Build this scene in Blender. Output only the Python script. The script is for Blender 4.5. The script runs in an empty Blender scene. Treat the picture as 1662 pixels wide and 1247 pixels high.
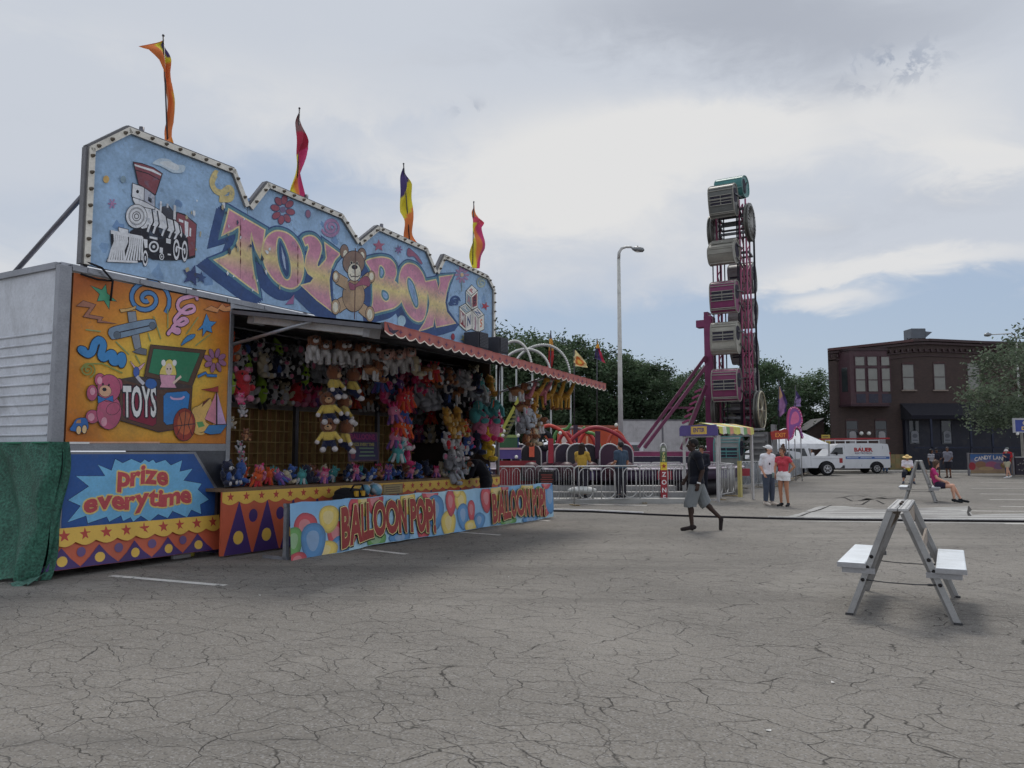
# A carnival midway on a cracked asphalt lot under a broken overcast sky.
import bpy, bmesh, math, random
from math import sin, cos, pi, radians as R
from mathutils import Vector as V, Matrix, geometry
rnd = random.Random(11)
S = bpy.context.scene
COL = S.collection
# ------------------------------------------------------------------ site survey: photo pixel -> metres on the ground or on a wall
F, CX, CY, EYE = 1260.0, 831.0, 623.5, 1.55
TH = math.atan(109.5 / F); CT, ST = cos(TH), sin(TH)
def ray(px, py):
    a = (px - CX) / F; b = (CY - py) / F
    return (a, CT - b * ST, ST + b * CT)
def gp(px, py, z=0.0):
    d = ray(px, py); t = (z - EYE) / d[2]
    return V((d[0] * t, d[1] * t, z))
def at(px, py, Y):
    d = ray(px, py); t = Y / d[1]
    return V((d[0] * t, Y, EYE + d[2] * t))
PHI = R(29.3)                       # the parking grid runs 29 degrees right of the view
UX, UY = sin(PHI), cos(PHI); NX, NY = cos(PHI), -sin(PHI)
ROTB = math.atan2(UY, UX)           # local x = along the stall front, local -y = out of its front
C0 = (-5.7, 9.7)
def bp(px, py, yo=0.0):             # pixel on the stall plane local y = yo -> (s, z)
    d = ray(px, py); dn = d[0] * NX + d[1] * NY
    t = (C0[0] * NX + C0[1] * NY - yo) / dn
    return ((d[0] * t - C0[0]) * UX + (d[1] * t - C0[1]) * UY, EYE + d[2] * t)
def bw(s, y, z=0.0):                # stall local -> world
    return V((C0[0] + s * UX - y * NX, C0[1] + s * UY - y * NY, z))

def lin(v):
    v /= 255.0
    return v / 12.92 if v <= 0.04045 else ((v + 0.055) / 1.055) ** 2.4
def c(r, g, b, k=1.35):
    return (min(.88, lin(r) * k), min(.88, lin(g) * k), min(.88, lin(b) * k), 1.0)
def mixc(a, b, t):
    t = max(0., min(1., t))
    return tuple(a[i] * (1 - t) + b[i] * t for i in range(4))
def var(col, amt=.12):
    k = 1 + rnd.uniform(-amt, amt)
    return (min(.88, col[0] * k), min(.88, col[1] * k), min(.88, col[2] * k), 1)

# ------------------------------------------------------------------ materials
def newmat(name):
    m = bpy.data.materials.new(name); m.use_nodes = True
    nt = m.node_tree; nt.nodes.clear()
    out = nt.nodes.new('ShaderNodeOutputMaterial'); p = nt.nodes.new('ShaderNodeBsdfPrincipled')
    nt.links.new(p.outputs[0], out.inputs[0])
    return m, nt, p
def nd(nt, typ, **kw):
    n = nt.nodes.new(typ)
    for k, v in kw.items(): setattr(n, k, v)
    return n
def val(nt, sock, v):
    if hasattr(v, 'links'): nt.links.new(v, sock)
    else: sock.default_value = v
def mth(nt, op, a, b=None, cc=None, clamp=False):
    n = nd(nt, 'ShaderNodeMath', operation=op, use_clamp=clamp)
    val(nt, n.inputs[0], a)
    if b is not None: val(nt, n.inputs[1], b)
    if cc is not None: val(nt, n.inputs[2], cc)
    return n.outputs[0]
def mixn(nt, fac, a, b, blend='MIX'):
    n = nd(nt, 'ShaderNodeMix', data_type='RGBA', blend_type=blend)
    val(nt, n.inputs[0], fac); val(nt, n.inputs[6], a); val(nt, n.inputs[7], b)
    return n.outputs[2]
def sstep(nt, x, lo, hi):
    n = nd(nt, 'ShaderNodeMapRange', interpolation_type='SMOOTHSTEP')
    val(nt, n.inputs[0], x); n.inputs[1].default_value = lo; n.inputs[2].default_value = hi
    return n.outputs[0]
def noise(nt, vec, scale, detail=4, rough=.55, dist=0):
    n = nd(nt, 'ShaderNodeTexNoise'); nt.links.new(vec, n.inputs['Vector'])
    n.inputs['Scale'].default_value = scale; n.inputs['Detail'].default_value = detail
    n.inputs['Roughness'].default_value = rough; n.inputs['Distortion'].default_value = dist
    return n
def bump(nt, p, h, strength, dist=.02):
    b = nd(nt, 'ShaderNodeBump'); nt.links.new(h, b.inputs['Height'])
    b.inputs['Strength'].default_value = strength; b.inputs['Distance'].default_value = dist
    nt.links.new(b.outputs[0], p.inputs['Normal'])
def colmat(name, rough=.6, metal=0.0, n1=.18, s1=3.0, n2=.12, s2=40.0, bmp=0.0, spec=.5, chips=0.0, stain=0.0, tint=(.55, .53, .5, 1), sheen=0.0):
    """Material for meshes that carry a Col attribute; noise gives it wear, chips and stains."""
    m, nt, p = newmat(name)
    a = nd(nt, 'ShaderNodeAttribute', attribute_name='Col')
    tc = nd(nt, 'ShaderNodeTexCoord').outputs['Object']
    na = noise(nt, tc, s1, 5, .6); nb = noise(nt, tc, s2, 3, .6)
    f1 = nd(nt, 'ShaderNodeMapRange'); nt.links.new(na.outputs[0], f1.inputs[0])
    f1.inputs[1].default_value = .25; f1.inputs[2].default_value = .75; f1.inputs[3].default_value = 1 - n1; f1.inputs[4].default_value = 1 + n1
    f2 = nd(nt, 'ShaderNodeMapRange'); nt.links.new(nb.outputs[0], f2.inputs[0])
    f2.inputs[1].default_value = .25; f2.inputs[2].default_value = .75; f2.inputs[3].default_value = 1 - n2; f2.inputs[4].default_value = 1 + n2
    f = mth(nt, 'MULTIPLY', f1.outputs[0], f2.outputs[0])
    v = nd(nt, 'ShaderNodeVectorMath', operation='SCALE'); nt.links.new(a.outputs['Color'], v.inputs[0]); nt.links.new(f, v.inputs['Scale'])
    colr = v.outputs[0]
    if stain:
        ns = noise(nt, tc, s1 * .7, 6, .65, .6)
        colr = mixn(nt, mth(nt, 'MULTIPLY', sstep(nt, ns.outputs[0], .5, .7), stain), colr, (.09, .08, .07, 1))
    if chips:
        nc = noise(nt, tc, 9, 6, .7, .3); nm = noise(nt, tc, 1.1, 3, .5)
        k = mth(nt, 'MULTIPLY', sstep(nt, nc.outputs[0], .55, .62), mth(nt, 'MULTIPLY', sstep(nt, nm.outputs[0], .42, .62), chips))
        colr = mixn(nt, k, colr, tint)
    nt.links.new(colr, p.inputs['Base Color'])
    p.inputs['Roughness'].default_value = rough; p.inputs['Metallic'].default_value = metal
    p.inputs['Specular IOR Level'].default_value = spec
    if sheen: p.inputs['Sheen Weight'].default_value = sheen
    if bmp: bump(nt, p, nb.outputs[0], bmp)
    return m
MT = {}
MT['paint'] = colmat('painted_sheet', .5, 0, .16, 2.0, .10, 30, spec=.4, stain=.25, chips=.16, tint=(.2, .19, .18, 1))
MT['sign'] = colmat('weathered_sign_paint', .55, 0, .2, 2.5, .14, 24, spec=.3, stain=.25, chips=.42, tint=(.15, .21, .30, 1))
MT['vinyl'] = colmat('vinyl_banner', .45, 0, .10, 2.5, .05, 60, spec=.4, stain=.15)
MT['cloth'] = colmat('cloth', .9, 0, .14, 4, .12, 90, .25, spec=.15, sheen=.1)
MT['plush'] = colmat('plush_fur', .95, 0, .18, 7, .28, 110, .6, spec=.1, sheen=.3)
MT['skin'] = colmat('skin', .55, 0, .08, 8, .05, 60, spec=.35)
MT['hair'] = colmat('hair', .6, 0, .2, 20, .3, 160, .5, spec=.3)
MT['metal'] = colmat('galvanised_steel', .42, .75, .16, 4, .14, 50, spec=.5, stain=.15)
MT['alu'] = colmat('dull_aluminium', .5, .35, .14, 3, .10, 70, .1, spec=.5, stain=.25)
MT['car'] = colmat('car_paint', .3, 0, .05, 2, .03, 30, spec=.5, stain=.08)
MT['rubber'] = colmat('rubber', .85, 0, .15, 6, .1, 60, spec=.2)
MT['wood'] = colmat('bare_wood', .7, 0, .22, 5, .15, 60, .2, spec=.3, stain=.2)
MT['dark'] = colmat('dark_interior', .8, 0, .2, 3, .1, 40, spec=.2)
MT['tarp'] = colmat('mesh_tarp', .5, 0, .35, 3.5, .75, 34, .8, spec=.35)
MT['bark'] = colmat('bark', .9, 0, .25, 4, .25, 30, .6, spec=.1)
MT['marking'] = colmat('road_paint', .8, 0, .2, 3, .18, 35, .2, spec=.2, chips=1.0, tint=(.13, .125, .12, 1))
def glassmat(name, col, rough=.08):
    m, nt, p = newmat(name)
    tc = nd(nt, 'ShaderNodeTexCoord').outputs['Object']
    n = noise(nt, tc, 1.5, 3)
    nt.links.new(mixn(nt, n.outputs[0], tuple(x * .8 for x in col[:3]) + (1,), tuple(x * 1.2 for x in col[:3]) + (1,)), p.inputs['Base Color'])
    p.inputs['Roughness'].default_value = rough; p.inputs['Specular IOR Level'].default_value = .7
    return m
MT['glass'] = glassmat('window_glass', (.03, .035, .04))
MT['glass_pale'] = glassmat('window_with_blind', (.21, .21, .19), .15)

# ------------------------------------------------------------------ mesh builder
WHITE = (.7, .7, .7, 1)
class MB:
    def __init__(s, col=WHITE): s.v = []; s.f = []; s.c = []; s.sm = []; s.col = col; s.M = None; s.smooth = False
    def add(s, vs, fs, col=None, smooth=None, vcol=None):
        o = len(s.v)
        if s.M is not None: vs = [s.M @ V(p) for p in vs]
        s.v += [tuple(p) for p in vs]
        cc = col or s.col; sm = s.smooth if smooth is None else smooth
        for f in fs:
            s.f.append(tuple(o + i for i in f)); s.c.append([vcol[i] for i in f] if vcol else cc); s.sm.append(sm)
    def box(s, x0, x1, y0, y1, z0, z1, col=None, b=0.0):
        if b:
            bm = bmesh.new(); bmesh.ops.create_cube(bm, size=1)
            for w in bm.verts: w.co = V((x0 + (w.co.x + .5) * (x1 - x0), y0 + (w.co.y + .5) * (y1 - y0), z0 + (w.co.z + .5) * (z1 - z0)))
            bmesh.ops.bevel(bm, geom=bm.edges[:], offset=b, segments=2, affect='EDGES', profile=.5)
            s.frombm(bm, col); return
        s.add([(x0, y0, z0), (x1, y0, z0), (x1, y1, z0), (x0, y1, z0), (x0, y0, z1), (x1, y0, z1), (x1, y1, z1), (x0, y1, z1)],
              [(3, 2, 1, 0), (4, 5, 6, 7), (0, 1, 5, 4), (1, 2, 6, 5), (2, 3, 7, 6), (3, 0, 4, 7)], col, False)
    def frombm(s, bm, col=None, smooth=False):
        bm.verts.index_update()
        s.add([w.co.copy() for w in bm.verts], [[w.index for w in f.verts] for f in bm.faces], col, smooth); bm.free()
    def bar(s, p, q, w, h, up=(0, 0, 1), col=None):
        p, q = V(p), V(q); d = (q - p).normalized(); up = V(up)
        if abs(d.dot(up)) > .98: up = V((0, 1, 0)) if abs(d.y) < .9 else V((1, 0, 0))
        x = d.cross(up).normalized() * w / 2; y = x.cross(d).normalized() * h / 2
        vs = [a + sx * x + sy * y for a in (p, q) for sx, sy in ((-1, -1), (1, -1), (1, 1), (-1, 1))]
        s.add(vs, [(0, 1, 2, 3), (7, 6, 5, 4), (0, 4, 5, 1), (1, 5, 6, 2), (2, 6, 7, 3), (3, 7, 4, 0)], col, False)
    def tube(s, pts, r, n=8, col=None, closed=False):
        pts = [V(p) for p in pts]; k = len(pts)
        rr = r if isinstance(r, (list, tuple)) else [r] * k
        vs = []; prev = None
        for i, p in enumerate(pts):
            a = pts[i - 1] if (i or closed) else p; b = pts[(i + 1) % k] if (i < k - 1 or closed) else p
            d = (b - a)
            d = d.normalized() if d.length > 1e-9 else V((0, 0, 1))
            if prev is None:
                t = V((0, 0, 1)) if abs(d.z) < .9 else V((1, 0, 0)); x = d.cross(t).normalized()
            else:
                x = prev - d * prev.dot(d)
                x = x.normalized() if x.length > 1e-6 else d.orthogonal().normalized()
            prev = x; y = d.cross(x)
            for j in range(n):
                t = 2 * pi * j / n; vs.append(p + (x * cos(t) + y * sin(t)) * rr[i])
        fs = []
        for i in range(k if closed else k - 1):
            for j in range(n):
                a, b = i * n + j, i * n + (j + 1) % n; a2, b2 = ((i + 1) % k) * n + j, ((i + 1) % k) * n + (j + 1) % n
                fs.append((a, b, b2, a2))
        if not closed: fs += [tuple(range(n))[::-1], tuple((k - 1) * n + j for j in range(n))]
        s.add(vs, fs, col, True)
    def cap(s, p, q, r1, r2, n=10, col=None):         # capsule with a taper
        p, q = V(p), V(q); d = q - p
        if d.length < 1e-6: d = V((0, 0, 1e-4)); q = p + d
        d = d.normalized(); pts = []; rs = []
        for a in (80, 55, 28): pts.append(p - d * r1 * sin(R(a))); rs.append(r1 * cos(R(a)))
        pts += [p, q]; rs += [r1, r2]
        for a in (28, 55, 80): pts.append(q + d * r2 * sin(R(a))); rs.append(r2 * cos(R(a)))
        s.tube(pts, rs, n, col)
    def ell(s, o, r, n=10, m=7, rot=None, col=None):
        o = V(o); r = r if isinstance(r, (tuple, list)) else (r, r, r)
        vs = []
        for i in range(1, m):
            t = pi * i / m
            for j in range(n):
                a = 2 * pi * j / n; vs.append(V((r[0] * sin(t) * cos(a), r[1] * sin(t) * sin(a), r[2] * cos(t))))
        vs += [V((0, 0, r[2])), V((0, 0, -r[2]))]
        if rot is not None: vs = [rot @ p for p in vs]
        T, B = len(vs) - 2, len(vs) - 1; fs = []
        for i in range(m - 2):
            for j in range(n): fs.append((i * n + j, (i + 1) * n + j, (i + 1) * n + (j + 1) % n, i * n + (j + 1) % n))
        for j in range(n): fs.append((T, j, (j + 1) % n)); fs.append((B, (m - 2) * n + (j + 1) % n, (m - 2) * n + j))
        s.add([p + o for p in vs], fs, col, True)
    def lathe(s, prof, n=16, o=(0, 0, 0), rot=None, col=None, smooth=True):
        o = V(o); vs = []
        for r, z in prof:
            for j in range(n):
                a = 2 * pi * j / n; p = V((r * cos(a), r * sin(a), z)); vs.append((rot @ p if rot is not None else p) + o)
        k = len(prof); fs = [(i * n + j, i * n + (j + 1) % n, (i + 1) * n + (j + 1) % n, (i + 1) * n + j) for i in range(k - 1) for j in range(n)]
        fs += [tuple(range(n))[::-1], tuple((k - 1) * n + j for j in range(n))]
        s.add(vs, fs, col, smooth)
    def cyl(s, p, q, r, n=12, col=None): s.tube([p, q], r, n, col)
    def prism(s, loop, f, d, col=None, sidecol=None):
        """loop of 2-D points, f(u, v, h) -> 3-D, extruded from h=0 to h=d"""
        n = len(loop); tr = tess(loop)
        vs = [f(u, w, 0) for u, w in loop] + [f(u, w, d) for u, w in loop]
        s.add(vs, [t[::-1] for t in tr] + [tuple(n + i for i in t) for t in tr], col, False)
        s.add(vs, [(i, (i + 1) % n, n + (i + 1) % n, n + i) for i in range(n)], sidecol or col, False)
    def grid(s, f, nu, nv, colf=None, col=None, smooth=True):
        vs = []; vc = []
        for i in range(nu + 1):
            for j in range(nv + 1):
                u, w = i / nu, j / nv; vs.append(f(u, w)); vc.append(colf(u, w) if colf else None)
        fs = [(i * (nv + 1) + j, (i + 1) * (nv + 1) + j, (i + 1) * (nv + 1) + j + 1, i * (nv + 1) + j + 1) for i in range(nu) for j in range(nv)]
        s.add(vs, fs, col, smooth, vc if colf else None)
    def mesh(s, name):
        me = bpy.data.meshes.new(name); me.from_pydata(s.v, [], s.f)
        a = me.color_attributes.new('Col', 'FLOAT_COLOR', 'CORNER'); buf = []
        for f, cc in zip(s.f, s.c):
            if isinstance(cc, list):
                for q in cc: buf += q
            else: buf += list(cc) * len(f)
        a.data.foreach_set('color', buf)
        me.polygons.foreach_set('use_smooth', s.sm); me.update()
        return me
    def build(s, name, mat, parent=None):
        me = s.mesh(name); me.materials.append(MT[mat] if isinstance(mat, str) else mat)
        o = bpy.data.objects.new(name, me); COL.objects.link(o)
        if parent is not None: o.parent = parent
        return o
    def remesh(s, voxel, smooth=2):
        me = bpy.data.meshes.new('tmp'); me.from_pydata(s.v, [], s.f); o = bpy.data.objects.new('tmp', me); COL.objects.link(o)
        md = o.modifiers.new('r', 'REMESH'); md.mode = 'VOXEL'; md.voxel_size = voxel
        if smooth: sm = o.modifiers.new('s', 'SMOOTH'); sm.factor = .5; sm.iterations = smooth
        ev = o.evaluated_get(bpy.context.evaluated_depsgraph_get()); m2 = ev.to_mesh()
        vs = [w.co.copy() for w in m2.vertices]; fs = [tuple(p.vertices) for p in m2.polygons]
        ev.to_mesh_clear(); bpy.data.objects.remove(o); bpy.data.meshes.remove(me)
        r = MB(s.col); r.add(vs, fs, None, True); return r
    def recolour(s, fn):
        s.c = [[fn(V(s.v[i])) for i in f] for f in s.f]

def tess(loop, holes=()):
    polys = [[V((u, w, 0)) for u, w in l] for l in (loop, *holes)]
    return [tuple(t) for t in geometry.tessellate_polygon(polys)]
def tag(o, label=None, cat=None, group=None, kind=None):
    if label: o['label'] = label
    if cat: o['category'] = cat
    if group: o['group'] = group
    if kind: o['kind'] = kind
    return o
def thing(name, label, cat, loc=(0, 0, 0), rz=0.0, group=None, scale=1):
    o = bpy.data.objects.new(name, None); COL.objects.link(o); o.empty_display_size = .2
    o.location = loc; o.rotation_euler = (0, 0, rz); o.scale = (scale,) * 3
    return tag(o, label, cat, group)
def dup(root, loc, rz=0.0, label=None, group=None, scale=None, rot=None):
    r = root.copy(); COL.objects.link(r); r.location = loc; r.rotation_euler = rot or (0, 0, rz)
    if scale: r.scale = scale if isinstance(scale, tuple) else (scale,) * 3
    if label: r['label'] = label
    if group: r['group'] = group
    for ch in list(root.children):
        k = ch.copy(); COL.objects.link(k); k.parent = r
        for g in list(ch.children):
            d = g.copy(); COL.objects.link(d); d.parent = k
    return r
def struct(o): o['kind'] = 'structure'; return o

# ------------------------------------------------------------------ flat artwork on a panel
def catmull(pts, n=5, t=.5):
    k = len(pts); out = []
    for i in range(k):
        p0, p1, p2, p3 = pts[i - 1], pts[i], pts[(i + 1) % k], pts[(i + 2) % k]
        for j in range(n):
            u = j / n; u2 = u * u; u3 = u2 * u; q = []
            for a in (0, 1):
                m1 = t * (p2[a] - p0[a]); m2 = t * (p3[a] - p1[a])
                q.append((2 * u3 - 3 * u2 + 1) * p1[a] + (u3 - 2 * u2 + u) * m1 + (-2 * u3 + 3 * u2) * p2[a] + (u3 - u2) * m2)
            out.append(tuple(q))
    return out
def area(l): return sum(l[i - 1][0] * l[i][1] - l[i][0] * l[i - 1][1] for i in range(len(l))) / 2
def offset(l, d):
    if area(l) < 0: l = l[::-1]
    out = []; k = len(l)
    for i in range(k):
        a, b, e = V(l[i - 1]), V(l[i]), V(l[(i + 1) % k])
        d1 = (b - a); d2 = (e - b)
        if d1.length < 1e-7 or d2.length < 1e-7: continue
        n1 = V((d1.y, -d1.x)).normalized(); n2 = V((d2.y, -d2.x)).normalized()
        m = n1 + n2
        if m.length < .3: m = n1
        m = m.normalized(); k2 = min(1.8, 1 / max(.3, m.dot(n1)))
        out.append(tuple(b + m * d * k2))
    return out
def ellipse(x, y, rx, ry, a=0, n=20):
    ca, sa = cos(a), sin(a)
    return [(x + rx * cos(2 * pi * i / n) * ca - ry * sin(2 * pi * i / n) * sa, y + rx * cos(2 * pi * i / n) * sa + ry * sin(2 * pi * i / n) * ca) for i in range(n)]
def star(x, y, r, k=5, inner=.42, a=pi / 2):
    return [(x + (r if i % 2 == 0 else r * inner) * cos(a + pi * i / k), y + (r if i % 2 == 0 else r * inner) * sin(a + pi * i / k)) for i in range(2 * k)]
def fatline(pts, w):
    L = []; Rr = []; k = len(pts)
    for i, p in enumerate(pts):
        a = V(pts[max(0, i - 1)]); b = V(pts[min(k - 1, i + 1)]); d = (b - a)
        if d.length < 1e-9: continue
        d = d.normalized(); n = V((-d.y, d.x)); ww = (w[i] if isinstance(w, (list, tuple)) else w) / 2
        L.append(tuple(V(p) + n * ww)); Rr.append(tuple(V(p) - n * ww))
    return L + Rr[::-1]
class Art:
    """Painted shapes laid on a panel: P(u, v, h) places them h metres proud of the sheet, each coat a hair above the last."""
    def __init__(s, mb, P, step=.00004, cuts=None): s.mb = mb; s.P = P; s.h = .001; s.step = step; s.cuts = cuts
    def put(s, pts, faces, col):
        if not s.cuts: s.mb.add([s.P(p[0], p[1], s.h) for p in pts], faces, col, False); return
        x0, dx, n = s.cuts; bm = bmesh.new(); vv = [bm.verts.new((p[0], p[1], 0)) for p in pts]      # follow the folds of the sheet
        for t in faces:
            try: bm.faces.new([vv[i] for i in t])
            except ValueError: pass
        lo, hi = min(p[0] for p in pts), max(p[0] for p in pts)
        for i in range(n + 1):
            x = x0 + i * dx
            if lo < x < hi: bmesh.ops.bisect_plane(bm, geom=bm.verts[:] + bm.edges[:] + bm.faces[:], plane_co=(x, 0, 0), plane_no=(1, 0, 0))
        bm.verts.index_update()
        s.mb.add([s.P(w.co.x, w.co.y, s.h) for w in bm.verts], [[w.index for w in f.verts] for f in bm.faces], col, False); bm.free()
    def fill(s, loop, col, holes=(), grad=None):
        s.h += s.step; tr = tess(loop, holes); pts = list(loop) + [p for h in holes for p in h]
        if grad:
            zs = [p[1] for p in pts]; lo, hi = min(zs), max(zs)
            bm = bmesh.new(); vv = [bm.verts.new((p[0], p[1], 0)) for p in pts]
            for t in tr:
                try: bm.faces.new([vv[i] for i in t])
                except ValueError: pass
            for i in range(1, 14):
                bmesh.ops.bisect_plane(bm, geom=bm.verts[:] + bm.edges[:] + bm.faces[:], plane_co=(0, lo + (hi - lo) * i / 14, 0), plane_no=(0, 1, 0))
            bm.verts.index_update()
            s.mb.add([s.P(w.co.x, w.co.y, s.h) for w in bm.verts], [[w.index for w in f.verts] for f in bm.faces], None, False,
                     [grad((w.co.y - lo) / (hi - lo), w.co.x) for w in bm.verts]); bm.free(); return
        s.put(pts, tr, col)
    def line(s, pts, w, col): s.fill(fatline(pts, w), col)
    def stroke(s, pts, w, col, line, rim=.012):
        for cc, ww in ((line, w + 2 * rim), (col, w)):
            for p, q in zip(pts[:-1], pts[1:]): s.fill(fatline([p, q], ww), cc); s.fill(ellipse(q[0], q[1], ww / 2, ww / 2, 0, 10), cc)
            s.fill(ellipse(pts[0][0], pts[0][1], ww / 2, ww / 2, 0, 10), cc)
    def out(s, loop, col, line, w):
        s.fill(offset(loop, w), line); s.fill(loop, col)
    def text(s, body, x, y, size, col, bold=0.0, warp=None, shear=0.0, align='CENTER', sx=1.0):
        s.h += s.step; vs, fs = textmesh(body, size, bold, shear, align)
        vs = [(a * sx, b) for a, b in vs]
        q = [warp(a, b) if warp else (x + a, y + b) for a, b in vs]
        s.put(q, fs, col)
    def chars(s, body, size, col, bold, warp, dx=0, dy=0):
        x = 0; vs_all = textmesh(body, size)[0]; c0 = min(q[0] for q in vs_all)
        x = c0; ws = []
        for ch in body:
            if ch == ' ': ws.append((None, .26 * size)); continue
            vs, fs = textmesh(ch, size); lo, hi = min(q[0] for q in vs), max(q[0] for q in vs); ws.append((lo, hi - lo))
        tot = sum(w for _, w in ws) + .075 * size * (len(body) - 1); k_ = (max(q[0] for q in vs_all) - c0) / tot
        for ch, (lo, w) in zip(body, ws):
            if lo is not None:
                vs, fs = textmesh(ch, size, bold); s.h += s.step
                ps = []
                for a, b in vs:
                    q = warp(x + (a - lo) * k_, b); ps.append((q[0] + dx, q[1] + dy))
                s.put(ps, fs, col)
            x += (w + .075 * size) * k_
    def outlined(s, body, size, col, line, w, warp, bold=.01, mid=None):
        for cc, ww in ((line, w),) + ((mid,) if mid else ()):
            for i in range(8): s.chars(body, size, cc, bold, warp, ww * cos(pi * i / 4), ww * sin(pi * i / 4))
        s.chars(body, size, col, bold, warp)
_TC = {}
def textmesh(body, size, bold=0.0, shear=0.0, align='CENTER'):
    key = (body, size, bold, shear, align)
    if key in _TC: return _TC[key]
    cu = bpy.data.curves.new('t', 'FONT'); cu.body = body; cu.size = size; cu.offset = bold; cu.shear = shear
    cu.align_x = align; cu.align_y = 'CENTER'; cu.resolution_u = 3; cu.fill_mode = 'FRONT'
    o = bpy.data.objects.new('t', cu); COL.objects.link(o)
    ev = o.evaluated_get(bpy.context.evaluated_depsgraph_get()); m = ev.to_mesh()
    r = ([(w.co.x, w.co.y) for w in m.vertices], [tuple(p.vertices) for p in m.polygons])
    ev.to_mesh_clear(); bpy.data.objects.remove(o); bpy.data.curves.remove(cu)
    _TC[key] = r; return r
def spiral(x, y, r, turns, a0=0, n=40, inward=.08):
    return [(x + r * (inward + (1 - inward) * i / n) * cos(a0 + 2 * pi * turns * i / n), y + r * (inward + (1 - inward) * i / n) * sin(a0 + 2 * pi * turns * i / n)) for i in range(n + 1)]
# ------------------------------------------------------------------ camera, light, sky
cam = bpy.data.cameras.new('Camera'); co = bpy.data.objects.new('Camera', cam); COL.objects.link(co)
cam.sensor_width = 36; cam.lens = 36 * F / 1662; cam.clip_end = 3000; cam.clip_start = .05
co.location = (0, 0, EYE); co.rotation_euler = (pi / 2 + TH, 0, 0); S.camera = co
S.view_settings.view_transform = 'Standard'; S.view_settings.look = 'None'; S.view_settings.exposure = 0; S.view_settings.gamma = 1
S.cycles.adaptive_threshold = .03; S.cycles.max_bounces = 5; S.cycles.diffuse_bounces = 3; S.cycles.glossy_bounces = 2; S.cycles.transmission_bounces = 2; S.cycles.transparent_max_bounces = 4; S.cycles.caustics_reflective = False; S.cycles.caustics_refractive = False
SUN_EL, SUN_AZ = R(52), R(8)         # azimuth measured right of the view
sl = bpy.data.lights.new('Sun', 'SUN'); sl.energy = 1.5; sl.angle = R(16); sl.color = (1, .95, .87)
so = bpy.data.objects.new('Sun', sl); COL.objects.link(so)
so.rotation_euler = V((-sin(SUN_AZ) * cos(SUN_EL), -cos(SUN_AZ) * cos(SUN_EL), -sin(SUN_EL))).to_track_quat('-Z', 'Y').to_euler()
wd = bpy.data.worlds.new('World'); S.world = wd; wd.use_nodes = True
nt = wd.node_tree; nt.nodes.clear()
wo = nd(nt, 'ShaderNodeOutputWorld'); bg = nd(nt, 'ShaderNodeBackground'); nt.links.new(bg.outputs[0], wo.inputs[0])
bg.inputs[1].default_value = .1
sky = nd(nt, 'ShaderNodeTexSky', sky_type='NISHITA', sun_disc=False, sun_elevation=SUN_EL, sun_rotation=SUN_AZ)
sky.air_density = 1.0; sky.dust_density = 1.5
dirv = nd(nt, 'ShaderNodeTexCoord').outputs['Generated']
sep = nd(nt, 'ShaderNodeSeparateXYZ'); nt.links.new(dirv, sep.inputs[0])
AZ = mth(nt, 'ARCTAN2', sep.outputs[0], sep.outputs[1]); EL = mth(nt, 'ARCSINE', sep.outputs[2])
# stretch the noise sideways so that the cloud lies in banks
mp = nd(nt, 'ShaderNodeMapping'); nt.links.new(dirv, mp.inputs[0]); mp.inputs[3].default_value = (1, 1, 2.2)
wn = noise(nt, mp.outputs[0], 2.3, 3, .6)
wv = nd(nt, 'ShaderNodeVectorMath', operation='MULTIPLY_ADD'); nt.links.new(wn.outputs['Color'], wv.inputs[0]); wv.inputs[1].default_value = (.35, .35, .35); nt.links.new(mp.outputs[0], wv.inputs[2])
n_big = noise(nt, wv.outputs[0], 1.7, 4, .58).outputs[0]
n_mid = noise(nt, wv.outputs[0], 4.2, 6, .62).outputs[0]
jit = mth(nt, 'MULTIPLY', mth(nt, 'SUBTRACT', n_mid, .5), .34)
def pxdir(px, py):
    d = V(ray(px, py)).normalized(); return math.atan2(d.x, d.y), math.asin(d.z)
def blob(px, py, wx, wy, wob=1.0):
    """soft bank centred where the photo shows it, its rim broken up by the noise"""
    a, e = pxdir(px, py)
    jx = mth(nt, 'MULTIPLY', jit, wob)
    da = mth(nt, 'DIVIDE', mth(nt, 'ADD', mth(nt, 'SUBTRACT', AZ, a), mth(nt, 'MULTIPLY', jx, .9)), wx / F)
    de = mth(nt, 'DIVIDE', mth(nt, 'ADD', mth(nt, 'SUBTRACT', EL, e), mth(nt, 'MULTIPLY', jx, .45)), wy / F)
    q = mth(nt, 'ADD', mth(nt, 'MULTIPLY', da, da), mth(nt, 'MULTIPLY', de, de))
    return mth(nt, 'EXPONENT', mth(nt, 'MULTIPLY', q, -1))
def addl(ls):
    r = ls[0]
    for x in ls[1:]: r = mth(nt, 'ADD', r, x)
    return r
blue = addl([blob(1010, 560, 380, 95), blob(1500, 520, 300, 70), mth(nt, 'MULTIPLY', blob(500, 290, 300, 70), .62), blob(860, 610, 500, 60), mth(nt, 'MULTIPLY', blob(40, 380, 170, 60), .4), mth(nt, 'MULTIPLY', blob(650, 190, 150, 30), .35)])
blue = mth(nt, 'ADD', blue, mth(nt, 'MULTIPLY', mth(nt, 'SUBTRACT', n_big, .5), .8))
blue_f = mth(nt, 'MULTIPLY', sstep(nt, blue, .12, .95), .92)
white = addl([blob(900, 300, 270, 110), blob(1130, 235, 230, 60), mth(nt, 'MULTIPLY', blob(1590, 265, 150, 38), .8), mth(nt, 'MULTIPLY', blob(1420, 440, 170, 28), 1.1), mth(nt, 'MULTIPLY', blob(1330, 495, 80, 16, .6), .9), mth(nt, 'MULTIPLY', blob(1500, 190, 160, 90), .55), mth(nt, 'MULTIPLY', blob(90, 400, 220, 60), .5), mth(nt, 'MULTIPLY', blob(330, 100, 420, 60), .3)])
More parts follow.
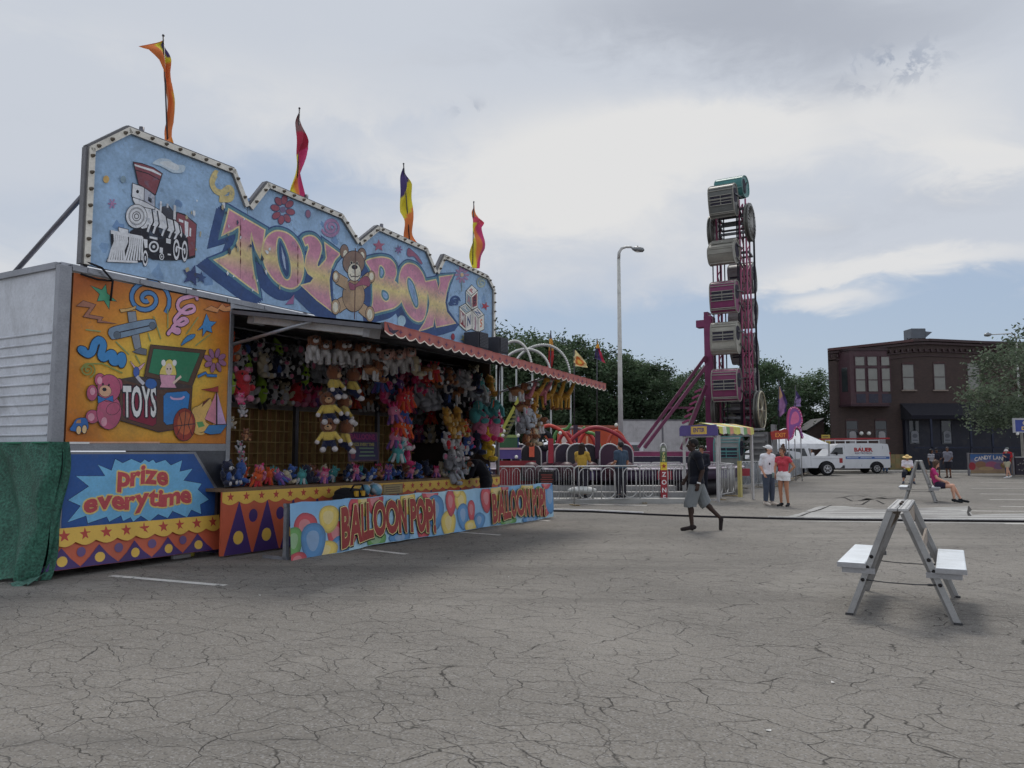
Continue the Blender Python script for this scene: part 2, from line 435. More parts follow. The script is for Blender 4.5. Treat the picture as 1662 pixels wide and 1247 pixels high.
white = mth(nt, 'ADD', white, mth(nt, 'MULTIPLY', mth(nt, 'SUBTRACT', n_mid, .5), 1.15))
white_f = sstep(nt, white, .1, .95)
cum = addl([mth(nt, 'MULTIPLY', blob(1560, 275, 150, 30, .5), .8), blob(1330, 497, 85, 15, .4), blob(1490, 430, 190, 28, .5), mth(nt, 'MULTIPLY', blob(1180, 250, 170, 60, .6), .75), mth(nt, 'MULTIPLY', blob(760, 290, 150, 60, .6), .6)])
cum = mth(nt, 'ADD', cum, mth(nt, 'MULTIPLY', mth(nt, 'SUBTRACT', noise(nt, wv.outputs[0], 6.5, 6, .6).outputs[0], .5), 1.6))
cum_f = mth(nt, 'MULTIPLY', sstep(nt, cum, .34, .86), .5)
dark = addl([blob(1190, 20, 420, 75), mth(nt, 'MULTIPLY', blob(1500, 60, 260, 60), .55), mth(nt, 'MULTIPLY', blob(1520, 335, 230, 50), .55), mth(nt, 'MULTIPLY', blob(1330, 215, 75, 70, .7), .4), mth(nt, 'MULTIPLY', blob(60, 190, 130, 40), .3), mth(nt, 'MULTIPLY', blob(760, 178, 34, 14), .4)])
dark = mth(nt, 'ADD', mth(nt, 'ADD', dark, mth(nt, 'MULTIPLY', mth(nt, 'SUBTRACT', n_big, .55), 1.0)), mth(nt, 'MULTIPLY', mth(nt, 'SUBTRACT', n_mid, .5), .5))
dark_f = mth(nt, 'MULTIPLY', sstep(nt, dark, .1, 1.1), .85)
wisp_n = noise(nt, dirv, 26, 5, .6, .8).outputs[0]
wisp = mth(nt, 'MULTIPLY', sstep(nt, wisp_n, .50, .60), mth(nt, 'ADD', blob(1450, 108, 62, 26, .06), mth(nt, 'MULTIPLY', blob(762, 178, 30, 14, .06), .5)), clamp=True)
def sc(*v): return tuple(lin(x) * 10 for x in v) + (1,)
skyc = nd(nt, 'ShaderNodeVectorMath', operation='SCALE'); nt.links.new(sky.outputs[0], skyc.inputs[0]); skyc.inputs['Scale'].default_value = 1.0
deep = mixn(nt, .3, sc(152, 172, 198), skyc.outputs[0])
base = sc(200, 206, 216)
cl = mixn(nt, white_f, base, sc(225, 225, 225))
cl = mixn(nt, dark_f, cl, sc(168, 174, 186))
bf = mth(nt, 'MULTIPLY', blue_f, mth(nt, 'SUBTRACT', 1, mth(nt, 'MULTIPLY', white_f, .9)), clamp=True)
sk = mixn(nt, mth(nt, 'MULTIPLY', wisp, .8), mixn(nt, cum_f, mixn(nt, bf, cl, deep), sc(222, 223, 225)), sc(150, 160, 178))
nt.links.new(sk, bg.inputs[0])
# ------------------------------------------------------------------ ground
m, nt, p = newmat('cracked_asphalt'); MT['asphalt'] = m
tc = nd(nt, 'ShaderNodeTexCoord').outputs['Object']
mp = nd(nt, 'ShaderNodeMapping'); nt.links.new(tc, mp.inputs[0]); mp.inputs[2].default_value = (0, 0, R(-60)); mp.inputs[3].default_value = (1, 1.0, 1)
w1 = noise(nt, mp.outputs[0], 1.1, 4, .6)
vm = nd(nt, 'ShaderNodeVectorMath', operation='MULTIPLY_ADD'); nt.links.new(w1.outputs['Color'], vm.inputs[0]); vm.inputs[1].default_value = (.55, .55, 0); nt.links.new(mp.outputs[0], vm.inputs[2])
w2 = noise(nt, tc, 9, 3, .6)
vm2 = nd(nt, 'ShaderNodeVectorMath', operation='MULTIPLY_ADD'); nt.links.new(w2.outputs['Color'], vm2.inputs[0]); vm2.inputs[1].default_value = (.06, .06, 0); nt.links.new(vm.outputs[0], vm2.inputs[2])
def crack(scale, width, stretch=(1, 1, 1)):
    mm = nd(nt, 'ShaderNodeMapping'); nt.links.new(vm2.outputs[0], mm.inputs[0]); mm.inputs[3].default_value = stretch
    v = nd(nt, 'ShaderNodeTexVoronoi', voronoi_dimensions='2D', feature='DISTANCE_TO_EDGE'); nt.links.new(mm.outputs[0], v.inputs['Vector']); v.inputs['Scale'].default_value = scale
    d = mth(nt, 'DIVIDE', v.outputs['Distance'], scale)
    k = nd(nt, 'ShaderNodeMapRange', interpolation_type='SMOOTHSTEP'); nt.links.new(d, k.inputs[0])
    k.inputs[1].default_value = 0; nt.links.new(width, k.inputs[2]) if hasattr(width, 'links') else setattr(k.inputs[2], 'default_value', width)
    k.inputs[3].default_value = 1; k.inputs[4].default_value = 0
    return k.outputs[0]
reg = noise(nt, tc, .22, 4, .6).outputs[0]; reg2 = noise(nt, tc, .6, 4, .6, .3).outputs[0]
wvar = noise(nt, tc, 2.3, 4, .6).outputs[0]
wid = mth(nt, 'MULTIPLY', sstep(nt, wvar, .3, .85), .0085)
c_big = crack(.42, mth(nt, 'ADD', mth(nt, 'MULTIPLY', wid, 1.1), .003), (1, .6, 1))
c_mid = mth(nt, 'MULTIPLY', crack(4.2, mth(nt, 'ADD', wid, .0030), (1, .5, 1)), sstep(nt, reg, .24, .38))
c_fin = mth(nt, 'MULTIPLY', crack(6.5, mth(nt, 'ADD', mth(nt, 'MULTIPLY', wid, .6), .0020), (1, .6, 1)), sstep(nt, reg2, .36, .5))
ck = mth(nt, 'MAXIMUM', mth(nt, 'MULTIPLY', c_big, .75), mth(nt, 'MAXIMUM', mth(nt, 'MULTIPLY', c_mid, .95), mth(nt, 'MULTIPLY', c_fin, .6)))
ag = nd(nt, 'ShaderNodeTexVoronoi', voronoi_dimensions='2D'); nt.links.new(tc, ag.inputs['Vector']); ag.inputs['Scale'].default_value = 95
fine = noise(nt, tc, 60, 4, .7).outputs[0]
spk = mth(nt, 'MULTIPLY', sstep(nt, ag.outputs['Distance'], .0, .5), 1)
agc = nd(nt, 'ShaderNodeSeparateColor'); nt.links.new(ag.outputs['Color'], agc.inputs[0])
base = mixn(nt, sstep(nt, reg, .3, .7), (.188, .174, .155, 1), (.292, .270, .240, 1))
base = mixn(nt, mth(nt, 'MULTIPLY', sstep(nt, reg2, .45, .75), .5), base, (.178, .165, .148, 1))
base = mixn(nt, mth(nt, 'MULTIPLY', sstep(nt, agc.outputs[0], .72, .95), .55), base, (.36, .35, .34, 1))
base = mixn(nt, mth(nt, 'MULTIPLY', sstep(nt, agc.outputs[1], .75, .95), .5), base, (.075, .072, .07, 1))
base = mixn(nt, mth(nt, 'MULTIPLY', sstep(nt, fine, .45, .7), .35), base, (.145, .136, .127, 1))
lt = noise(nt, tc, .13, 5, .65, .4).outputs[0]
base = mixn(nt, mth(nt, 'MULTIPLY', sstep(nt, lt, .55, .75), .45), base, (.25, .24, .225, 1))
oil = mth(nt, 'MULTIPLY', sstep(nt, noise(nt, tc, .9, 6, .65, .5).outputs[0], .64, .76), .5)
base = mixn(nt, oil, base, (.07, .068, .066, 1))
mt_ = nd(nt, 'ShaderNodeMapping'); nt.links.new(tc, mt_.inputs[0]); mt_.inputs[2].default_value = (0, 0, R(-62)); mt_.inputs[3].default_value = (.05, .8, 1)
trk = noise(nt, mt_.outputs[0], 1.6, 5, .6, .3).outputs[0]
base = mixn(nt, mth(nt, 'MULTIPLY', sstep(nt, trk, .52, .66), .38), base, (.13, .122, .113, 1))
base = mixn(nt, mth(nt, 'MULTIPLY', sstep(nt, noise(nt, tc, .35, 6, .7, .8).outputs[0], .56, .66), .4), base, (.33, .31, .278, 1))
brk = noise(nt, tc, 1.7, 4, .65).outputs[0]
ck = mth(nt, 'MULTIPLY', ck, mth(nt, 'ADD', .5, mth(nt, 'MULTIPLY', sstep(nt, brk, .36, .58), .5)))
base = mixn(nt, ck, base, (.040, .037, .034, 1))
nt.links.new(base, p.inputs['Base Color']); p.inputs['Roughness'].default_value = .9; p.inputs['Specular IOR Level'].default_value = .25
hh = mth(nt, 'SUBTRACT', mth(nt, 'MULTIPLY', fine, .35), mth(nt, 'MULTIPLY', ck, 1.0))
bump(nt, p, hh, .5, .012)
g = MB(); g.grid(lambda u, w: V((-300 + 900 * u, -60 + 900 * w, 0)), 6, 6, col=(.16, .155, .15, 1), smooth=False)
struct(g.build('ground', 'asphalt'))
# painted parking lines, worn
def strip(pts, w, col=c(215, 213, 208, 1.0), z=.004, name='parking_line'):
    mb = MB(col)
    L = fatline([(q[0], q[1]) for q in pts], w); mb.add([(a, b, z) for a, b in L], tess(L), col)
    return struct(mb.build(name, 'marking'))
for a, b in (((180, 935), (365, 951)), ((590, 892), (660, 900)), ((745, 864), (812, 869)), ((860, 843), (892, 846))):
    strip([gp(*a), gp(*b)], .11)
for a, b in (((1604, 776), (1700, 776)), ((1590, 783), (1760, 783.5)), ((1575, 793), (1740, 794)), ((1592, 802), (1740, 803)), ((1606, 811), (1740, 812.5)), ((1622, 822), (1740, 824)), ((1560, 829.5), (1740, 831)), ((1480, 768), (1560, 768.5)), ((1630, 850.5), (1740, 852)), ((900, 817), (1050, 821)), ((1196, 792), (1256, 793))):
    strip([gp(*a), gp(*b)], .13)
# pale sealed patches where the old crossing was painted out: streaky worn white over the asphalt
m, nt, p = newmat('worn_white_seal'); MT['seal'] = m
tc = nd(nt, 'ShaderNodeTexCoord').outputs['Object']
mp = nd(nt, 'ShaderNodeMapping'); nt.links.new(tc, mp.inputs[0]); mp.inputs[3].default_value = (.35, 2.6, 1)
n_a = noise(nt, mp.outputs[0], 1.3, 6, .65, .4).outputs[0]; n_b = noise(nt, tc, 14, 4, .7).outputs[0]
k_ = mth(nt, 'MULTIPLY', sstep(nt, n_a, .36, .62), mth(nt, 'ADD', .55, mth(nt, 'MULTIPLY', sstep(nt, n_b, .3, .6), .45)))
nt.links.new(mixn(nt, k_, (.19, .182, .174, 1), (.50, .495, .48, 1)), p.inputs['Base Color']); p.inputs['Roughness'].default_value = .85
bump(nt, p, n_b, .3, .004)
def patch(px, z=.003):
    mb = MB(); q = catmull([tuple(gp(*k)[:2]) for k in px], 3, .3); mb.add([(a, b, z) for a, b in q], tess(q)); return struct(mb.build('road_patch', 'seal'))
patch([(1270, 842), (1300, 833), (1330, 822), (1372, 822), (1420, 826), (1470, 826), (1571, 822), (1573, 830), (1574, 843), (1400, 842)])
patch([(1574, 836), (1700, 834), (1740, 846), (1574, 845)], .0035)
patch([(1290, 845.5), (1500, 847.5), (1740, 850), (1740, 851.5), (1500, 849), (1290, 846.5)], .0032)
# ------------------------------------------------------------------ the toy stall: a games trailer with a painted sign above it
stall = thing('game_stall', 'long blue and orange toy game trailer with painted sign board and open counter', 'game stall', (C0[0], C0[1], 0), ROTB)
def wall(y, sgn=-1):                     # points on the stall plane local y, h metres towards the viewer
    return lambda s_, z, h: V((s_, y + sgn * h, z))
def zl(x0, y0, k, y=0.0):                # a tracing in an enlarged view -> metres on the stall plane
    def f(pts): return [bp(x0 + a * k, y0 + b * k, y) for a, b in pts]
    return f
Z1 = zl(0, 180, .25656); Z2 = zl(0, 420, .25656); Z3 = zl(0, 660, .25656); Z4 = zl(320, 280, .19254); Z5 = zl(560, 300, .22454)
def zell(Z, q, rx, ry, an=0, n=22): return Z(ellipse(q[0], q[1], rx, ry, an, n))
KB = 1.5
def k(r, g, b):
    q_ = c(r, g, b, KB); l_ = .3 * q_[0] + .5 * q_[1] + .2 * q_[2]; return tuple(v_ * .86 + l_ * .14 for v_ in q_[:3]) + (1,)
BLUE, BLUE2 = k(130, 162, 194), k(98, 133, 176); NAVY = k(48, 74, 122); TEAL = k(76, 122, 138); CREAM = k(204, 184, 128); PINK = k(186, 126, 146); YEL = k(204, 184, 116); INK = k(38, 36, 46)
SILVER = k(122, 124, 130); MAROON = k(112, 58, 68); OFFW = k(190, 192, 198)
# ---- body of the trailer
LEN, DEEP, TOP = 10.68, 2.45, 3.93
mb = MB(k(176, 180, 188))
mb.box(-.02, .03, .06, DEEP, 1.62, TOP - .06)
for i in range(11):                      # pressed ribs on the end wall
    z = 1.76 + i * .13; mb.tube([(-.026, .14, z), (-.026, DEEP - .1, z)], .016, 6)
mb.build('end_wall', 'paint', stall)
mb = MB(SILVER); mb.box(-.06, .1, -.03, .07, .55, TOP - .02, b=.01); mb.box(2.62, 2.7, -.03, .05, 1.0, TOP - .05, b=.01); mb.box(.1, 2.62, -.02, .04, 1.56, 1.665)
mb.box(.1, 10.68, -.035, .05, TOP - .07, TOP + .01); mb.box(2.7, 10.6, -.012, .06, TOP - .24, TOP - .07); mb.box(-.06, .1, .07, DEEP, TOP - .06, TOP + .02)
mb.box(1.95, 2.62, -.012, .03, .6, 1.56, k(74, 76, 82))
for i in range(14): mb.box(.3 + i * .75, .36 + i * .75, -.045, -.034, TOP - .06, TOP)
mb.build('body_frame', 'metal', stall)
mb = MB(k(150, 152, 160)); mb.box(0, LEN, .05, DEEP, TOP - .02, TOP + .03); mb.build('roof', 'metal', stall)
mb = MB(k(40, 38, 42)); mb.box(.1, LEN, .08, DEEP, .55, .62); mb.box(.1, 2.62, .06, 2.0, .5, .56); mb.build('floor', 'dark', stall)
mb = MB(k(70, 62, 58)); mb.box(2.64, LEN, DEEP - .06, DEEP, .6, TOP - .01); mb.box(2.64, 2.70, .06, DEEP - .06, .6, TOP - .01); mb.box(LEN - .05, LEN, .06, DEEP - .06, .6, TOP - .01)
mb.build('inner_wall', 'dark', stall)
mb = MB(k(46, 46, 52)); mb.lathe([(.42, -.1), (.44, -.05), (.44, .05), (.42, .1)], 20, (1.25, 1.2, .42), Matrix.Rotation(pi / 2, 4, 'X')); mb.build('wheel', 'rubber', stall)
# back wall pigeon-holes behind the counter
mb = MB(k(130, 92, 52)); yb = DEEP - .10
mb.box(2.75, 10.5, yb, yb + .03, 1.05, 2.42)
wire = k(168, 140, 84)
n = 0
x = 2.8
while x < 10.5: mb.box(x - .012, x + .012, yb - .12, yb, 1.05, 2.42, wire); x += .23
for i in range(7): mb.box(2.75, 10.5, yb - .13, yb, 1.07 + i * .222 - .01, 1.07 + i * .222 + .01, wire)
mb.box(2.75, 10.5, yb - .42, yb, 2.40, 2.45, k(120, 112, 104))
mb.box(2.75, 10.5, yb - .42, yb - .40, 2.38, 2.48, k(116, 108, 104)); mb.build('pigeonhole_rack', 'wood', stall)
mb = MB(k(92, 92, 98))
for s_ in (5.95, 8.55): mb.box(s_, s_ + .09, yb - .5, yb - .42, .62, TOP - .1)
mb.cyl((2.75, 1.2, 3.55), (10.5, 1.2, 3.55), .02, 6); mb.cyl((2.75, .5, 3.6), (10.5, .5, 3.6), .02, 6)
mb.build('hanging_rail', 'metal', stall)
# ---- counter
mb = MB(k(104, 82, 60)); mb.box(2.26, 10.3, -.42, .6, .955, 1.0); mb.build('counter', 'wood', stall)
def scallop_band(mb, P, s0, s1, zt, zb, n, base, starc, wavy=.0):
    """yellow scalloped frill with red stars"""
    lo = []
    for i in range(n * 6 + 1):
        t = i / 6; lo.append((s0 + (s1 - s0) * t / n, zb + .05 * abs(sin(pi * t)) * -1 + .05))
    a = Art(mb, P, cuts=(s0, (s1 - s0) / 40, 40)); a.h = .006; a.fill([(s0, zt), *lo, (s1, zt)], base)
    for i in range(n): a.fill(star(s0 + (s1 - s0) * (i + .5) / n, (zt + zb) / 2 + .02, (zt - zb) * .36), starc)
    return a
ORG, PUR, YLW, RED = k(178, 76, 42), k(62, 40, 98), k(206, 160, 38), k(168, 52, 36)
mb = MB(ORG); P = wall(-.42); mb.box(2.24, 10.3, -.42, -.39, .03, .955)
a = Art(mb, P)
i = 0; s_ = 2.30
while s_ < 10.2:
    a.fill([(s_, .03), (s_ + .52, .03), (s_ + .26, .82)], PUR); a.fill(ellipse(s_ + .26, .27, .095, .10), YLW)
    a.fill(ellipse(s_ + .535, .58, .085, .1), PUR); s_ += .55
scallop_band(mb, P, 2.24, 10.3, .955, .76, 27, YLW, RED)
mb.build('counter_skirt', 'vinyl', stall)
# ---- front left: prize panel, frill and skirt
mb = MB(k(116, 118, 124)); P = wall(-.02)
prize = [(.09, .52), (2.48, .52), (2.49, .98), (2.06, 1.545), (.09, 1.545)]
mb.prism(prize, wall(-.005), .03); mb.build('prize_panel_frame', 'metal', stall)
mb = MB(); P = wall(-.036); inner = [(.115, .52), (2.43, .52), (2.44, .97), (2.03, 1.515), (.115, 1.515)]
a = Art(mb, P); a.fill(inner, k(28, 76, 140))
burst = Z3([(470, 440), (655, 440), (608, 368), (695, 405), (718, 332), (765, 358), (820, 332), (880, 358), (905, 335), (930, 352), (958, 336), (975, 358), (1035, 338), (1070, 372), (1142, 340), (1125, 412), (1208, 393), (1150, 468), (1265, 488), (1240, 525), (1310, 588), (1255, 620), (1262, 680), (1200, 652), (1172, 700), (1080, 660), (1050, 706), (990, 680), (935, 726), (880, 690), (832, 728), (815, 700), (768, 724), (755, 688), (680, 728), (665, 696), (545, 738), (535, 690), (415, 732), (500, 628), (420, 592), (552, 505)])
a.out(burst, k(92, 162, 205), k(24, 40, 84), .008)
def lab(px0, py0, px1, py1, body, size, y=-.03, layers=()):
    p0, p1 = bp(px0, py0, y), bp(px1, py1, y); L = math.hypot(p1[0] - p0[0], p1[1] - p0[1])
    vs, _ = textmesh(body, size); w = max(q[0] for q in vs) - min(q[0] for q in vs); mx = (max(q[0] for q in vs) + min(q[0] for q in vs)) / 2
    ang = math.atan2(p1[1] - p0[1], p1[0] - p0[0]); kx = L / w; cx, cy = (p0[0] + p1[0]) / 2, (p0[1] + p1[1]) / 2
    def wp(u, v):
        u = (u - mx) * kx; return (cx + u * cos(ang) - v * sin(ang), cy + u * sin(ang) + v * cos(ang))
    return wp
SHD, RDT = k(214, 178, 96), k(176, 62, 70)
def bouncy(wp, amp=.018):
    def f(u, v):
        x, y = wp(u, v); return (x, y + amp * sin(x * 11))
    return f
for body, q, size in (('prize', (192, 774, 271, 772), .36), ('everytime', (137, 817, 308, 805), .33)):
    wp = bouncy(lab(*q, body, size))
    a.outlined(body, size, RDT, SHD, .02, wp, .014)
mb.build('prize_panel', 'paint', stall)
mb = MB(ORG)
def plin(f, x0, dx, x):            # the folds run straight between the creases
    i = math.floor((x - x0) / dx + 1e-6); t = (x - x0) / dx - i; return f(x0 + i * dx) * (1 - t) + f(x0 + (i + 1) * dx) * t
def skirt(u, w):                                # hangs out a little at the bottom left
    s_ = -.02 + 2.55 * u; return V((s_ - .04 * (1 - w), -.055 - .10 * (1 - w) - .012 * plin(lambda q_: sin(q_ * 23), 0, 1 / 40, u), .10 + .46 * w))
mb.grid(skirt, 40, 1)
def Pk(s_, z, h):
    u = (s_ + .02) / 2.55; w = (z - .10) / .46; q = skirt(u, w); return V((q.x, q.y - h, q.z))
a = Art(mb, Pk, cuts=(-.02, 2.55 / 40, 40)); a.h = .009
for i in range(5):
    s_ = .10 + i * .50; a.fill([(s_ - .26, .105), (s_ - .12, .22), (s_, .36), (s_ + .12, .22), (s_ + .26, .105), (s_, .105)], PUR); a.fill(ellipse(s_ + .01, .2, .066, .062), YLW)
    if i < 4: a.fill(ellipse(s_ + .26, .29, .062, .06), k(92, 70, 116))
a = scallop_band(mb, lambda s_, z, h: V((s_, skirt((s_ + .02) / 2.55, (z - .10) / .46).y - .018 - h, z)), -.02, 2.5, .60, .37, 9, YLW, RED)
mb.build('lower_skirt', 'vinyl', stall)
mb = MB(k(54, 50, 110)); mb.box(2.5, 2.62, .0, .3, .03, .55); mb.build('jack_leg', 'paint', stall)
mb = MB(k(30, 30, 34)); mb.box(.15, 2.3, .7, .8, .05, .55); mb.box(.3, 2.2, 1.0, 1.3, .3, .5); mb.build('axle', 'dark', stall)
# ---- orange painted panel
mb = MB(); P = wall(-.005); bs = [bp(120, 447), bp(373, 492), bp(368, 720), bp(108, 718)]
s0, s1, z0, z1 = .13, 2.63, 1.67, 3.84
def glow(u, w):
    d = math.hypot((u - .52) / .62, (w - .42) / .62); n_ = .06 * sin(u * 17 + w * 5) + .05 * sin(w * 23 - u * 7)
    return mixc(mixc(c(226, 186, 84, 1.5), c(206, 138, 50, 1.5), d * 1.25 + n_), c(152, 80, 36, 1.5), (d - .5) * 1.5 + n_)
mb.grid(lambda u, w: V((s0 + (s1 - s0) * u, -.012, z0 + (z1 - z0) * w)), 24, 24, glow, smooth=False)
mb.box(s0, s1, -.011, .03, z0, z1, k(150, 90, 50))
a = Art(mb, wall(-.0135))
a.out(Z2([(570, 172), (640, 200), (665, 165), (672, 220), (732, 270), (690, 262), (686, 318), (655, 265), (612, 268), (628, 225)]), k(56, 140, 104), INK, .008)
def scroll(pts, w, col): a.line(Z2(pts), w + .03, INK); a.line(Z2(pts), w, col)
sp = [(925 + (30 + 9.5 * t) * cos(t * 1.0 + 1) * (.55 + .05 * t) * .9, 255 + (22 + 8 * t) * sin(t * 1.0 + 1) * (.55 + .05 * t)) for t in [i * .35 for i in range(36)]]
scroll(sp, .055, k(62, 118, 172))
a.stroke(Z2(catmull([(1240, 255), (1180, 245), (1130, 265), (1120, 310), (1160, 345), (1220, 330), (1215, 300), (1170, 310), (1110, 370), (1100, 400), (1140, 420), (1180, 395), (1150, 380), (1100, 420), (1085, 450), (1120, 470), (1125, 450), (1080, 450), (1050, 490), (1040, 525)], 3)[:-6]), .055, k(196, 138, 172), INK)
a.out(Z2([(478, 300), (520, 268), (598, 292), (555, 355), (645, 372), (630, 392), (738, 412), (610, 402), (615, 385), (520, 368), (565, 310)]), k(148, 96, 74), INK, .006)
a.out(Z2([(1285, 322), (1330, 300), (1370, 318), (1400, 285), (1420, 310), (1452, 300), (1455, 332), (1410, 335), (1380, 320), (1370, 342)]), k(186, 120, 60), INK, .006)
a.out(Z2([(1300, 350), (1320, 398), (1362, 402), (1328, 432), (1335, 468), (1300, 455), (1275, 492), (1278, 440), (1242, 455), (1275, 420)]), k(54, 124, 180), INK, .007)
a.out(Z2(catmull([(1140, 550), (1160, 510), (1190, 485), (1228, 480), (1215, 505), (1180, 525)])), k(54, 124, 180), INK, .006)
for q in (((725, 525), (810, 608)), ((535, 450), (630, 462)), ((965, 365), (1012, 510)), ((1055, 320), (1055, 440)), ((1248, 370), (1172, 478)), ((1325, 478), (1230, 552)), ((930, 470), (945, 525)), ((850, 610), (880, 665))): a.line(Z2(q), .018, k(128, 142, 84))
# toy biplane
a.out(Z2([(800, 340), (850, 335), (862, 420), (885, 560), (870, 590), (845, 570), (812, 420)]), k(120, 128, 140), INK, .007)
a.out(Z2(catmull([(680, 460), (720, 430), (940, 385), (980, 410), (975, 440), (930, 458), (730, 508), (690, 495)])), k(106, 128, 150), INK, .008)
a.line(Z2([(735, 470), (960, 420)]), .016, INK)
for q in ((735, 485), (958, 425)): a.out([*ellipse(*Z2([q])[0], .05, .05)], k(82, 96, 110), INK, .005)
a.out(Z2([(750, 322), (800, 318), (855, 300), (850, 318), (805, 332), (760, 340)]), k(190, 150, 80), INK, .005)
a.out(Z2([(832, 590), (880, 565), (920, 575), (918, 610), (860, 600)]), k(98, 104, 114), INK, .006)
# blue streamer
st = [(520, 580), (545, 605), (575, 590), (590, 540), (620, 515), (645, 545), (630, 610), (650, 630), (690, 600), (710, 610), (700, 645), (725, 655), (760, 615), (770, 645), (760, 675), (795, 675), (798, 705)]
st = catmull(st, 4)[:-12]
a.stroke(Z2(st), .095, k(40, 120, 178), INK)
a.line(Z2(spiral(545, 705, 50, 2.2)), .02, k(120, 130, 60)); a.line(Z2([(500, 700), (560, 665), (640, 665), (765, 725)]), .02, k(120, 130, 60))
# purple flower
for t in range(8):
    an = t * pi / 4 + .3; q = Z2([(1352 + 48 * cos(an), 645 + 48 * sin(an))])[0]; a.out(ellipse(q[0], q[1], .075, .04, -an), k(142, 92, 128), INK, .005)
# toy chest: lid, sides, corners
a.out(Z2([(945, 548), (1290, 582), (1205, 805), (905, 745)]), k(84, 62, 50), INK, .01)
a.out(Z2([(962, 572), (1255, 600), (1180, 782), (930, 720)]), k(38, 118, 84), INK, .006)
a.out(Z2([(748, 762), (1000, 830), (1205, 815), (1190, 1065), (995, 1095), (748, 1020)]), k(86, 58, 46), INK, .01)
a.fill(Z2([(748, 762), (860, 742), (1205, 805), (1205, 818), (1000, 832)]), k(66, 58, 58))
a.out(Z2([(790, 795), (960, 838), (980, 860), (978, 1045), (955, 1060), (790, 1012), (768, 990), (768, 815)]), k(120, 26, 52), INK, .007)
a.out(Z2([(1045, 850), (1170, 840), (1190, 860), (1170, 1030), (1045, 1052), (1025, 1030), (1025, 870)]), k(30, 116, 186), INK, .007)
a.line(Z2(catmull([(1075, 875), (1090, 888), (1140, 885), (1150, 868)], 4)[:-4]), .03, k(190, 150, 190))
wp = lab(200, 655, 250, 655, 'TOYS', .55, -.013); a.outlined('TOYS', .58, k(226, 222, 226), INK, .02, wp, .016)
# jester on a spring and a doll in the chest
a.out(Z2(catmull([(815, 650), (855, 690), (905, 660), (880, 700), (850, 720), (835, 690)])), k(196, 150, 160), INK, .005)
a.out(ellipse(*Z2([(852, 718)])[0], .045, .07), k(56, 88, 160), INK, .005); a.line(Z2([(855, 745), (875, 770), (900, 795)]), .05, k(170, 170, 180))
a.out(ellipse(*Z2([(945, 792)])[0], .09, .07), k(40, 92, 160), INK, .005)
a.out(Z2(catmull([(1000, 730), (1040, 650), (1080, 648), (1105, 735), (1060, 760)])), k(214, 184, 84), INK, .006)
a.out(Z2([(1000, 735), (1100, 740), (1092, 790), (1105, 818), (1000, 815), (1010, 790)]), k(196, 138, 164), INK, .006)
a.fill(ellipse(*Z2([(1058, 700)])[0], .055, .085), k(214, 178, 162)); a.line(Z2([(1085, 790), (1135, 745)]), .035, k(214, 178, 162))
for q in ((1048, 698), (1068, 698)): a.fill(ellipse(*Z2([q])[0], .01, .014), INK)
for q in (1024, 1094): a.fill(ellipse(*Z2([(q, 660)])[0], .035, .045), k(220, 214, 220))
# pink bear with a blue bow
PB, PB2 = k(172, 74, 108), k(206, 140, 158)
for q, rx, ry in (((622, 768), .07, .085), ((740, 800), .055, .085), ((572, 850), .07, .10), ((575, 1000), .09, .085), ((665, 1030), .11, .09)): a.out(ellipse(*Z2([q])[0], rx, ry), PB, INK, .007)
a.out(ellipse(*Z2([(680, 970)])[0], .17, .23), PB, INK, .007); a.out(ellipse(*Z2([(680, 820)])[0], .16, .18), PB, INK, .007)
a.out(ellipse(*Z2([(705, 950)])[0], .10, .075, .5), PB, INK, .006)
for q, rx, ry in (((620, 772), .035, .05), ((575, 840), .035, .05), ((566, 1003), .045, .05), ((648, 1032), .04, .06)): a.fill(ellipse(*Z2([q])[0], rx, ry), PB2)
a.out(ellipse(*Z2([(655, 838)])[0], .085, .075), k(196, 150, 118), INK, .005); a.fill(ellipse(*Z2([(650, 828)])[0], .03, .025), INK)
for q in ((640, 795), (678, 800)): a.fill(ellipse(*Z2([q])[0], .013, .018), INK)
a.out(Z2([(608, 868), (655, 888), (702, 868), (705, 905), (658, 892), (610, 915)]), k(32, 100, 168), INK, .006)
# toy car
a.out(Z2(catmull([(432, 1080), (450, 1050), (475, 1015), (530, 1010), (545, 1040), (545, 1075), (510, 1095), (450, 1090)])), k(30, 92, 160), INK, .006)
for q in ((487, 1085), (523, 1080)): a.out(ellipse(*Z2([q])[0], .03, .052), k(210, 170, 120), INK, .008)
a.fill(Z2([(478, 1022), (500, 1018), (500, 1040), (468, 1042)]), k(170, 120, 70))
# basketball, rocking horse, sail boat
a.out(Z2(catmull([(1205, 960), (1250, 930), (1290, 900), (1320, 885), (1328, 930), (1300, 970), (1290, 1030), (1320, 1060), (1260, 1100), (1215, 1080)])), k(206, 160, 76), INK, .006)
a.fill(Z2([(1265, 940), (1275, 905), (1325, 880), (1300, 905)]), k(96, 48, 36)); a.fill(Z2([(1232, 1035), (1270, 1030), (1285, 1060), (1245, 1070)]), k(80, 140, 80))
a.line(Z2(catmull([(1225, 1090), (1265, 1110), (1310, 1075), (1345, 1045)], 4)[:-4]), .03, k(206, 160, 76))
a.out(Z2([(1355, 850), (1285, 1015), (1355, 1048)]), k(196, 120, 140), INK, .004); a.out(Z2([(1365, 850), (1418, 1045), (1365, 1048)]), k(186, 148, 190), INK, .004)
a.line(Z2([(1360, 810), (1360, 1055)]), .018, INK); a.out(Z2([(1262, 830), (1330, 820), (1370, 808), (1370, 845), (1310, 838)]), k(150, 48, 46), INK, .003)
a.out(Z2([(1310, 1055), (1425, 1050), (1385, 1105), (1320, 1112), (1280, 1100)]), k(38, 110, 166), INK, .006)
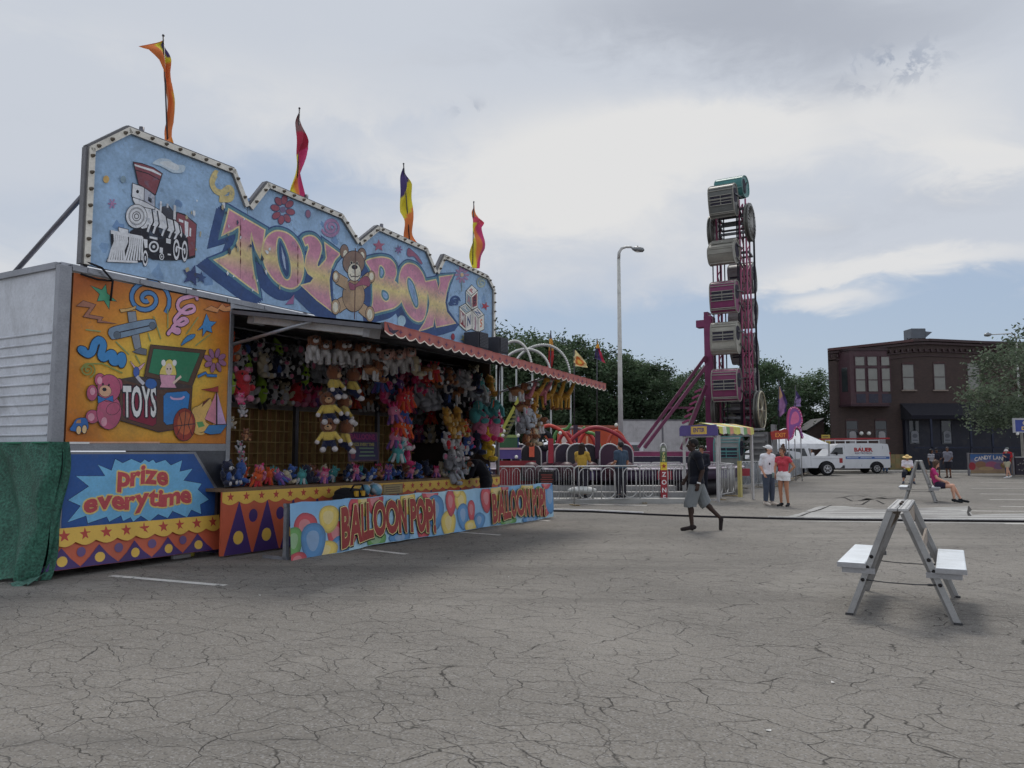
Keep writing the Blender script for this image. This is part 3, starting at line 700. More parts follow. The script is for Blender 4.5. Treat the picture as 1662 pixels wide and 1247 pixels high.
bb = Z2([(1156, 1050)])[0]; a.out(ellipse(*bb, .185, .235), k(140, 46, 34), INK, .008); a.fill(ellipse(bb[0] + .01, bb[1] + .02, .13, .17), k(176, 84, 42))
a.line(Z2([(1090, 1060), (1222, 1045)]), .012, INK); a.line(Z2([(1165, 958), (1148, 1142)]), .012, INK); a.line(Z2([(1120, 970), (1140, 1050), (1110, 1115)]), .012, INK); a.line(Z2([(1200, 972), (1180, 1050), (1205, 1120)]), .012, INK)
a.line(Z2([(1240, 748), (1290, 722), (1300, 740), (1362, 742)]), .05, INK); a.line(Z2([(1240, 748), (1290, 722), (1300, 740), (1362, 742)]), .035, k(40, 110, 176))
a.fill(Z2([(425, 1158), (1000, 1158), (1000, 1168), (425, 1168)]), k(196, 150, 120)); a.fill(Z2([(425, 1160), (555, 1160), (555, 1172), (425, 1172)]), k(220, 216, 210))
mb.build('toy_mural_panel', 'paint', stall)

# ---- sign board above the roof: four gabled sheets
outline = [(.22, 3.97), (.22, 5.55), (.78, 6.0), (2.62, 6.0), (2.92, 5.5), (3.30, 6.0), (5.16, 5.98), (5.62, 5.5), (6.14, 6.0), (7.84, 5.98), (8.18, 5.5), (8.48, 6.0), (10.34, 5.98), (10.68, 5.58), (10.68, 3.97)]
outline = [(.22, 3.97), (.22, 5.53), (.77, 6.0), (2.60, 6.0), (2.90, 5.49), (3.27, 5.99), (5.12, 5.94), (5.59, 5.55), (6.14, 5.99), (7.80, 5.93), (8.16, 5.49), (8.46, 5.93), (10.36, 5.83), (10.68, 5.56), (10.68, 3.97)]
sign = MB(BLUE); seams = [.22, 2.9, 5.59, 8.16, 10.68]
def clip(loop, a_, b_):
    def half(l, x, keep):
        o = []
        for i in range(len(l)):
            p, q = l[i - 1], l[i]; ip, iq = keep(p[0], x), keep(q[0], x)
            if ip != iq: t = (x - p[0]) / (q[0] - p[0]); o.append((x, p[1] + t * (q[1] - p[1])))
            if iq: o.append(q)
        return o
    return half(half(loop, a_, lambda v, x: v >= x - 1e-9), b_, lambda v, x: v <= x + 1e-9)
PY = -.02
for i in range(4): sign.prism(clip(outline, seams[i] + .004, seams[i + 1] - .004), wall(PY + .05), .05, BLUE, k(120, 120, 124))
a = Art(sign, wall(PY))
# patches of older, darker and bleached paint
rr = random.Random(5)
def inside(x, z):
    n_ = 0
    for i in range(len(outline)):
        (x1, y1), (x2, y2) = outline[i - 1], outline[i]
        if (y1 > z) != (y2 > z) and x < x1 + (z - y1) / (y2 - y1) * (x2 - x1): n_ += 1
    return n_ % 2
for i in range(36):
    w = rr.random(); x = .35 + 10.2 * (w ** 1.7); z = rr.uniform(4.05, 5.9)
    if not (inside(x + .15, z + .12) and inside(x - .15, z + .12)): continue
    r = rr.uniform(.03, .13); n_ = 9
    l = [(x + r * rr.uniform(.4, 1.3) * cos(2 * pi * j / n_), z + r * rr.uniform(.4, 1.3) * sin(2 * pi * j / n_)) for j in range(n_)]
    a.step = .00001
    a.fill(l, rr.choice([BLUE2, BLUE2, k(112, 146, 184), k(134, 168, 204)]))
a.step = .00006
# lettering
def grad(t, x):
    return mixc(PINK, YEL, 1 - abs(t - .46) / .26) if .2 < t < .72 else mixc(PINK, k(176, 104, 140), .4 if t >= .72 else 0)
T = Z4([(262, 320), (335, 362), (410, 405), (485, 447), (558, 490), (545, 580), (520, 715), (492, 655), (465, 570), (448, 500), (440, 560), (440, 640), (448, 740), (465, 860), (485, 940), (500, 1008), (420, 950), (330, 880), (240, 812), (145, 742), (215, 722), (275, 690), (318, 640), (345, 570), (352, 500), (348, 450), (320, 462), (285, 485), (205, 527), (225, 470), (240, 415)])
O = Z4(catmull([(690, 500), (770, 530), (835, 600), (875, 700), (885, 820), (862, 920), (810, 970), (740, 968), (655, 915), (590, 830), (555, 740), (548, 650), (575, 560), (630, 510)]))
Oh = Z4(catmull([(685, 565), (715, 600), (750, 690), (772, 790), (768, 870), (740, 890), (705, 830), (680, 740), (672, 640)]))
Y = Z4(catmull([(893, 580), (930, 540), (990, 555), (1035, 620), (1025, 700), (1000, 770), (1010, 805), (1045, 780), (1078, 700)], 4)[:-4] + [(1072, 603), (1130, 645), (1192, 690), (1150, 735), (1120, 800), (1100, 900), (1108, 1040), (1130, 1172), (1000, 1070), (875, 955), (950, 938), (985, 890), (930, 850), (902, 790), (915, 710), (938, 640), (925, 600), (905, 612)])
B = Z5(catmull([(147, 556), (200, 536), (260, 528), (320, 542), (355, 585), (362, 645), (348, 695), (385, 735), (405, 800), (392, 850), (345, 888), (260, 910), (190, 922), (198, 830), (194, 700), (178, 610)], 4, .35))
B1 = Z5(catmull([(248, 600), (268, 612), (274, 640), (262, 668), (246, 662)])); B2 = Z5(catmull([(265, 768), (298, 785), (306, 820), (285, 832), (262, 805)]))
O2 = Z5(catmull([(440, 575), (505, 588), (555, 650), (582, 750), (582, 870), (562, 965), (515, 985), (455, 940), (408, 850), (386, 740), (396, 630)]))
O2h = Z5(catmull([(452, 680), (485, 715), (512, 800), (520, 868), (500, 880), (468, 805), (448, 730)]))
X = Z5([(563, 708), (650, 690), (660, 725), (668, 762), (682, 715), (678, 670), (772, 655), (745, 705), (727, 770), (714, 850), (728, 925), (790, 1000), (722, 1013), (655, 1026), (648, 985), (640, 950), (628, 1020), (578, 1040), (530, 1056), (570, 1000), (600, 920), (608, 860), (600, 800), (582, 755)])
letters = [(T, []), (O, [Oh]), (Y, []), (B, [B1, B2]), (O2, [O2h]), (X, [])]
for l, h in letters:
    for j in range(6):
        a.step = .00004; d = offset(l, .10); a.fill([(p_[0] - .034 * j, p_[1] - .03 * j) for p_ in d], NAVY)
a.step = .00006
for l, h in letters: a.fill(offset(l, .075), TEAL)
for l, h in letters: a.fill(offset(l, .026), CREAM)
for l, h in letters:
    a.fill(l, None, grad=grad)
    for q in h: a.fill(offset(q, .045), CREAM)
    for q in h: a.fill(offset(q, .02), TEAL)
    for q in h: a.fill(offset(q, -.02), NAVY if l is O else BLUE)
    for q in h:
        if l is not O: a.fill(offset(q, -.05), k(120, 150, 190))
a.fill(Z4([(700, 620), (730, 720), (742, 830), (725, 800), (708, 720)]), k(150, 168, 196))
for x_ in (358, 842):
    a.line(Z4([(x_, 395 if x_ < 400 else 600), (x_ - 4, 900 if x_ < 400 else 960)]), .006, k(110, 70, 80))
    for j in range(5): a.fill(ellipse(*Z4([(x_ - 2, (470 if x_ < 400 else 640) + j * 70)])[0], .012, .05), k(100, 56, 52))
# teddy bear between the words
BR, BR2, TAN, CRM = k(126, 102, 90), k(154, 126, 98), k(166, 138, 106), k(206, 196, 176)
def E(q, rx, ry, col, an=0): zz = zell(Z4, q, rx, ry, an); a.out(zz, col, INK, .013)
def e_(q, rx, ry, col, an=0): a.fill(zell(Z4, q, rx, ry, an), col)
E((1232, 668), 34, 56, BR); E((1380, 700), 36, 58, BR); e_((1240, 690), 17, 34, CRM); e_((1382, 706), 19, 34, CRM)
for pts in ([(1170, 1140), (1210, 1110), (1260, 1085)], [(1445, 1200), (1400, 1165), (1365, 1135)]): a.line(Z4(pts), .25, INK); a.line(Z4(pts), .225, TAN)
E((1310, 1040), 92, 135, BR2); e_((1330, 1060), 52, 90, TAN)
for pts in ([(1165, 890), (1205, 915), (1255, 945)], [(1450, 885), (1420, 910), (1380, 945)]): a.line(Z4(pts), .24, INK); a.line(Z4(pts), .215, TAN)
E((1310, 765), 90, 100, BR)
E((1160, 880), 26, 46, TAN); e_((1158, 878), 16, 30, CRM); E((1460, 880), 28, 46, TAN); e_((1460, 878), 18, 32, CRM)
E((1158, 1135), 36, 62, TAN); e_((1156, 1138), 22, 44, CRM); E((1448, 1195), 36, 62, TAN); e_((1446, 1198), 22, 44, CRM)
E((1316, 842), 54, 74, CRM); e_((1318, 800), 26, 20, INK); a.line(Z4([(1318, 800), (1320, 866)]), .018, INK)
a.line(Z4(catmull([(1282, 858), (1292, 880), (1318, 876), (1342, 882), (1356, 862)], 4)[:-4]), .018, INK)
for q in ((1292, 764), (1338, 768)): e_(q, 11, 16, CRM); e_(q, 8, 13, INK)
a.out(Z4(catmull([(1270, 930), (1300, 940), (1330, 945), (1400, 880), (1445, 900), (1440, 960), (1390, 950), (1335, 965), (1320, 990), (1280, 985)])), k(142, 74, 98), INK, .008)
a.line(Z4([(1325, 640), (1318, 1240)]), .022, k(88, 58, 56))
# flowers, swirls, sparkles
for j in range(8):
    an = j * pi / 4 + .2; a.out(zell(Z4, (712 + 66 * cos(an), 318 + 86 * sin(an)), 36, 24, an), k(140, 72, 88), k(70, 66, 100), .012)
a.fill(zell(Z4, (712, 316), 26, 26), k(110, 96, 130)); a.out(zell(Z4, (925, 352), 20, 32), k(140, 96, 124), k(84, 96, 140), .01)
a.line(Z4(spiral(1118, 462, 80, 2.3, 1)), .06, k(150, 112, 150))
a.out(Z4([(735, 1115), (808, 1030), (800, 1110)]), k(150, 96, 140), k(80, 80, 120), .006)
yq = Z1([(1368, 400), (1340, 430), (1335, 470), (1360, 510), (1400, 520), (1440, 490), (1460, 510), (1450, 555), (1405, 560), (1375, 545)]); a.line(catmull(yq, 4)[:-4], .10, k(190, 172, 112))
a.fill(Z5(star(236, 442, 46, 5, .45, 2.2)), k(160, 92, 118)); a.out(Z5(catmull([(440, 500), (450, 462), (480, 480), (520, 520), (550, 570), (530, 565), (490, 520), (455, 520)])), k(140, 84, 110), k(84, 90, 130), .012)
for j in range(7): a.line(Z5([(380, 470), (380 + 26 * cos(j * .9), 470 + 30 * sin(j * .9))]), .03, k(126, 92, 140))
for j in range(10):
    an = j * pi / 5; a.fill(zell(Z5, (838 + 34 * cos(an), 652 + 42 * sin(an)), 20, 9, an), k(150, 116, 150))
a.fill(zell(Z5, (838, 652), 12, 14), k(190, 160, 120)); a.line(Z5([(836, 690), (836, 775)]), .035, k(120, 140, 140))
a.line(Z5(spiral(787, 845, 44, 2.4, .5)), .075, NAVY)
a.line(Z5(spiral(980, 710, 40, 1.9, 0)), .05, k(150, 162, 150))
a.fill(Z5(star(1006, 878, 32, 5, .4, 1.3)), k(160, 48, 66)); a.out(zell(Z5, (772, 1100), 12, 22), k(150, 56, 70), k(84, 70, 100), .01)
a.fill(Z5(star(856, 1115, 34, 5, .4, 1.7)), k(180, 176, 120)); a.fill(zell(Z5, (400, 985), 30, 40), k(150, 180, 196))
# alphabet blocks
def block(quads, chars):
    for (pts, col, ch, cc) in quads:
        pp = Z5(pts); a.out(pp, k(206, 200, 190), INK, .016); ctr = (sum(p_[0] for p_ in pp) / 4, sum(p_[1] for p_ in pp) / 4)
        a.fill([(ctr[0] + (p_[0] - ctr[0]) * .78, ctr[1] + (p_[1] - ctr[1]) * .78) for p_ in pp], col)
        ax = V(pp[1]) - V(pp[0]); ay = V(pp[0]) - V(pp[3])
        a.text(ch, 0, 0, 1.0, cc, .03, lambda u, v: (ctr[0] + ax.x * u * .8 + ay.x * v * .8, ctr[1] + ax.y * u * .8 + ay.y * v * .8))
CRB = k(196, 190, 186)
block([([(868, 770), (908, 728), (950, 768), (905, 808)], CRB, 'P', k(150, 60, 70)), ([(868, 770), (905, 808), (908, 902), (868, 858)], k(120, 138, 150), 'A', k(160, 110, 120)), ([(905, 808), (950, 768), (950, 885), (908, 902)], k(128, 50, 62), 'B', k(60, 40, 56)),
       ([(820, 885), (862, 862), (908, 912), (866, 935)], k(130, 150, 160), 'Y', CRB), ([(820, 885), (866, 935), (866, 1058), (820, 1015)], k(128, 46, 60), 'M', CRB), ([(866, 935), (908, 912), (908, 1040), (866, 1058)], CRB, 'N', k(40, 66, 110)),
       ([(910, 912), (948, 888), (996, 942), (955, 968)], CRB, 'N', k(60, 90, 130)), ([(910, 912), (955, 968), (955, 1065), (912, 1045)], CRB, 'J', k(150, 90, 120)), ([(955, 968), (996, 942), (996, 1045), (955, 1065)], k(206, 196, 186), 'S', k(186, 92, 50))], None)
# locomotive
WH, BK, MR = k(194, 196, 206), k(34, 34, 44), k(124, 66, 76)
a.fill(Z1(catmull([(955, 335), (1000, 305), (1060, 310), (1100, 340), (1160, 350), (1150, 390), (1090, 395), (1040, 370), (1000, 350)])), k(168, 186, 200))
a.fill(Z1(catmull([(1000, 330), (1060, 322), (1120, 350), (1110, 380), (1050, 362)])), k(188, 196, 204))
a.fill(zell(Z1, (662, 436), 19, 24), k(190, 152, 80)); a.fill(zell(Z1, (770, 436), 18, 22), k(120, 144, 160))
for j in range(6): a.line(Z1([(700, 590), (700 + 26 * cos(j * 1.05), 590 + 32 * sin(j * 1.05))]), .02, k(150, 110, 150))
a.out(Z1([(1020, 720), (1110, 645), (1160, 660), (1230, 718), (1222, 925), (1180, 935), (1090, 945), (960, 940), (880, 900), (830, 870), (815, 770), (860, 740)]), BK, INK, .01)
a.out(Z1([(1112, 648), (1165, 668), (1232, 722), (1222, 915), (1188, 925), (1178, 812), (1140, 760), (1105, 700)]), MR, INK, .01)
for q in ([(1122, 684), (1150, 696), (1150, 712), (1122, 702)], [(1158, 695), (1182, 708), (1180, 800), (1160, 790)], [(1190, 740), (1200, 748), (1198, 800), (1188, 792)]): a.fill(Z1(q), WH)
a.out(Z1(catmull([(870, 598), (905, 592), (965, 612), (1060, 672), (1130, 728), (1142, 790), (1120, 812), (1040, 770), (930, 742), (880, 740)], 4, .4)), WH, INK, .012)
a.fill(Z1([(925, 720), (1010, 745), (1130, 790), (1140, 812), (1120, 830), (1000, 800), (915, 768)]), BK)
for x_ in (950, 985, 1040, 1085, 1120): a.line(Z1([(x_, 610 + (x_ - 940) * .55), (x_ + 12, 700 + (x_ - 940) * .4), (x_ - 20, 770 + (x_ - 940) * .28)]), .022, INK); a.line(Z1([(x_ - 6, 700 + (x_ - 940) * .4), (x_ - 26, 765 + (x_ - 940) * .28)]), .03, WH)
a.out(Z1([(1010, 640), (1018, 612), (1058, 606), (1092, 650), (1090, 695), (1050, 680)]), k(60, 62, 74), INK, .008); a.line(Z1([(1008, 575), (1006, 640)]), .03, WH); a.line(Z1([(1050, 590), (1050, 615)]), .03, WH); a.line(Z1([(1096, 600), (1094, 690)]), .04, WH)
a.out(Z1([(832, 545), (900, 578), (968, 608), (968, 625), (905, 612), (880, 600), (850, 600), (830, 565)]), WH, INK, .01)
a.out(Z1([(830, 463), (905, 490), (903, 572), (826, 545)]), WH, INK, .01); a.out(Z1([(905, 490), (968, 540), (968, 610), (903, 572)]), k(160, 164, 178), INK, .01)
a.out(zell(Z1, (860, 514), 9, 11), BK, WH, .008); a.fill(Z1([(928, 545), (950, 560), (948, 588), (926, 572)]), INK)
a.out(Z1([(836, 330), (890, 340), (960, 365), (1014, 400), (972, 532), (905, 488), (868, 466)]), MR, INK, .012); a.fill(Z1([(840, 340), (960, 375), (1010, 404), (1008, 414), (940, 384), (842, 352)]), WH); a.line(Z1([(848, 378), (925, 400), (1000, 440)]), .014, INK)
for r, cc in ((1.05, INK), (1.0, WH), (.76, INK), (.72, WH), (.68, INK), (.65, WH), (.42, INK), (.36, WH), (.24, INK), (.17, WH)): a.fill(zell(Z1, (853, 670), 66 * r, 74 * r), cc)
a.out(Z1([(740, 740), (800, 755), (800, 780), (742, 765)]), WH, INK, .008)
a.out(Z1([(690, 762), (780, 780), (890, 798), (888, 955), (820, 962), (665, 955), (700, 885)]), BK, INK, .008)
for j in range(7):
    x_ = 704 + j * 13; a.line(Z1([(x_ + 8, 778), (x_ + 12, 830), (x_ - 10, 885), (x_ - 26 + j * 3, 948)]), .028, WH)
for j in range(7):
    x_ = 806 + j * 13; a.line(Z1([(x_ + 6, 800), (x_ + 4, 850), (x_ - 26 + j * 5, 948)]), .026, WH)
a.line(Z1([(690, 768), (890, 806)]), .05, WH); a.line(Z1([(668, 950), (860, 958)]), .03, WH)
for q in ([(895, 812), (922, 818), (922, 870), (905, 870)], [(935, 795), (985, 805), (985, 820), (935, 808)], [(1040, 808), (1070, 815), (1068, 845), (1040, 838)], [(1000, 865), (1020, 870), (1018, 905), (998, 900)], [(1050, 905), (1070, 908), (1070, 918), (1050, 915)]): a.fill(Z1(q), WH)
for q, rx, ry in (((962, 862), 32, 36), ((908, 935), 16, 50), ((1105, 880), 20, 66), ((1157, 890), 18, 66), ((1012, 925), 15, 22)):
    for r, cc in ((1.08, INK), (1, WH), (.68, BK), (.3, WH)): a.fill(zell(Z1, q, rx * r, ry * r), cc)
a.line(Z1([(1105, 860), (1160, 885)]), .025, WH)
a.fill(Z1(star(1205, 1045, 72, 5, .42, 1.2)), k(52, 66, 112)); a.fill(star(*Z4([(20, 890)])[0], .1, 5), NAVY)
# peeling white spots near the seams
for i in range(34):
    x = rr.choice([2.6, 1.9, 3.1]) + rr.gauss(0, .22); z = rr.uniform(4.05, 5.4); r = rr.uniform(.012, .04)
    a.step = .00001; a.fill([(x + r * rr.uniform(.3, 1.3) * cos(j), z + 1.5 * r * rr.uniform(.3, 1.3) * sin(j)) for j in range(6)], rr.choice([k(190, 196, 204), k(60, 66, 84), k(160, 150, 120)]))
signo = sign.build('sign_board', 'sign', stall)
# trim with bulb sockets along the top edge
edge = outline[:]; tr = MB(k(196, 192, 182))
for p_, q in zip(edge[:-1], edge[1:]):
    tr.bar((p_[0], PY - .02, p_[1]), (q[0], PY - .02, q[1]), .15, .05, (0, 1, 0)) if False else None
    d = (V(q) - V(p_)).normalized(); nrm = V((d.y, -d.x)); i_ = nrm * .085
    loop = [tuple(p_), tuple(q), tuple(V(q) + i_), tuple(V(p_) + i_)]
    if area(loop) < 0: loop = loop[::-1]
    tr.prism(loop, wall(PY - .004), .05, None, k(120, 118, 114))
    tr.prism([tuple(V(t) - nrm * .0) for t in (p_, q)] + [tuple(V(q) - nrm * .03), tuple(V(p_) - nrm * .03)], wall(.045), .085, k(96, 96, 100))
tr.build('sign_trim', 'paint', signo)
bl = MB(k(92, 84, 74)); bl.lathe([(.026, 0), (.023, .02), (.017, .045), (.004, .055)], 8, (0, 0, 0), Matrix.Rotation(pi / 2, 4, 'X')); bme = bl.mesh('bulb_socket'); bme.materials.append(MT['dark'])
for p_, q in zip(edge[:-1], edge[1:]):
    d = V(q) - V(p_); n_ = max(2, int(d.length / .21)); nrm = V((d.y, -d.x)).normalized() * .042
    for j in range(n_):
        w = V(p_) + d * (j + .5) / n_ + nrm; bo = bpy.data.objects.new('bulb_socket', bme); COL.objects.link(bo); bo.parent = signo; bo.location = (w.x, PY - .054, w.y)
mb = MB(k(96, 96, 104))
for s_ in (.3, 3.0, 5.6, 8.2, 10.6): mb = MB(k(96, 96, 104)); mb.cyl((s_, .03, 5.0), (s_, 1.9, 3.95), .035, 8); mb.box(s_ - .03, s_ + .03, .03, .09, 3.95, 5.4); mb.build('sign_brace', 'metal', stall)
for s_, z in ((1.02, 6.0), (4.25, 5.97), (6.35, 5.99)): mb = MB(k(96, 96, 104)); mb.cyl((s_, .03, z - .1), (s_, .03, z + .11), .035, 8); mb.build('flag_socket', 'metal', stall)
# black cable hanging down over the mural
mb = MB(k(30, 30, 34)); mb.tube([(.25, -.06, 4.0), (.45, -.09, 3.96), (.62, -.08, 3.82), (.62, -.05, 3.55)], .014, 6); mb.tube([(.2, -.05, 3.83), (.42, -.06, 3.8), (.62, -.06, 3.82)], .014, 6); mb.build('cable', 'rubber', stall)
# ---- awning
ZA0, ZA1, AW = 3.76, 3.28, 3.0
def aw(s_, t): return V((s_, -AW * t, ZA0 + (ZA1 - ZA0) * t - (s_ - 2.66) * .032 * t))
mb = MB(k(58, 58, 64)); N_ = 24
mb.grid(lambda u, w: aw(2.66 + 7.84 * u, w) + V((0, 0, .03)), N_, 4); mb.grid(lambda u, w: aw(2.66 + 7.84 * u, 1 - w) - V((0, 0, .012)), N_, 4)
aws = mb
for s_ in [2.66 + 7.84 * i / 6 for i in range(7)]: mb.bar(aw(s_, 0) - V((0, 0, .03)), aw(s_, 1) - V((0, 0, .03)), .05, .06, (0, 0, 1), k(92, 92, 98))
mb.bar(aw(2.66, 1), aw(10.5, 1), .06, .08, (0, 0, 1), k(70, 70, 76))
awo = mb.build('awning', 'dark', stall)
mb = MB(k(150, 152, 158)); mb.bar(aw(2.95, .08) - V((0, 0, .10)), aw(2.95, .86) - V((0, 0, .10)), .2, .10, (0, 0, 1), c(190, 192, 196)); mb.bar(aw(2.95, .06) - V((0, 0, .09)), aw(2.95, .10) - V((0, 0, .09)), .24, .16); mb.bar(aw(2.95, .84) - V((0, 0, .09)), aw(2.95, .88) - V((0, 0, .09)), .24, .16)
mb.build('light_fitting', 'paint', awo)
mb = MB(k(140, 142, 148)); mb.cyl((2.7, -.02, 3.22), aw(2.7, .55) - V((0, 0, .05)), .028, 8); mb.build('awning_strut', 'metal', stall); mb = MB(k(140, 142, 148)); mb.cyl((10.42, -.3, 1.0), (10.42, -.32, aw(10.42, .1).z), .04, 8); mb.build('corner_post', 'metal', stall); mb = MB(k(140, 142, 148)); mb.cyl((10.45, -.02, 2.9), aw(10.45, .6), .028, 8)
mb.build('awning_strut', 'metal', stall)
mb = MB(k(156, 80, 72)); VA = k(156, 80, 72)
def vz(s_): return aw(s_, 1).z
n_ = 34
lo = []
for i in range(n_ * 6 + 1):
    s_ = 2.66 + 7.86 * i / (n_ * 6); lo.append((s_, vz(s_) - .09 - .048 * abs(sin(pi * i / 6))))
lo2 = [(s_, z + .018) for s_, z in lo]
P = lambda s_, z, h: V((s_, -AW - .045 - h - .01 * sin(s_ * 21), z))
def strip_(L0, L1, col, h):
    for i in range(len(L0) - 1):
        (a0, b0), (a1, b1) = L0[i], L0[i + 1]; (a2, b2), (a3, b3) = L1[i + 1], L1[i]
        mb.add([P(a0, b0, h), P(a1, b1, h), P(a2, b2, h), P(a3, b3, h)], [(0, 1, 2, 3)], col)
topl = [(s_, vz(s_) + .045) for s_, z in lo]
strip_(lo, topl, VA, 0); strip_(lo, lo2, k(204, 190, 176), .004); strip_([(s_, z - .018) for s_, z in topl], topl, k(150, 70, 60), .004)
a = Art(mb, P); a.h = .005
for i in range(n_):
    s_ = 2.66 + 7.86 * (i + .5) / n_; z = vz(s_) - .045
    a.h = .006; a.fill(star(s_, z, .045, 4, .34), k(92, 48, 82))
a.h = .006; a.fill([(2.70, vz(2.7) + .03), (2.84, vz(2.7) - .05), (2.98, vz(2.9) - .02), (2.86, vz(2.8) - .10), (2.74, vz(2.7) - .08)], k(44, 36, 60))
mb.build('valance', 'vinyl', awo)
# the two menu boards with marker on the inner wall
mb = MB(k(120, 100, 60)); x0, x1 = 6.15, 7.1; zb, zt = 1.35, 1.95
def pb(s_, z, h): return V((s_ + (z - zb) * .08, .62 + (z - zb) * .18 - h, z))
bp_ = [(x0, zb), (x1, zb), (x1, zt), (x0, zt)]
mb.prism(bp_, pb, .02, k(110, 84, 96)); a = Art(mb, lambda s_, z, h: pb(s_, z, h + .02)); a.fill([(x0 + .03, zb + .03), (x1 - .03, zb + .03), (x1 - .03, zt - .03), (x0 + .03, zt - .03)], k(70, 66, 104)); a.fill([(x0 + .03, zt - .2), (x1 - .03, zt - .2), (x1 - .03, zt - .03), (x0 + .03, zt - .03)], k(104, 50, 110))
a.text('BALLOONS', (x0 + x1) / 2, zt - .11, .15, k(170, 60, 120), .006); a.text('PRIZE EVERY TIME', (x0 + x1) / 2, zt - .26, .085, k(170, 160, 90), .004)
for j, w in enumerate((.5, .42, .46)): a.fill([(6.62 - w / 2 + .1, zb + .10 + j * .075), (6.62 + w / 2 + .1, zb + .10 + j * .075), (6.62 + w / 2 + .1, zb + .13 + j * .075), (6.62 - w / 2 + .1, zb + .13 + j * .075)], k(120, 150, 120))
a.fill(ellipse(x0 + .14, zt - .36, .09, .09), k(170, 130, 60)); a.fill(ellipse(x0 + .14, zb + .12, .07, .07), k(150, 70, 90))
tag(mb.build('price_board', 'paint', None), 'purple hand-lettered price board leaning behind the counter', 'sign board').location = stall.location
bpy.data.objects['price_board'].rotation_euler = stall.rotation_euler
def on_stall(o, s_=None, y=0, z=0, rz=0):
    if s_ is not None: o.location = bw(s_, y, z); o.rotation_euler = (0, 0, ROTB + rz)
    return o
# ---- two loudspeakers standing on the awning
def speaker():
    t = thing('loudspeaker', 'dark loudspeaker at the foot of the sign beneath the alphabet blocks', 'loudspeaker')
    mb = MB(k(62, 62, 68)); mb.box(-.22, .22, -.2, .2, 0, .56, b=.02); mb.build('cabinet', 'dark', t)
    mb = MB(k(44, 44, 50)); mb.box(-.19, .19, -.215, -.2, .2, .53)
    for i in range(9): mb.box(-.18, .18, -.222, -.215, .22 + i * .034, .232 + i * .034, k(70, 70, 76))
    mb.build('grille', 'metal', t)
    mb = MB(k(150, 150, 154)); mb.box(-.12, .12, -.214, -.2, .07, .15); mb.build('plate', 'paint', t); return t
sp1 = on_stall(speaker(), 9.42, -.30, aw(9.42, .1).z + .03)
sp2 = dup(sp1, bw(10.35, -.30, aw(10.35, .1).z + .03), ROTB, 'dark loudspeaker at the end corner of the sign, by the trees')
sp1['group'] = sp2['group'] = 'loudspeakers above the awning'
# ---- green tarp hung from the trailer's end
tp = thing('mesh_tarp', 'green mesh tarp hung over the towing end of the trailer', 'tarp', (C0[0], C0[1], 0), ROTB)
mb = MB(k(34, 84, 68))
def tf(u, w):
    # u runs from the corner back along the end wall, w from top to bottom
    y = -.05 + 3.0 * u; out_ = .10 + .42 * w * w + .09 * sin(u * 9 + w * 4) * (w * (1.3 - w)) * 2 + .05 * sin(u * 23 + 7 * w) * w + .03 * sin(w * 13 + u * 31)
    z = 1.66 * (1 - w) + .01 + .05 * abs(sin(u * 14)) * w * w
    t_ = min(1, u / .08); y = -.10 + 2.9 * max(0, u - .08); x0_ = .03 - .26 * w * w + .02 * sin(w * 9); x1_ = -out_
    return V((x0_ * (1 - t_) + x1_ * t_, y - .08 * w * w * (1 - u) ** 6 + .02 * sin(w * 17 + u * 4) * t_, z))
mb.grid(tf, 60, 40)
mb.grid(lambda u, w: tf(0, w) + V((.13 * u + .02 * w, .05 * u * (1 - w) - .02 * sin(u * 6 + w * 9), .0)) , 6, 20)
mb.grid(lambda u, w: V((-.25 - .25 * u + .05 * sin(w * 9), -.35 - .1 * u + .42 * w, .015 + .10 * (1 - u) * (1 - w) + .02 * sin(w * 12))), 8, 10, col=k(70, 110, 98))
mb.build('sheet', 'tarp', tp)
mb = MB(k(52, 118, 92)); mb.tube([(-.1, -.06, 1.66), (-.1, 3, 1.66)], .014, 6); mb.build('hem_rope', 'cloth', tp)
# white box lid and yellow plug lying under the skirt
t = thing('cable_connector', 'grey cable connector with yellow cap lying under the orange skirt', 'connector', bw(2.05, .12, 0), ROTB + .1)
mb = MB(k(170, 170, 172)); mb.box(-.22, .1, -.03, .03, 0, .06, b=.012); mb.build('housing', 'paint', t); mb = MB(k(190, 180, 60)); mb.lathe([(.035, 0), (.045, .02), (.045, .06), (.02, .07)], 10, (.1, 0, .045), Matrix.Rotation(pi / 2, 4, 'Y')); mb.build('cap', 'paint', t)
# ---- balloon banner on its rail
bn = thing('balloon_banner', 'long vinyl balloon banner stretched on a low rail before the counter', 'banner', bw(0, 0), ROTB)
q0, q1 = bp(465, 908, -1.40), bp(893, 838, -1.40); b0, b1 = q0[0], q1[0]; BH = .82
mb = MB(k(110, 112, 118))
for s_ in (b0 + .05, (b0 + b1) / 2, b1 - .05): mb.box(s_ - .03, s_ + .03, -1.36, -1.30, 0, BH - .02); mb.box(s_ - .03, s_ + .03, -1.38, -.9, 0, .04)
mb.box(b0, b1, -1.36, -1.31, BH - .07, BH - .02); mb.build('rail_frame', 'wood', bn)
mb = MB(); BL = k(104, 158, 202)
def by(s_, z): return -1.40 - plin(lambda x: .016 * sin(x * 5.3) + .010 * sin(x * 12.7) + .022 * abs(sin(x * 2.1)), b0, (b1 - b0) / 100, s_) - .045 * (1 - z / BH)
def bz(s_, z): return z + .018 * sin(s_ * 1.7) * (1 - z / BH) - .022 * abs(sin(s_ * 3.3)) * (z / BH) + .03 * max(0, 1 - z / BH) * (.5 + .5 * sin(s_ * 1.1 + 1))
Pb = lambda s_, z, h: V((s_, by(s_, z) - h, bz(s_, z)))
def skyc_(u, w): return mixc(BL, k(150, 186, 208), .5 + .5 * sin(u * 9 + w * 4))
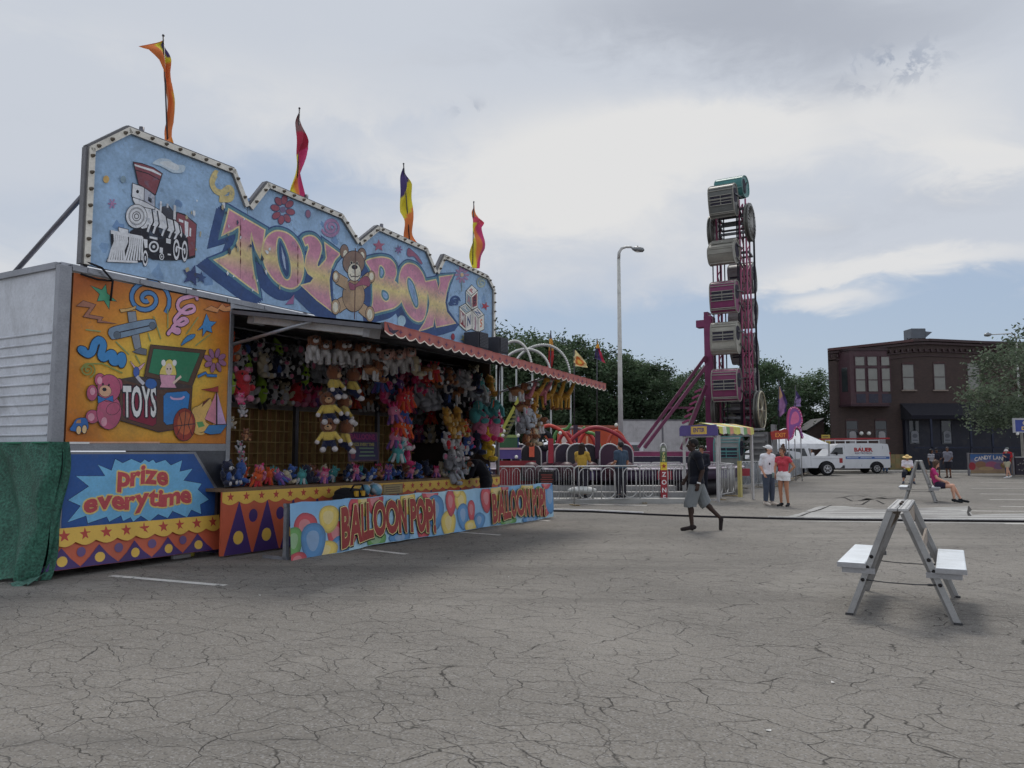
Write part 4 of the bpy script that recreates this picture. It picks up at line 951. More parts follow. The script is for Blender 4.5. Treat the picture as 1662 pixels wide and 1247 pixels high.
mb.grid(lambda u, w: Pb(b0 + (b1 - b0) * u, BH * w, 0), 100, 1, skyc_)
a = Art(mb, Pb, cuts=(b0, (b1 - b0) / 100, 100)); a.h = .0015; a.step = .0001
def clipbox(l):
    for ax, v, sg in ((0, b0, 1), (0, b1, -1), (1, .012, 1), (1, BH - .012, -1)):
        o = []
        for i in range(len(l)):
            p_, q = l[i - 1], l[i]; ip, iq = (p_[ax] - v) * sg >= 0, (q[ax] - v) * sg >= 0
            if ip != iq: t = (v - p_[ax]) / (q[ax] - p_[ax]); o.append((p_[0] + t * (q[0] - p_[0]), p_[1] + t * (q[1] - p_[1])))
            if iq: o.append(q)
        l = o
        if not l: return l
    return l
def balloon(x, z, rx, rz, col, an=0):
    """printed balloon: darker rim, body, pale highlight"""
    for f_, cc in ((1, mixc(col, k(40, 40, 60), .35)), (.9, mixc(col, k(40, 40, 60), .12)), (.76, col), (.5, mixc(col, k(220, 214, 200), .22))):
        n_ = 22; l = []
        for i in range(n_):
            t = 2 * pi * i / n_; yy = sin(t); l.append((x + rx * f_ * cos(t) * (1 + .18 * yy) - .1 * rx * (1 - f_), z + rz * f_ * (yy if yy > 0 else yy * 1.25) + .16 * rz * (1 - f_)))
        l = clipbox(l)
        if len(l) > 2: a.fill(l, cc)
CB, CR, CY_, CG = k(72, 128, 176), k(184, 66, 76), k(204, 176, 72), k(96, 150, 78)
L = b1 - b0
def seg(o):
    for x, z, rx, rz, col in ((.28, .44, .26, .22, CR), (.02, .28, .2, .2, CG), (.92, .30, .17, .2, CR), (1.02, .1, .2, .17, CB), (.7, .07, .24, .15, CY_), (.78, .56, .2, .19, CY_), (.45, .24, .27, .27, CB), (.1, .0, .2, .12, CR),
                              (1.38, .62, .18, .22, CR), (1.62, .76, .2, .2, CY_), (1.9, .74, .2, .2, CR), (1.22, .36, .13, .2, CG), (1.28, .40, .15, .24, CR), (1.9, .08, .24, .14, CG), (2.5, .05, .3, .12, CB), (2.75, .70, .24, .2, CY_), (3.25, .62, .15, .16, CG), (3.45, .78, .24, .14, CR), (3.2, .2, .2, .25, CR), (3.35, .45, .1, .2, CR)):
        balloon(o + x, z, rx, rz, col)
o2 = b0 + 4.95
seg(b0 + .05)
for x, z, rx, rz, col in ((3.62, .48, .27, .3, CB), (4.05, .2, .26, .25, CY_), (4.15, .6, .2, .23, CR), (4.5, .6, .2, .22, CY_), (4.38, .8, .12, .1, CY_), (4.55, .32, .20, .24, CB), (4.85, .4, .12, .2, CR), (4.8, .08, .22, .12, CY_), (5.15, .16, .22, .16, CB)): balloon(b0 + x, z, rx, rz, col)
for x, z, rx, rz, col in ((5.45, .6, .2, .25, CR), (5.85, .74, .22, .18, CY_), (6.2, .78, .2, .12, CR), (7.2, .72, .3, .18, CY_), (7.8, .56, .2, .2, CG), (8.05, .3, .3, .22, CR), (8.3, .5, .24, .34, CB), (8.15, .8, .2, .1, CR), (6.3, .06, .4, .1, CG), (7.3, .04, .4, .1, CB)): balloon(b0 + x, z, rx, rz, col)
def arch(x0, x1, zmid, rise, size):
    vs, _ = textmesh('BALLOON POP!', size, .0); mn, mx = min(v_[0] for v_ in vs), max(v_[0] for v_ in vs)
    def f(u, v):
        t = (u - mn) / (mx - mn); x = x0 + (x1 - x0) * t; e = 1 - .18 * cos(2 * pi * (t - .5)) ; return (x + .04 * sin(t * 30) * 0, zmid + rise * (1 - (2 * t - 1) ** 2) + v * 1.0 * (1.02 + .1 * abs(2 * t - 1)))
    return f
MRN = k(138, 42, 40)
for x0, x1 in ((bp(548, 860, -1.4)[0], bp(700, 850, -1.4)[0]), (bp(794, 820, -1.4)[0], bp(880, 815, -1.4)[0])):
    wp = arch(x0, x1, .34, .07, .74)
    def sh(u, v, wp=wp): q = wp(u, v); return (q[0] + .035, max(.03, q[1] - .035))
    a.chars('BALLOON POP!', .74, k(28, 30, 30), .034, sh)
    a.outlined('BALLOON POP!', .74, MRN, k(30, 26, 28), .021, wp, .034, mid=(k(216, 188, 120), .014))
mb.build('vinyl_sheet', 'vinyl', bn)
# ------------------------------------------------------------------ plush prizes, each a toy of its own
ORD = 'first second third fourth fifth sixth seventh eighth ninth tenth eleventh twelfth thirteenth fourteenth fifteenth sixteenth seventeenth eighteenth nineteenth twentieth'.split()
def face(mb, y, z, d=.045, r=.016, col=(.02, .02, .02, 1)):
    mb.ell((-d, y, z), (r, r * .7, r), 6, 5, col=col); mb.ell((d, y, z), (r, r * .7, r), 6, 5, col=col)
PK = 1.05
def q(r, g, b): return c(r, g, b, PK)
def p_bear(c1, c2, c3):
    mb = MB(c1); mb.ell((0, 0, .17), (.115, .10, .15)); mb.ell((0, -.02, .37), (.115, .105, .105))
    for s_ in (-1, 1):
        mb.ell((s_ * .085, 0, .46), (.04, .025, .04), 8, 6); mb.ell((s_ * .14, -.05, .23), (.05, .05, .09), 8, 6, Matrix.Rotation(s_ * .6, 4, 'Y')); mb.ell((s_ * .085, -.12, .05), (.055, .10, .055), 8, 6)
        mb.ell((s_ * .085, -.215, .06), (.042, .012, .045), 8, 5, col=c2)
    mb.ell((0, -.115, .345), (.055, .04, .045), 8, 6, col=c2); mb.ell((0, -.155, .36), (.018, .01, .013), 6, 5, col=q(30, 26, 26)); face(mb, -.118, .395); mb.ell((0, -.06, .17), (.075, .055, .10), 8, 6, col=c3); return mb
def p_dressed(c1, c2, c3):               # brown bear in a yellow jersey and navy shorts, white paws
    mb = MB(c1); mb.ell((0, 0, .50), (.155, .14, .145), 12, 8)
    for s_ in (-1, 1): mb.ell((s_ * .12, .01, .615), (.05, .03, .05), 8, 6)
    mb.ell((0, -.115, .47), (.075, .05, .06), 8, 6, col=q(196, 158, 122)); mb.ell((0, -.165, .49), (.022, .014, .016), 6, 5, col=q(30, 26, 26)); face(mb, -.125, .545, .055, .02)
    mb.ell((0, 0, .29), (.135, .115, .12), 10, 7, col=c2); mb.ell((0, 0, .18), (.125, .11, .085), 10, 7, col=c3)
    for s_ in (-1, 1):
        mb.cap((s_ * .11, -.02, .34), (s_ * .20, -.09, .23), .05, .042, 8, c2); mb.ell((s_ * .215, -.105, .20), .047, 8, 6, col=q(214, 206, 206))
        mb.cap((s_ * .07, -.03, .16), (s_ * .10, -.12, .08), .06, .05, 8, c3); mb.ell((s_ * .11, -.17, .055), (.06, .075, .055), 8, 6, col=q(210, 204, 206))
    return mb
def p_dog(c1, c2, c3):                   # standing dog, hung by its back
    mb = MB(c1); mb.ell((0, 0, .22), (.10, .19, .10)); mb.ell((0, -.22, .33), (.095, .10, .09), col=c3); mb.ell((0, -.315, .305), (.05, .06, .042), 8, 6, col=c2); mb.ell((0, -.37, .32), (.02, .014, .015), 6, 5, col=q(30, 26, 26))
    for s_ in (-1, 1):
        mb.ell((s_ * .09, -.20, .33), (.025, .05, .085), 8, 6, col=c3)
        for y in (-.12, .13): mb.cap((s_ * .06, y, .18), (s_ * .065, y - .01, .04), .038, .034, 8, c2); mb.ell((s_ * .065, y - .025, .025), (.036, .05, .028), 8, 5, col=c2)
    face(mb, -.305, .355, .04); mb.cap((0, .17, .26), (0, .26, .36), .025, .016, 6, c3); mb.ell((0, .03, .265), (.098, .15, .08), 8, 6, col=c3); return mb
def p_pig(c1, c2, c3):
    mb = MB(c1); mb.ell((0, 0, .18), (.15, .13, .16), 12, 8); mb.ell((0, -.05, .33), (.13, .12, .115), 12, 8); mb.lathe([(.048, -.0), (.05, .03), (.03, .045)], 10, (0, -.155, .32), Matrix.Rotation(pi / 2, 4, 'X'), c2)
    for s_ in (-1, 1):
        mb.ell((s_ * .09, -.04, .44), (.04, .02, .055), 8, 6, Matrix.Rotation(s_ * .4, 4, 'Y'), c2); mb.ell((s_ * .15, -.06, .2), (.045, .06, .05), 8, 6); mb.ell((s_ * .09, -.12, .04), (.055, .075, .05), 8, 6, col=c2)
    face(mb, -.15, .38, .055, .018); return mb
def p_cow(c1, c2, c3):
    mb = p_bear(c1, c2, c3)
    for x, y, z, r in ((-.07, -.06, .25, .06), (.08, -.02, .12, .07), (.03, -.09, .42, .05), (-.09, .0, .38, .05), (.12, -.06, .2, .045), (-.1, -.13, .06, .05)): mb.ell((x, y, z), (r, r * .9, r), 8, 6, col=q(34, 34, 38))
    return mb
def p_frill(c1, c2, c3):                 # shaggy round creature with a ruffled skirt of tentacles
    mb = MB(c1); mb.ell((0, 0, .27), (.13, .13, .13), 12, 8); face(mb, -.115, .28, .05, .024, q(220, 216, 214)); face(mb, -.13, .28, .05, .013)
    for i in range(9):
        a_ = 2 * pi * i / 9; mb.cap((.07 * cos(a_), .07 * sin(a_), .19), (.16 * cos(a_), .16 * sin(a_), .05), .048, .03, 8, c1 if i % 2 else c2)
    for i in range(6):
        a_ = 2 * pi * i / 6; mb.cap((.05 * cos(a_), .05 * sin(a_), .36), (.10 * cos(a_), .10 * sin(a_), .45), .035, .016, 7, c3)
    return mb
def p_elephant(c1, c2, c3):
    mb = MB(c1); mb.ell((0, .02, .19), (.14, .13, .17), 12, 8); mb.ell((0, -.06, .37), (.115, .11, .11), 12, 8)
    for s_ in (-1, 1):
        mb.ell((s_ * .16, -.02, .37), (.085, .025, .10), 10, 6); mb.ell((s_ * .155, -.042, .37), (.06, .012, .075), 8, 5, col=c2); mb.ell((s_ * .09, -.14, .06), (.06, .09, .058), 8, 6); mb.cap((s_ * .12, -.05, .26), (s_ * .16, -.13, .17), .045, .04, 8)
    mb.tube([(0, -.15, .36), (0, -.21, .30), (0, -.22, .22), (0, -.26, .17)], [.045, .04, .034, .03], 8); face(mb, -.155, .405, .05); return mb
def p_chick(c1, c2, c3):                 # big round-faced yellow creature with pointed ears
    mb = MB(c1); mb.ell((0, 0, .20), (.15, .13, .18), 12, 8); mb.ell((0, -.03, .44), (.18, .15, .145), 12, 8)
    for s_ in (-1, 1):
        mb.cap((s_ * .12, -.01, .52), (s_ * .22, -.02, .66), .05, .022, 8, c1); mb.ell((s_ * .10, -.14, .40), (.032, .015, .028), 8, 5, col=c2); mb.cap((s_ * .12, -.04, .28), (s_ * .20, -.12, .22), .05, .04, 8); mb.ell((s_ * .09, -.12, .04), (.07, .10, .05), 8, 6)
    face(mb, -.16, .47, .07, .024); mb.tube([(-.05, -.178, .42), (-.02, -.186, .405), (.02, -.186, .405), (.05, -.178, .42)], .008, 6, q(60, 40, 30)); mb.ell((0, -.11, .2), (.09, .05, .11), 8, 6, col=c3); return mb
def p_giraffe(c1, c2, c3):
    mb = MB(c1); mb.ell((0, .05, .34), (.10, .19, .11)); mb.tube([(0, -.08, .38), (0, -.18, .52), (0, -.24, .68)], [.07, .052, .045], 8); mb.ell((0, -.29, .71), (.06, .10, .058)); mb.ell((0, -.375, .69), (.045, .045, .04), 8, 6, col=c2)
    for s_ in (-1, 1):
        mb.cap((s_ * .03, -.25, .75), (s_ * .035, -.24, .81), .012, .016, 6, c3); mb.ell((s_ * .075, -.25, .745), (.04, .014, .022), 6, 5)
        for y in (-.07, .17): mb.cap((s_ * .06, y, .28), (s_ * .065, y, .05), .034, .03, 8); mb.ell((s_ * .065, y - .01, .03), (.038, .045, .03), 8, 5, col=c3)
    for x, y, z, r in ((.07, .0, .38, .05), (-.08, .1, .36, .05), (.06, .16, .38, .045), (-.05, -.02, .42, .04), (.04, -.16, .55, .03), (-.04, -.2, .6, .028), (0, .12, .43, .05), (.09, .08, .3, .04)): mb.ell((x, y, z), (r * .8, r, r * .7), 7, 5, col=c3)
    face(mb, -.34, .74, .045, .014); return mb
def p_bottle(c1, c2, c3):                # lime banana shape with sunglasses
    mb = MB(c1); mb.tube([(0, .02, 0), (0, -.01, .08), (0, -.02, .22), (0, 0, .36), (0, .04, .45), (0, .06, .49)], [.03, .085, .105, .09, .045, .02], 10)
    for s_ in (-1, 1): mb.ell((s_ * .045, -.10, .28), (.042, .02, .03), 8, 5, col=q(24, 24, 26)); mb.cap((s_ * .09, -.02, .2), (s_ * .15, -.07, .14), .025, .03, 7, c2); mb.cap((s_ * .045, -.02, .04), (s_ * .06, -.06, -.06), .028, .032, 7, c2)
    mb.tube([(-.05, -.105, .19), (0, -.125, .175), (.05, -.105, .19)], .01, 6, q(200, 196, 190)); return mb
W_, BRN, TN, BLK, GRY = q(196, 194, 196), q(124, 78, 54), q(176, 128, 92), q(44, 44, 50), q(140, 140, 146)
RED_, PNK, HOT, ORN, TEA, BLU, LIM, YEL_, PRP = q(196, 54, 62), q(206, 120, 150), q(200, 56, 110), q(212, 92, 48), q(84, 160, 162), q(66, 96, 162), q(150, 186, 62), q(214, 178, 52), q(120, 82, 150)
KINDS_ = {
 'brown and white dog plush': (p_dog, (W_, W_, BRN), 'dog'), 'pale pink and white dog plush': (p_dog, (W_, W_, q(206, 160, 150)), 'dog'), 'tan dog plush': (p_dog, (TN, W_, BRN), 'dog'),
 'black and white cow plush': (p_cow, (W_, PNK, W_), 'cow'), 'grey elephant plush': (p_elephant, (GRY, PNK, GRY), 'elephant'), 'pale grey elephant plush': (p_elephant, (q(180, 184, 192), PNK, GRY), 'elephant'),
 'bright pink pig plush': (p_pig, (PNK, HOT, PNK), 'pig'), 'red dressed pig plush': (p_pig, (RED_, PNK, PNK), 'pig'), 'lime green banana plush': (p_bottle, (LIM, BLK, LIM), 'banana'), 'orange pumpkin-coloured bear plush': (p_bear, (ORN, TN, ORN), 'bear'),
 'hot pink bear plush': (p_bear, (HOT, PNK, PNK), 'bear'), 'white bear plush': (p_bear, (W_, q(220, 200, 200), W_), 'bear'), 'brown bear plush': (p_bear, (BRN, TN, TN), 'bear'), 'black panda plush': (p_bear, (BLK, W_, W_), 'bear'), 'golden bear plush': (p_bear, (q(190, 140, 60), q(216, 190, 140), q(216, 180, 110)), 'bear'),
 'red shaggy creature plush': (p_frill, (RED_, ORN, RED_), 'creature'), 'orange shaggy creature plush': (p_frill, (ORN, RED_, ORN), 'creature'), 'pink shaggy creature plush': (p_frill, (PNK, PRP, HOT), 'creature'), 'teal shaggy creature plush': (p_frill, (TEA, W_, TEA), 'creature'), 'blue shaggy creature plush': (p_frill, (BLU, PRP, PNK), 'creature'), 'purple shaggy creature plush': (p_frill, (PRP, BLU, PNK), 'creature'),
 'teal elephant plush': (p_elephant, (TEA, ORN, TEA), 'elephant'), 'yellow creature plush with pointed ears': (p_chick, (YEL_, RED_, q(224, 196, 90)), 'creature'), 'yellow spotted giraffe plush': (p_giraffe, (q(206, 160, 72), W_, q(130, 82, 44)), 'giraffe'), 'pink spotted giraffe plush': (p_giraffe, (q(206, 130, 140), W_, q(150, 90, 100)), 'giraffe'),
 'blue bear plush': (p_bear, (BLU, W_, W_), 'bear'), 'dark navy bear plush': (p_bear, (q(40, 44, 66), W_, BLU), 'bear'), 'bear plush in yellow jersey and navy shorts': (p_dressed, (q(120, 76, 54), q(214, 188, 96), q(36, 42, 74)), 'bear'),
 'cream bear plush': (p_bear, (q(200, 186, 160), W_, W_), 'bear'), 'red and white bear plush': (p_bear, (W_, RED_, RED_), 'bear')}
_pm = {}; TOYS = []
def toy(desc, s_, y, z, size, rz=0.0, where='', grp='plush toys hanging in the stall', tilt=(0, 0)):
    if desc not in _pm:
        f_, cols, _k = KINDS_[desc]; me = f_(*cols).mesh(_k + '_plush'); me.materials.append(MT['plush']); _pm[desc] = me
    o = bpy.data.objects.new(KINDS_[desc][2] + '_plush', _pm[desc]); COL.objects.link(o)
    o.location = bw(s_, y, z); o.rotation_euler = (tilt[0], tilt[1], ROTB + rz); o.scale = (size,) * 3
    TOYS.append((o, desc, where, s_, z)); o['category'] = 'plush toy'; o['group'] = grp; return o
def hang(desc, px, py, y, size, where, rz=None, grp='plush toys hanging in the stall'):
    s_, z = bp(px, py, y); return toy(desc, s_, y, z, size, rnd.uniform(-.5, .7) if rz is None else rz, where, grp, (rnd.uniform(-.15, .15), rnd.uniform(-.15, .15)))
# front row of dogs under the awning
for d, px, py in (('tan dog plush', 600, 618), ('brown bear plush', 612, 622), ('cream bear plush', 676, 612), ('tan dog plush', 690, 616), ('red shaggy creature plush', 704, 622), ('black panda plush', 716, 626), ('brown bear plush', 730, 626), ('grey elephant plush', 744, 630), ('white bear plush', 757, 634), ('dark navy bear plush', 770, 638)): hang(d, px, py, -1.1, rnd.uniform(.75, .9), 'on the front rail')
for i, (px, py) in enumerate(((508, 588), (526, 592), (541, 593), (556, 595), (571, 596), (588, 596), (604, 598))): hang('brown and white dog plush', px, py, -.9, .95, 'in the front awning row', -.5 + rnd.uniform(-.25, .25))
for px, py in ((618, 607), (632, 609), (648, 607), (661, 604)): hang('pale pink and white dog plush', px, py, -.95, 1.05, 'in the front awning row', -.6 + rnd.uniform(-.25, .25))
# the bunch of dressed bears
for px, py, rz in ((541, 648, .2), (570, 650, .9), (535, 690, -.7), (559, 692, .5), (535, 733, -.9), (556, 735, .8)): hang('bear plush in yellow jersey and navy shorts', px, py, -.85, .86, 'before the pigeon-holes', rz)
# red and orange bunch
for d, px, py in (('red shaggy creature plush', 650, 668), ('red shaggy creature plush', 662, 664), ('orange shaggy creature plush', 655, 672), ('pink shaggy creature plush', 643, 690), ('blue shaggy creature plush', 655, 692), ('orange shaggy creature plush', 646, 712), ('orange shaggy creature plush', 658, 714), ('pink shaggy creature plush', 641, 732), ('white bear plush', 655, 732), ('teal shaggy creature plush', 644, 752), ('hot pink bear plush', 656, 755)): hang(d, px, py, -.5, .95, 'in the bright bunch')
# brown and white bunch, then the teal, pink and yellow one
for d, px, py, sz in (('golden bear plush', 728, 694, .9), ('golden bear plush', 742, 692, .9), ('golden bear plush', 733, 712, .9), ('golden bear plush', 748, 710, .85), ('red and white bear plush', 726, 732, .85), ('red and white bear plush', 741, 730, .9), ('white bear plush', 734, 750, .9), ('white bear plush', 748, 748, .8), ('grey elephant plush', 742, 770, .9), ('grey elephant plush', 728, 765, .8), ('pale grey elephant plush', 736, 788, .85), ('orange shaggy creature plush', 756, 704, .7), ('blue bear plush', 755, 738, .8), ('bright pink pig plush', 764, 728, .6), ('tan dog plush', 752, 770, .7),
                      ('teal elephant plush', 775, 690, 1.15), ('teal elephant plush', 795, 688, 1.2), ('bright pink pig plush', 776, 714, 1.35), ('bright pink pig plush', 796, 716, 1.45), ('yellow creature plush with pointed ears', 791, 748, 1.12), ('dark navy bear plush', 772, 738, 1.1)):
    hang(d, px, py, -.45, sz, 'in the bunches by the end post')
# outside the end post, under the far end of the awning
for d, px, py, sz in (('tan dog plush', 838, 652, .9), ('pink spotted giraffe plush', 852, 668, .8), ('yellow spotted giraffe plush', 866, 662, .85), ('pink spotted giraffe plush', 880, 658, .85), ('yellow spotted giraffe plush', 893, 664, .85), ('yellow spotted giraffe plush', 905, 666, .9), ('yellow spotted giraffe plush', 917, 665, .9),
                      ('pale grey elephant plush', 852, 694, .85), ('cream bear plush', 866, 692, .85), ('grey elephant plush', 846, 706, .8), ('brown bear plush', 862, 712, .8), ('tan dog plush', 872, 704, .85), ('brown bear plush', 852, 724, .8), ('cream bear plush', 868, 724, .8), ('tan dog plush', 848, 676, .8), ('golden bear plush', 864, 678, .75)):
    hang(d, px, py, -2.2, sz, 'outside past the end post')
# rows at the back, above the shelf
back = ['black and white cow plush', 'grey elephant plush', 'black and white cow plush', 'lime green banana plush', 'white bear plush', 'black panda plush', 'cream bear plush', 'black and white cow plush', 'lime green banana plush', 'dark navy bear plush']
for r_, z in enumerate((3.18, 2.86)):
    for i in range(13):
        if r_ == 0 and i > 11: continue
        d = back[(i * 3 + r_ * 4) % len(back)]; toy(d, 3.05 + i * .30 + rnd.uniform(-.06, .06), 1.25 - .2 * r_ + rnd.uniform(-.1, .1), z + rnd.uniform(-.05, .05), rnd.uniform(.85, 1.05), rnd.uniform(-.6, .3), ('in the top' if r_ == 0 else 'in the second') + ' back row')
for i, d in enumerate(('orange pumpkin-coloured bear plush', 'lime green banana plush', 'red dressed pig plush', 'black and white cow plush', 'white bear plush', 'lime green banana plush', 'black and white cow plush', 'cream bear plush', 'red dressed pig plush', 'hot pink bear plush', 'pink shaggy creature plush', 'cream bear plush', 'black and white cow plush')):
    toy(d, 3.55 + i * .31, 1.95, 2.46, rnd.uniform(1.0, 1.2), rnd.uniform(-.6, .1), 'standing on the back shelf')
toy('orange pumpkin-coloured bear plush', 2.98, .45, 3.0, 1.05, -.3, 'hung behind the mural'); toy('lime green banana plush', 2.92, .3, 2.42, .95, -.2, 'hung behind the mural'); toy('red dressed pig plush', 3.14, .3, 2.36, 1.15, -.2, 'hung behind the mural')
mix = ['red shaggy creature plush', 'brown bear plush', 'pink shaggy creature plush', 'grey elephant plush', 'black panda plush', 'hot pink bear plush', 'dark navy bear plush', 'tan dog plush', 'purple shaggy creature plush', 'pale grey elephant plush']
for r_, z in enumerate((3.12, 2.78, 2.46)):
    for i in range(10):
        d = mix[(i * 7 + r_ * 3) % len(mix)]; toy(d, 7.1 + i * .33 + rnd.uniform(-.06, .06), 1.3 + .3 * r_ + rnd.uniform(-.1, .1) , z + rnd.uniform(-.05, .05), rnd.uniform(.85, 1.15), rnd.uniform(-.7, .3), ('in the top row', 'in the second row', 'on the shelf')[r_] + ' at the far end')
for i, d in enumerate(('red dressed pig plush', 'red shaggy creature plush', 'pale grey elephant plush', 'pale grey elephant plush', 'pale grey elephant plush', 'black panda plush', 'black and white cow plush', 'brown bear plush', 'dark navy bear plush')):
    hang(d, 684 + i * 13, 628 + (i % 3) * 18 + (i // 3) * 4, .15, rnd.uniform(.9, 1.1), 'in the middle row over the counter')
for j_, (d, y_, z_) in enumerate([(mix[(i * 3 + r_) % 10] if (i + r_) % 3 else 'cream bear plush', .35 + .42 * i, 1.75 + .45 * r_) for r_ in range(4) for i in range(5)]): toy(d, 10.35 + rnd.uniform(-.08, .08), y_ + rnd.uniform(-.08, .08), z_, rnd.uniform(.95, 1.2), -1.2 + rnd.uniform(-.3, .3), 'on the end wall')
for d, px, py in (('hot pink bear plush', 676, 640), ('red shaggy creature plush', 688, 646), ('grey elephant plush', 690, 668), ('grey elephant plush', 702, 668), ('grey elephant plush', 680, 662), ('tan dog plush', 715, 640), ('purple shaggy creature plush', 640, 648), ('dark navy bear plush', 630, 650), ('hot pink bear plush', 622, 656), ('blue shaggy creature plush', 618, 640), ('black and white cow plush', 760, 636), ('black panda plush', 748, 652), ('pale grey elephant plush', 766, 652), ('tan dog plush', 735, 656), ('dark navy bear plush', 722, 662), ('teal shaggy creature plush', 780, 640), ('golden bear plush', 796, 644), ('white bear plush', 786, 660)): hang(d, px, py, -.1, rnd.uniform(.95, 1.15), 'in the upper row past the bunch')
# small prizes on the corner post
for i in range(6): toy(('bright pink pig plush', 'white bear plush', 'cream bear plush', 'brown bear plush', 'black and white cow plush', 'red and white bear plush')[i], 2.86 + (i % 2) * .13 + .1 * (i // 4), -.04 + .1 * (i % 3), 2.28 - i * .19, .42, -.4, 'strung beside the corner post', 'small plush strung by the corner post')
# heap along the counter
hp = ['dark navy bear plush', 'blue bear plush', 'orange shaggy creature plush', 'purple shaggy creature plush', 'bright pink pig plush', 'brown bear plush', 'teal shaggy creature plush', 'golden bear plush', 'cream bear plush', 'black panda plush', 'pink shaggy creature plush', 'red and white bear plush']
for i in range(62):
    s_ = 2.5 + i * .124; d = hp[(i * 5 + i // 7) % len(hp)] if i > 9 else ('dark navy bear plush', 'blue bear plush', 'dark navy bear plush', 'blue bear plush', 'orange shaggy creature plush', 'orange shaggy creature plush', 'bright pink pig plush', 'cream bear plush', 'orange shaggy creature plush', 'teal shaggy creature plush')[i]
    toy(d, s_, -.18 + rnd.uniform(-.08, .3), 1.0 + (.06 if i % 3 == 0 else .0), rnd.uniform(.6, .8) if i < 10 else rnd.uniform(.5, .72), rnd.uniform(-2, 2), 'heaped along the counter', 'plush toys heaped along the counter', (rnd.uniform(-.9, .5), rnd.uniform(-.5, .5)))
by_ = {}
for t_ in TOYS: by_.setdefault((t_[1], t_[2]), []).append(t_)
for (d, w), l in by_.items():
    l.sort(key=lambda t_: t_[3])
    small = 'small ' if 'heaped' in w else ''
    for i, t_ in enumerate(l):
        t_[0]['label'] = (f"{small}{d} {w}" if len(l) == 1 else f"{ORD[i]} {small}{d} {w}, from the mural" if len((d + w).split()) > 12 else f"{ORD[i]} {small}{d} from the mural, {w}").replace('big yellow creature plush with pointed ears', 'big yellow plush creature with pointed ears')
# bag, plastic and notice at the counter
t = thing('duffel_bag', 'black bag with two yellow tags slumped on the counter edge behind the banner', 'bag', bw(*[bp(570, 800, -.75)[0], -.75], 0), ROTB)
mb = MB(q(30, 30, 34)); z0 = bp(570, 808, -.75)[1]
mb.ell((0, 0, z0), (.42, .2, .16), 14, 9); mb.ell((-.15, 0, z0 + .08), (.22, .16, .1), 10, 7); mb.tube([(-.2, -.12, z0 + .1), (-.1, -.15, z0 + .22), (.1, -.15, z0 + .22), (.2, -.12, z0 + .1)], .015, 6); mb.box(-.3, .3, -.15, .15, .0, z0, q(46, 46, 50)); mb.build('bag_body', 'cloth', t)
for x in (-.12, .05): mb = MB(q(206, 160, 50)); mb.box(x, x + .08, -.20, -.16, z0 + .03, z0 + .12); mb.build('tag', 'paint', t)
t = thing('plastic_sack', 'crumpled clear and white plastic sack lying over the black bag', 'plastic bag', bw(bp(600, 800, -.8)[0], -.8, 0), ROTB)
mb = MB(q(186, 196, 204)); z0 = bp(600, 800, -.8)[1]
for i in range(9): mb.ell((rnd.uniform(-.18, .2), rnd.uniform(-.06, .06), z0 + rnd.uniform(-.06, .1)), (rnd.uniform(.07, .14), .08, rnd.uniform(.05, .1)), 8, 6, Matrix.Rotation(rnd.uniform(0, 3), 4, 'Y'), rnd.choice([q(186, 196, 204), q(120, 160, 180), q(206, 206, 210)]))
mb = mb.remesh(.025, 2); mb.recolour(lambda p_: q(190, 198, 206) if sin(p_.x * 23 + p_.z * 17) > -.3 else q(110, 160, 184)); mb.build('film', 'vinyl', t)
P = wall(-.43)
mb = MB(q(150, 132, 96)); x0 = bp(640, 790, -.43)[0]; mb.box(x0 - .35, x0 + .25, -.44, -.428, .74, .93)
a = Art(mb, wall(-.44)); a.fill([(x0 - .32, .76), (x0 + .22, .76), (x0 + .22, .91), (x0 - .32, .91)], q(176, 158, 118))
for j in range(3): a.fill([(x0 - .28, .785 + j * .04), (x0 + .16, .785 + j * .04), (x0 + .16, .80 + j * .04), (x0 - .28, .80 + j * .04)], q(110, 90, 70))
mb.build('notice', 'paint', stall)
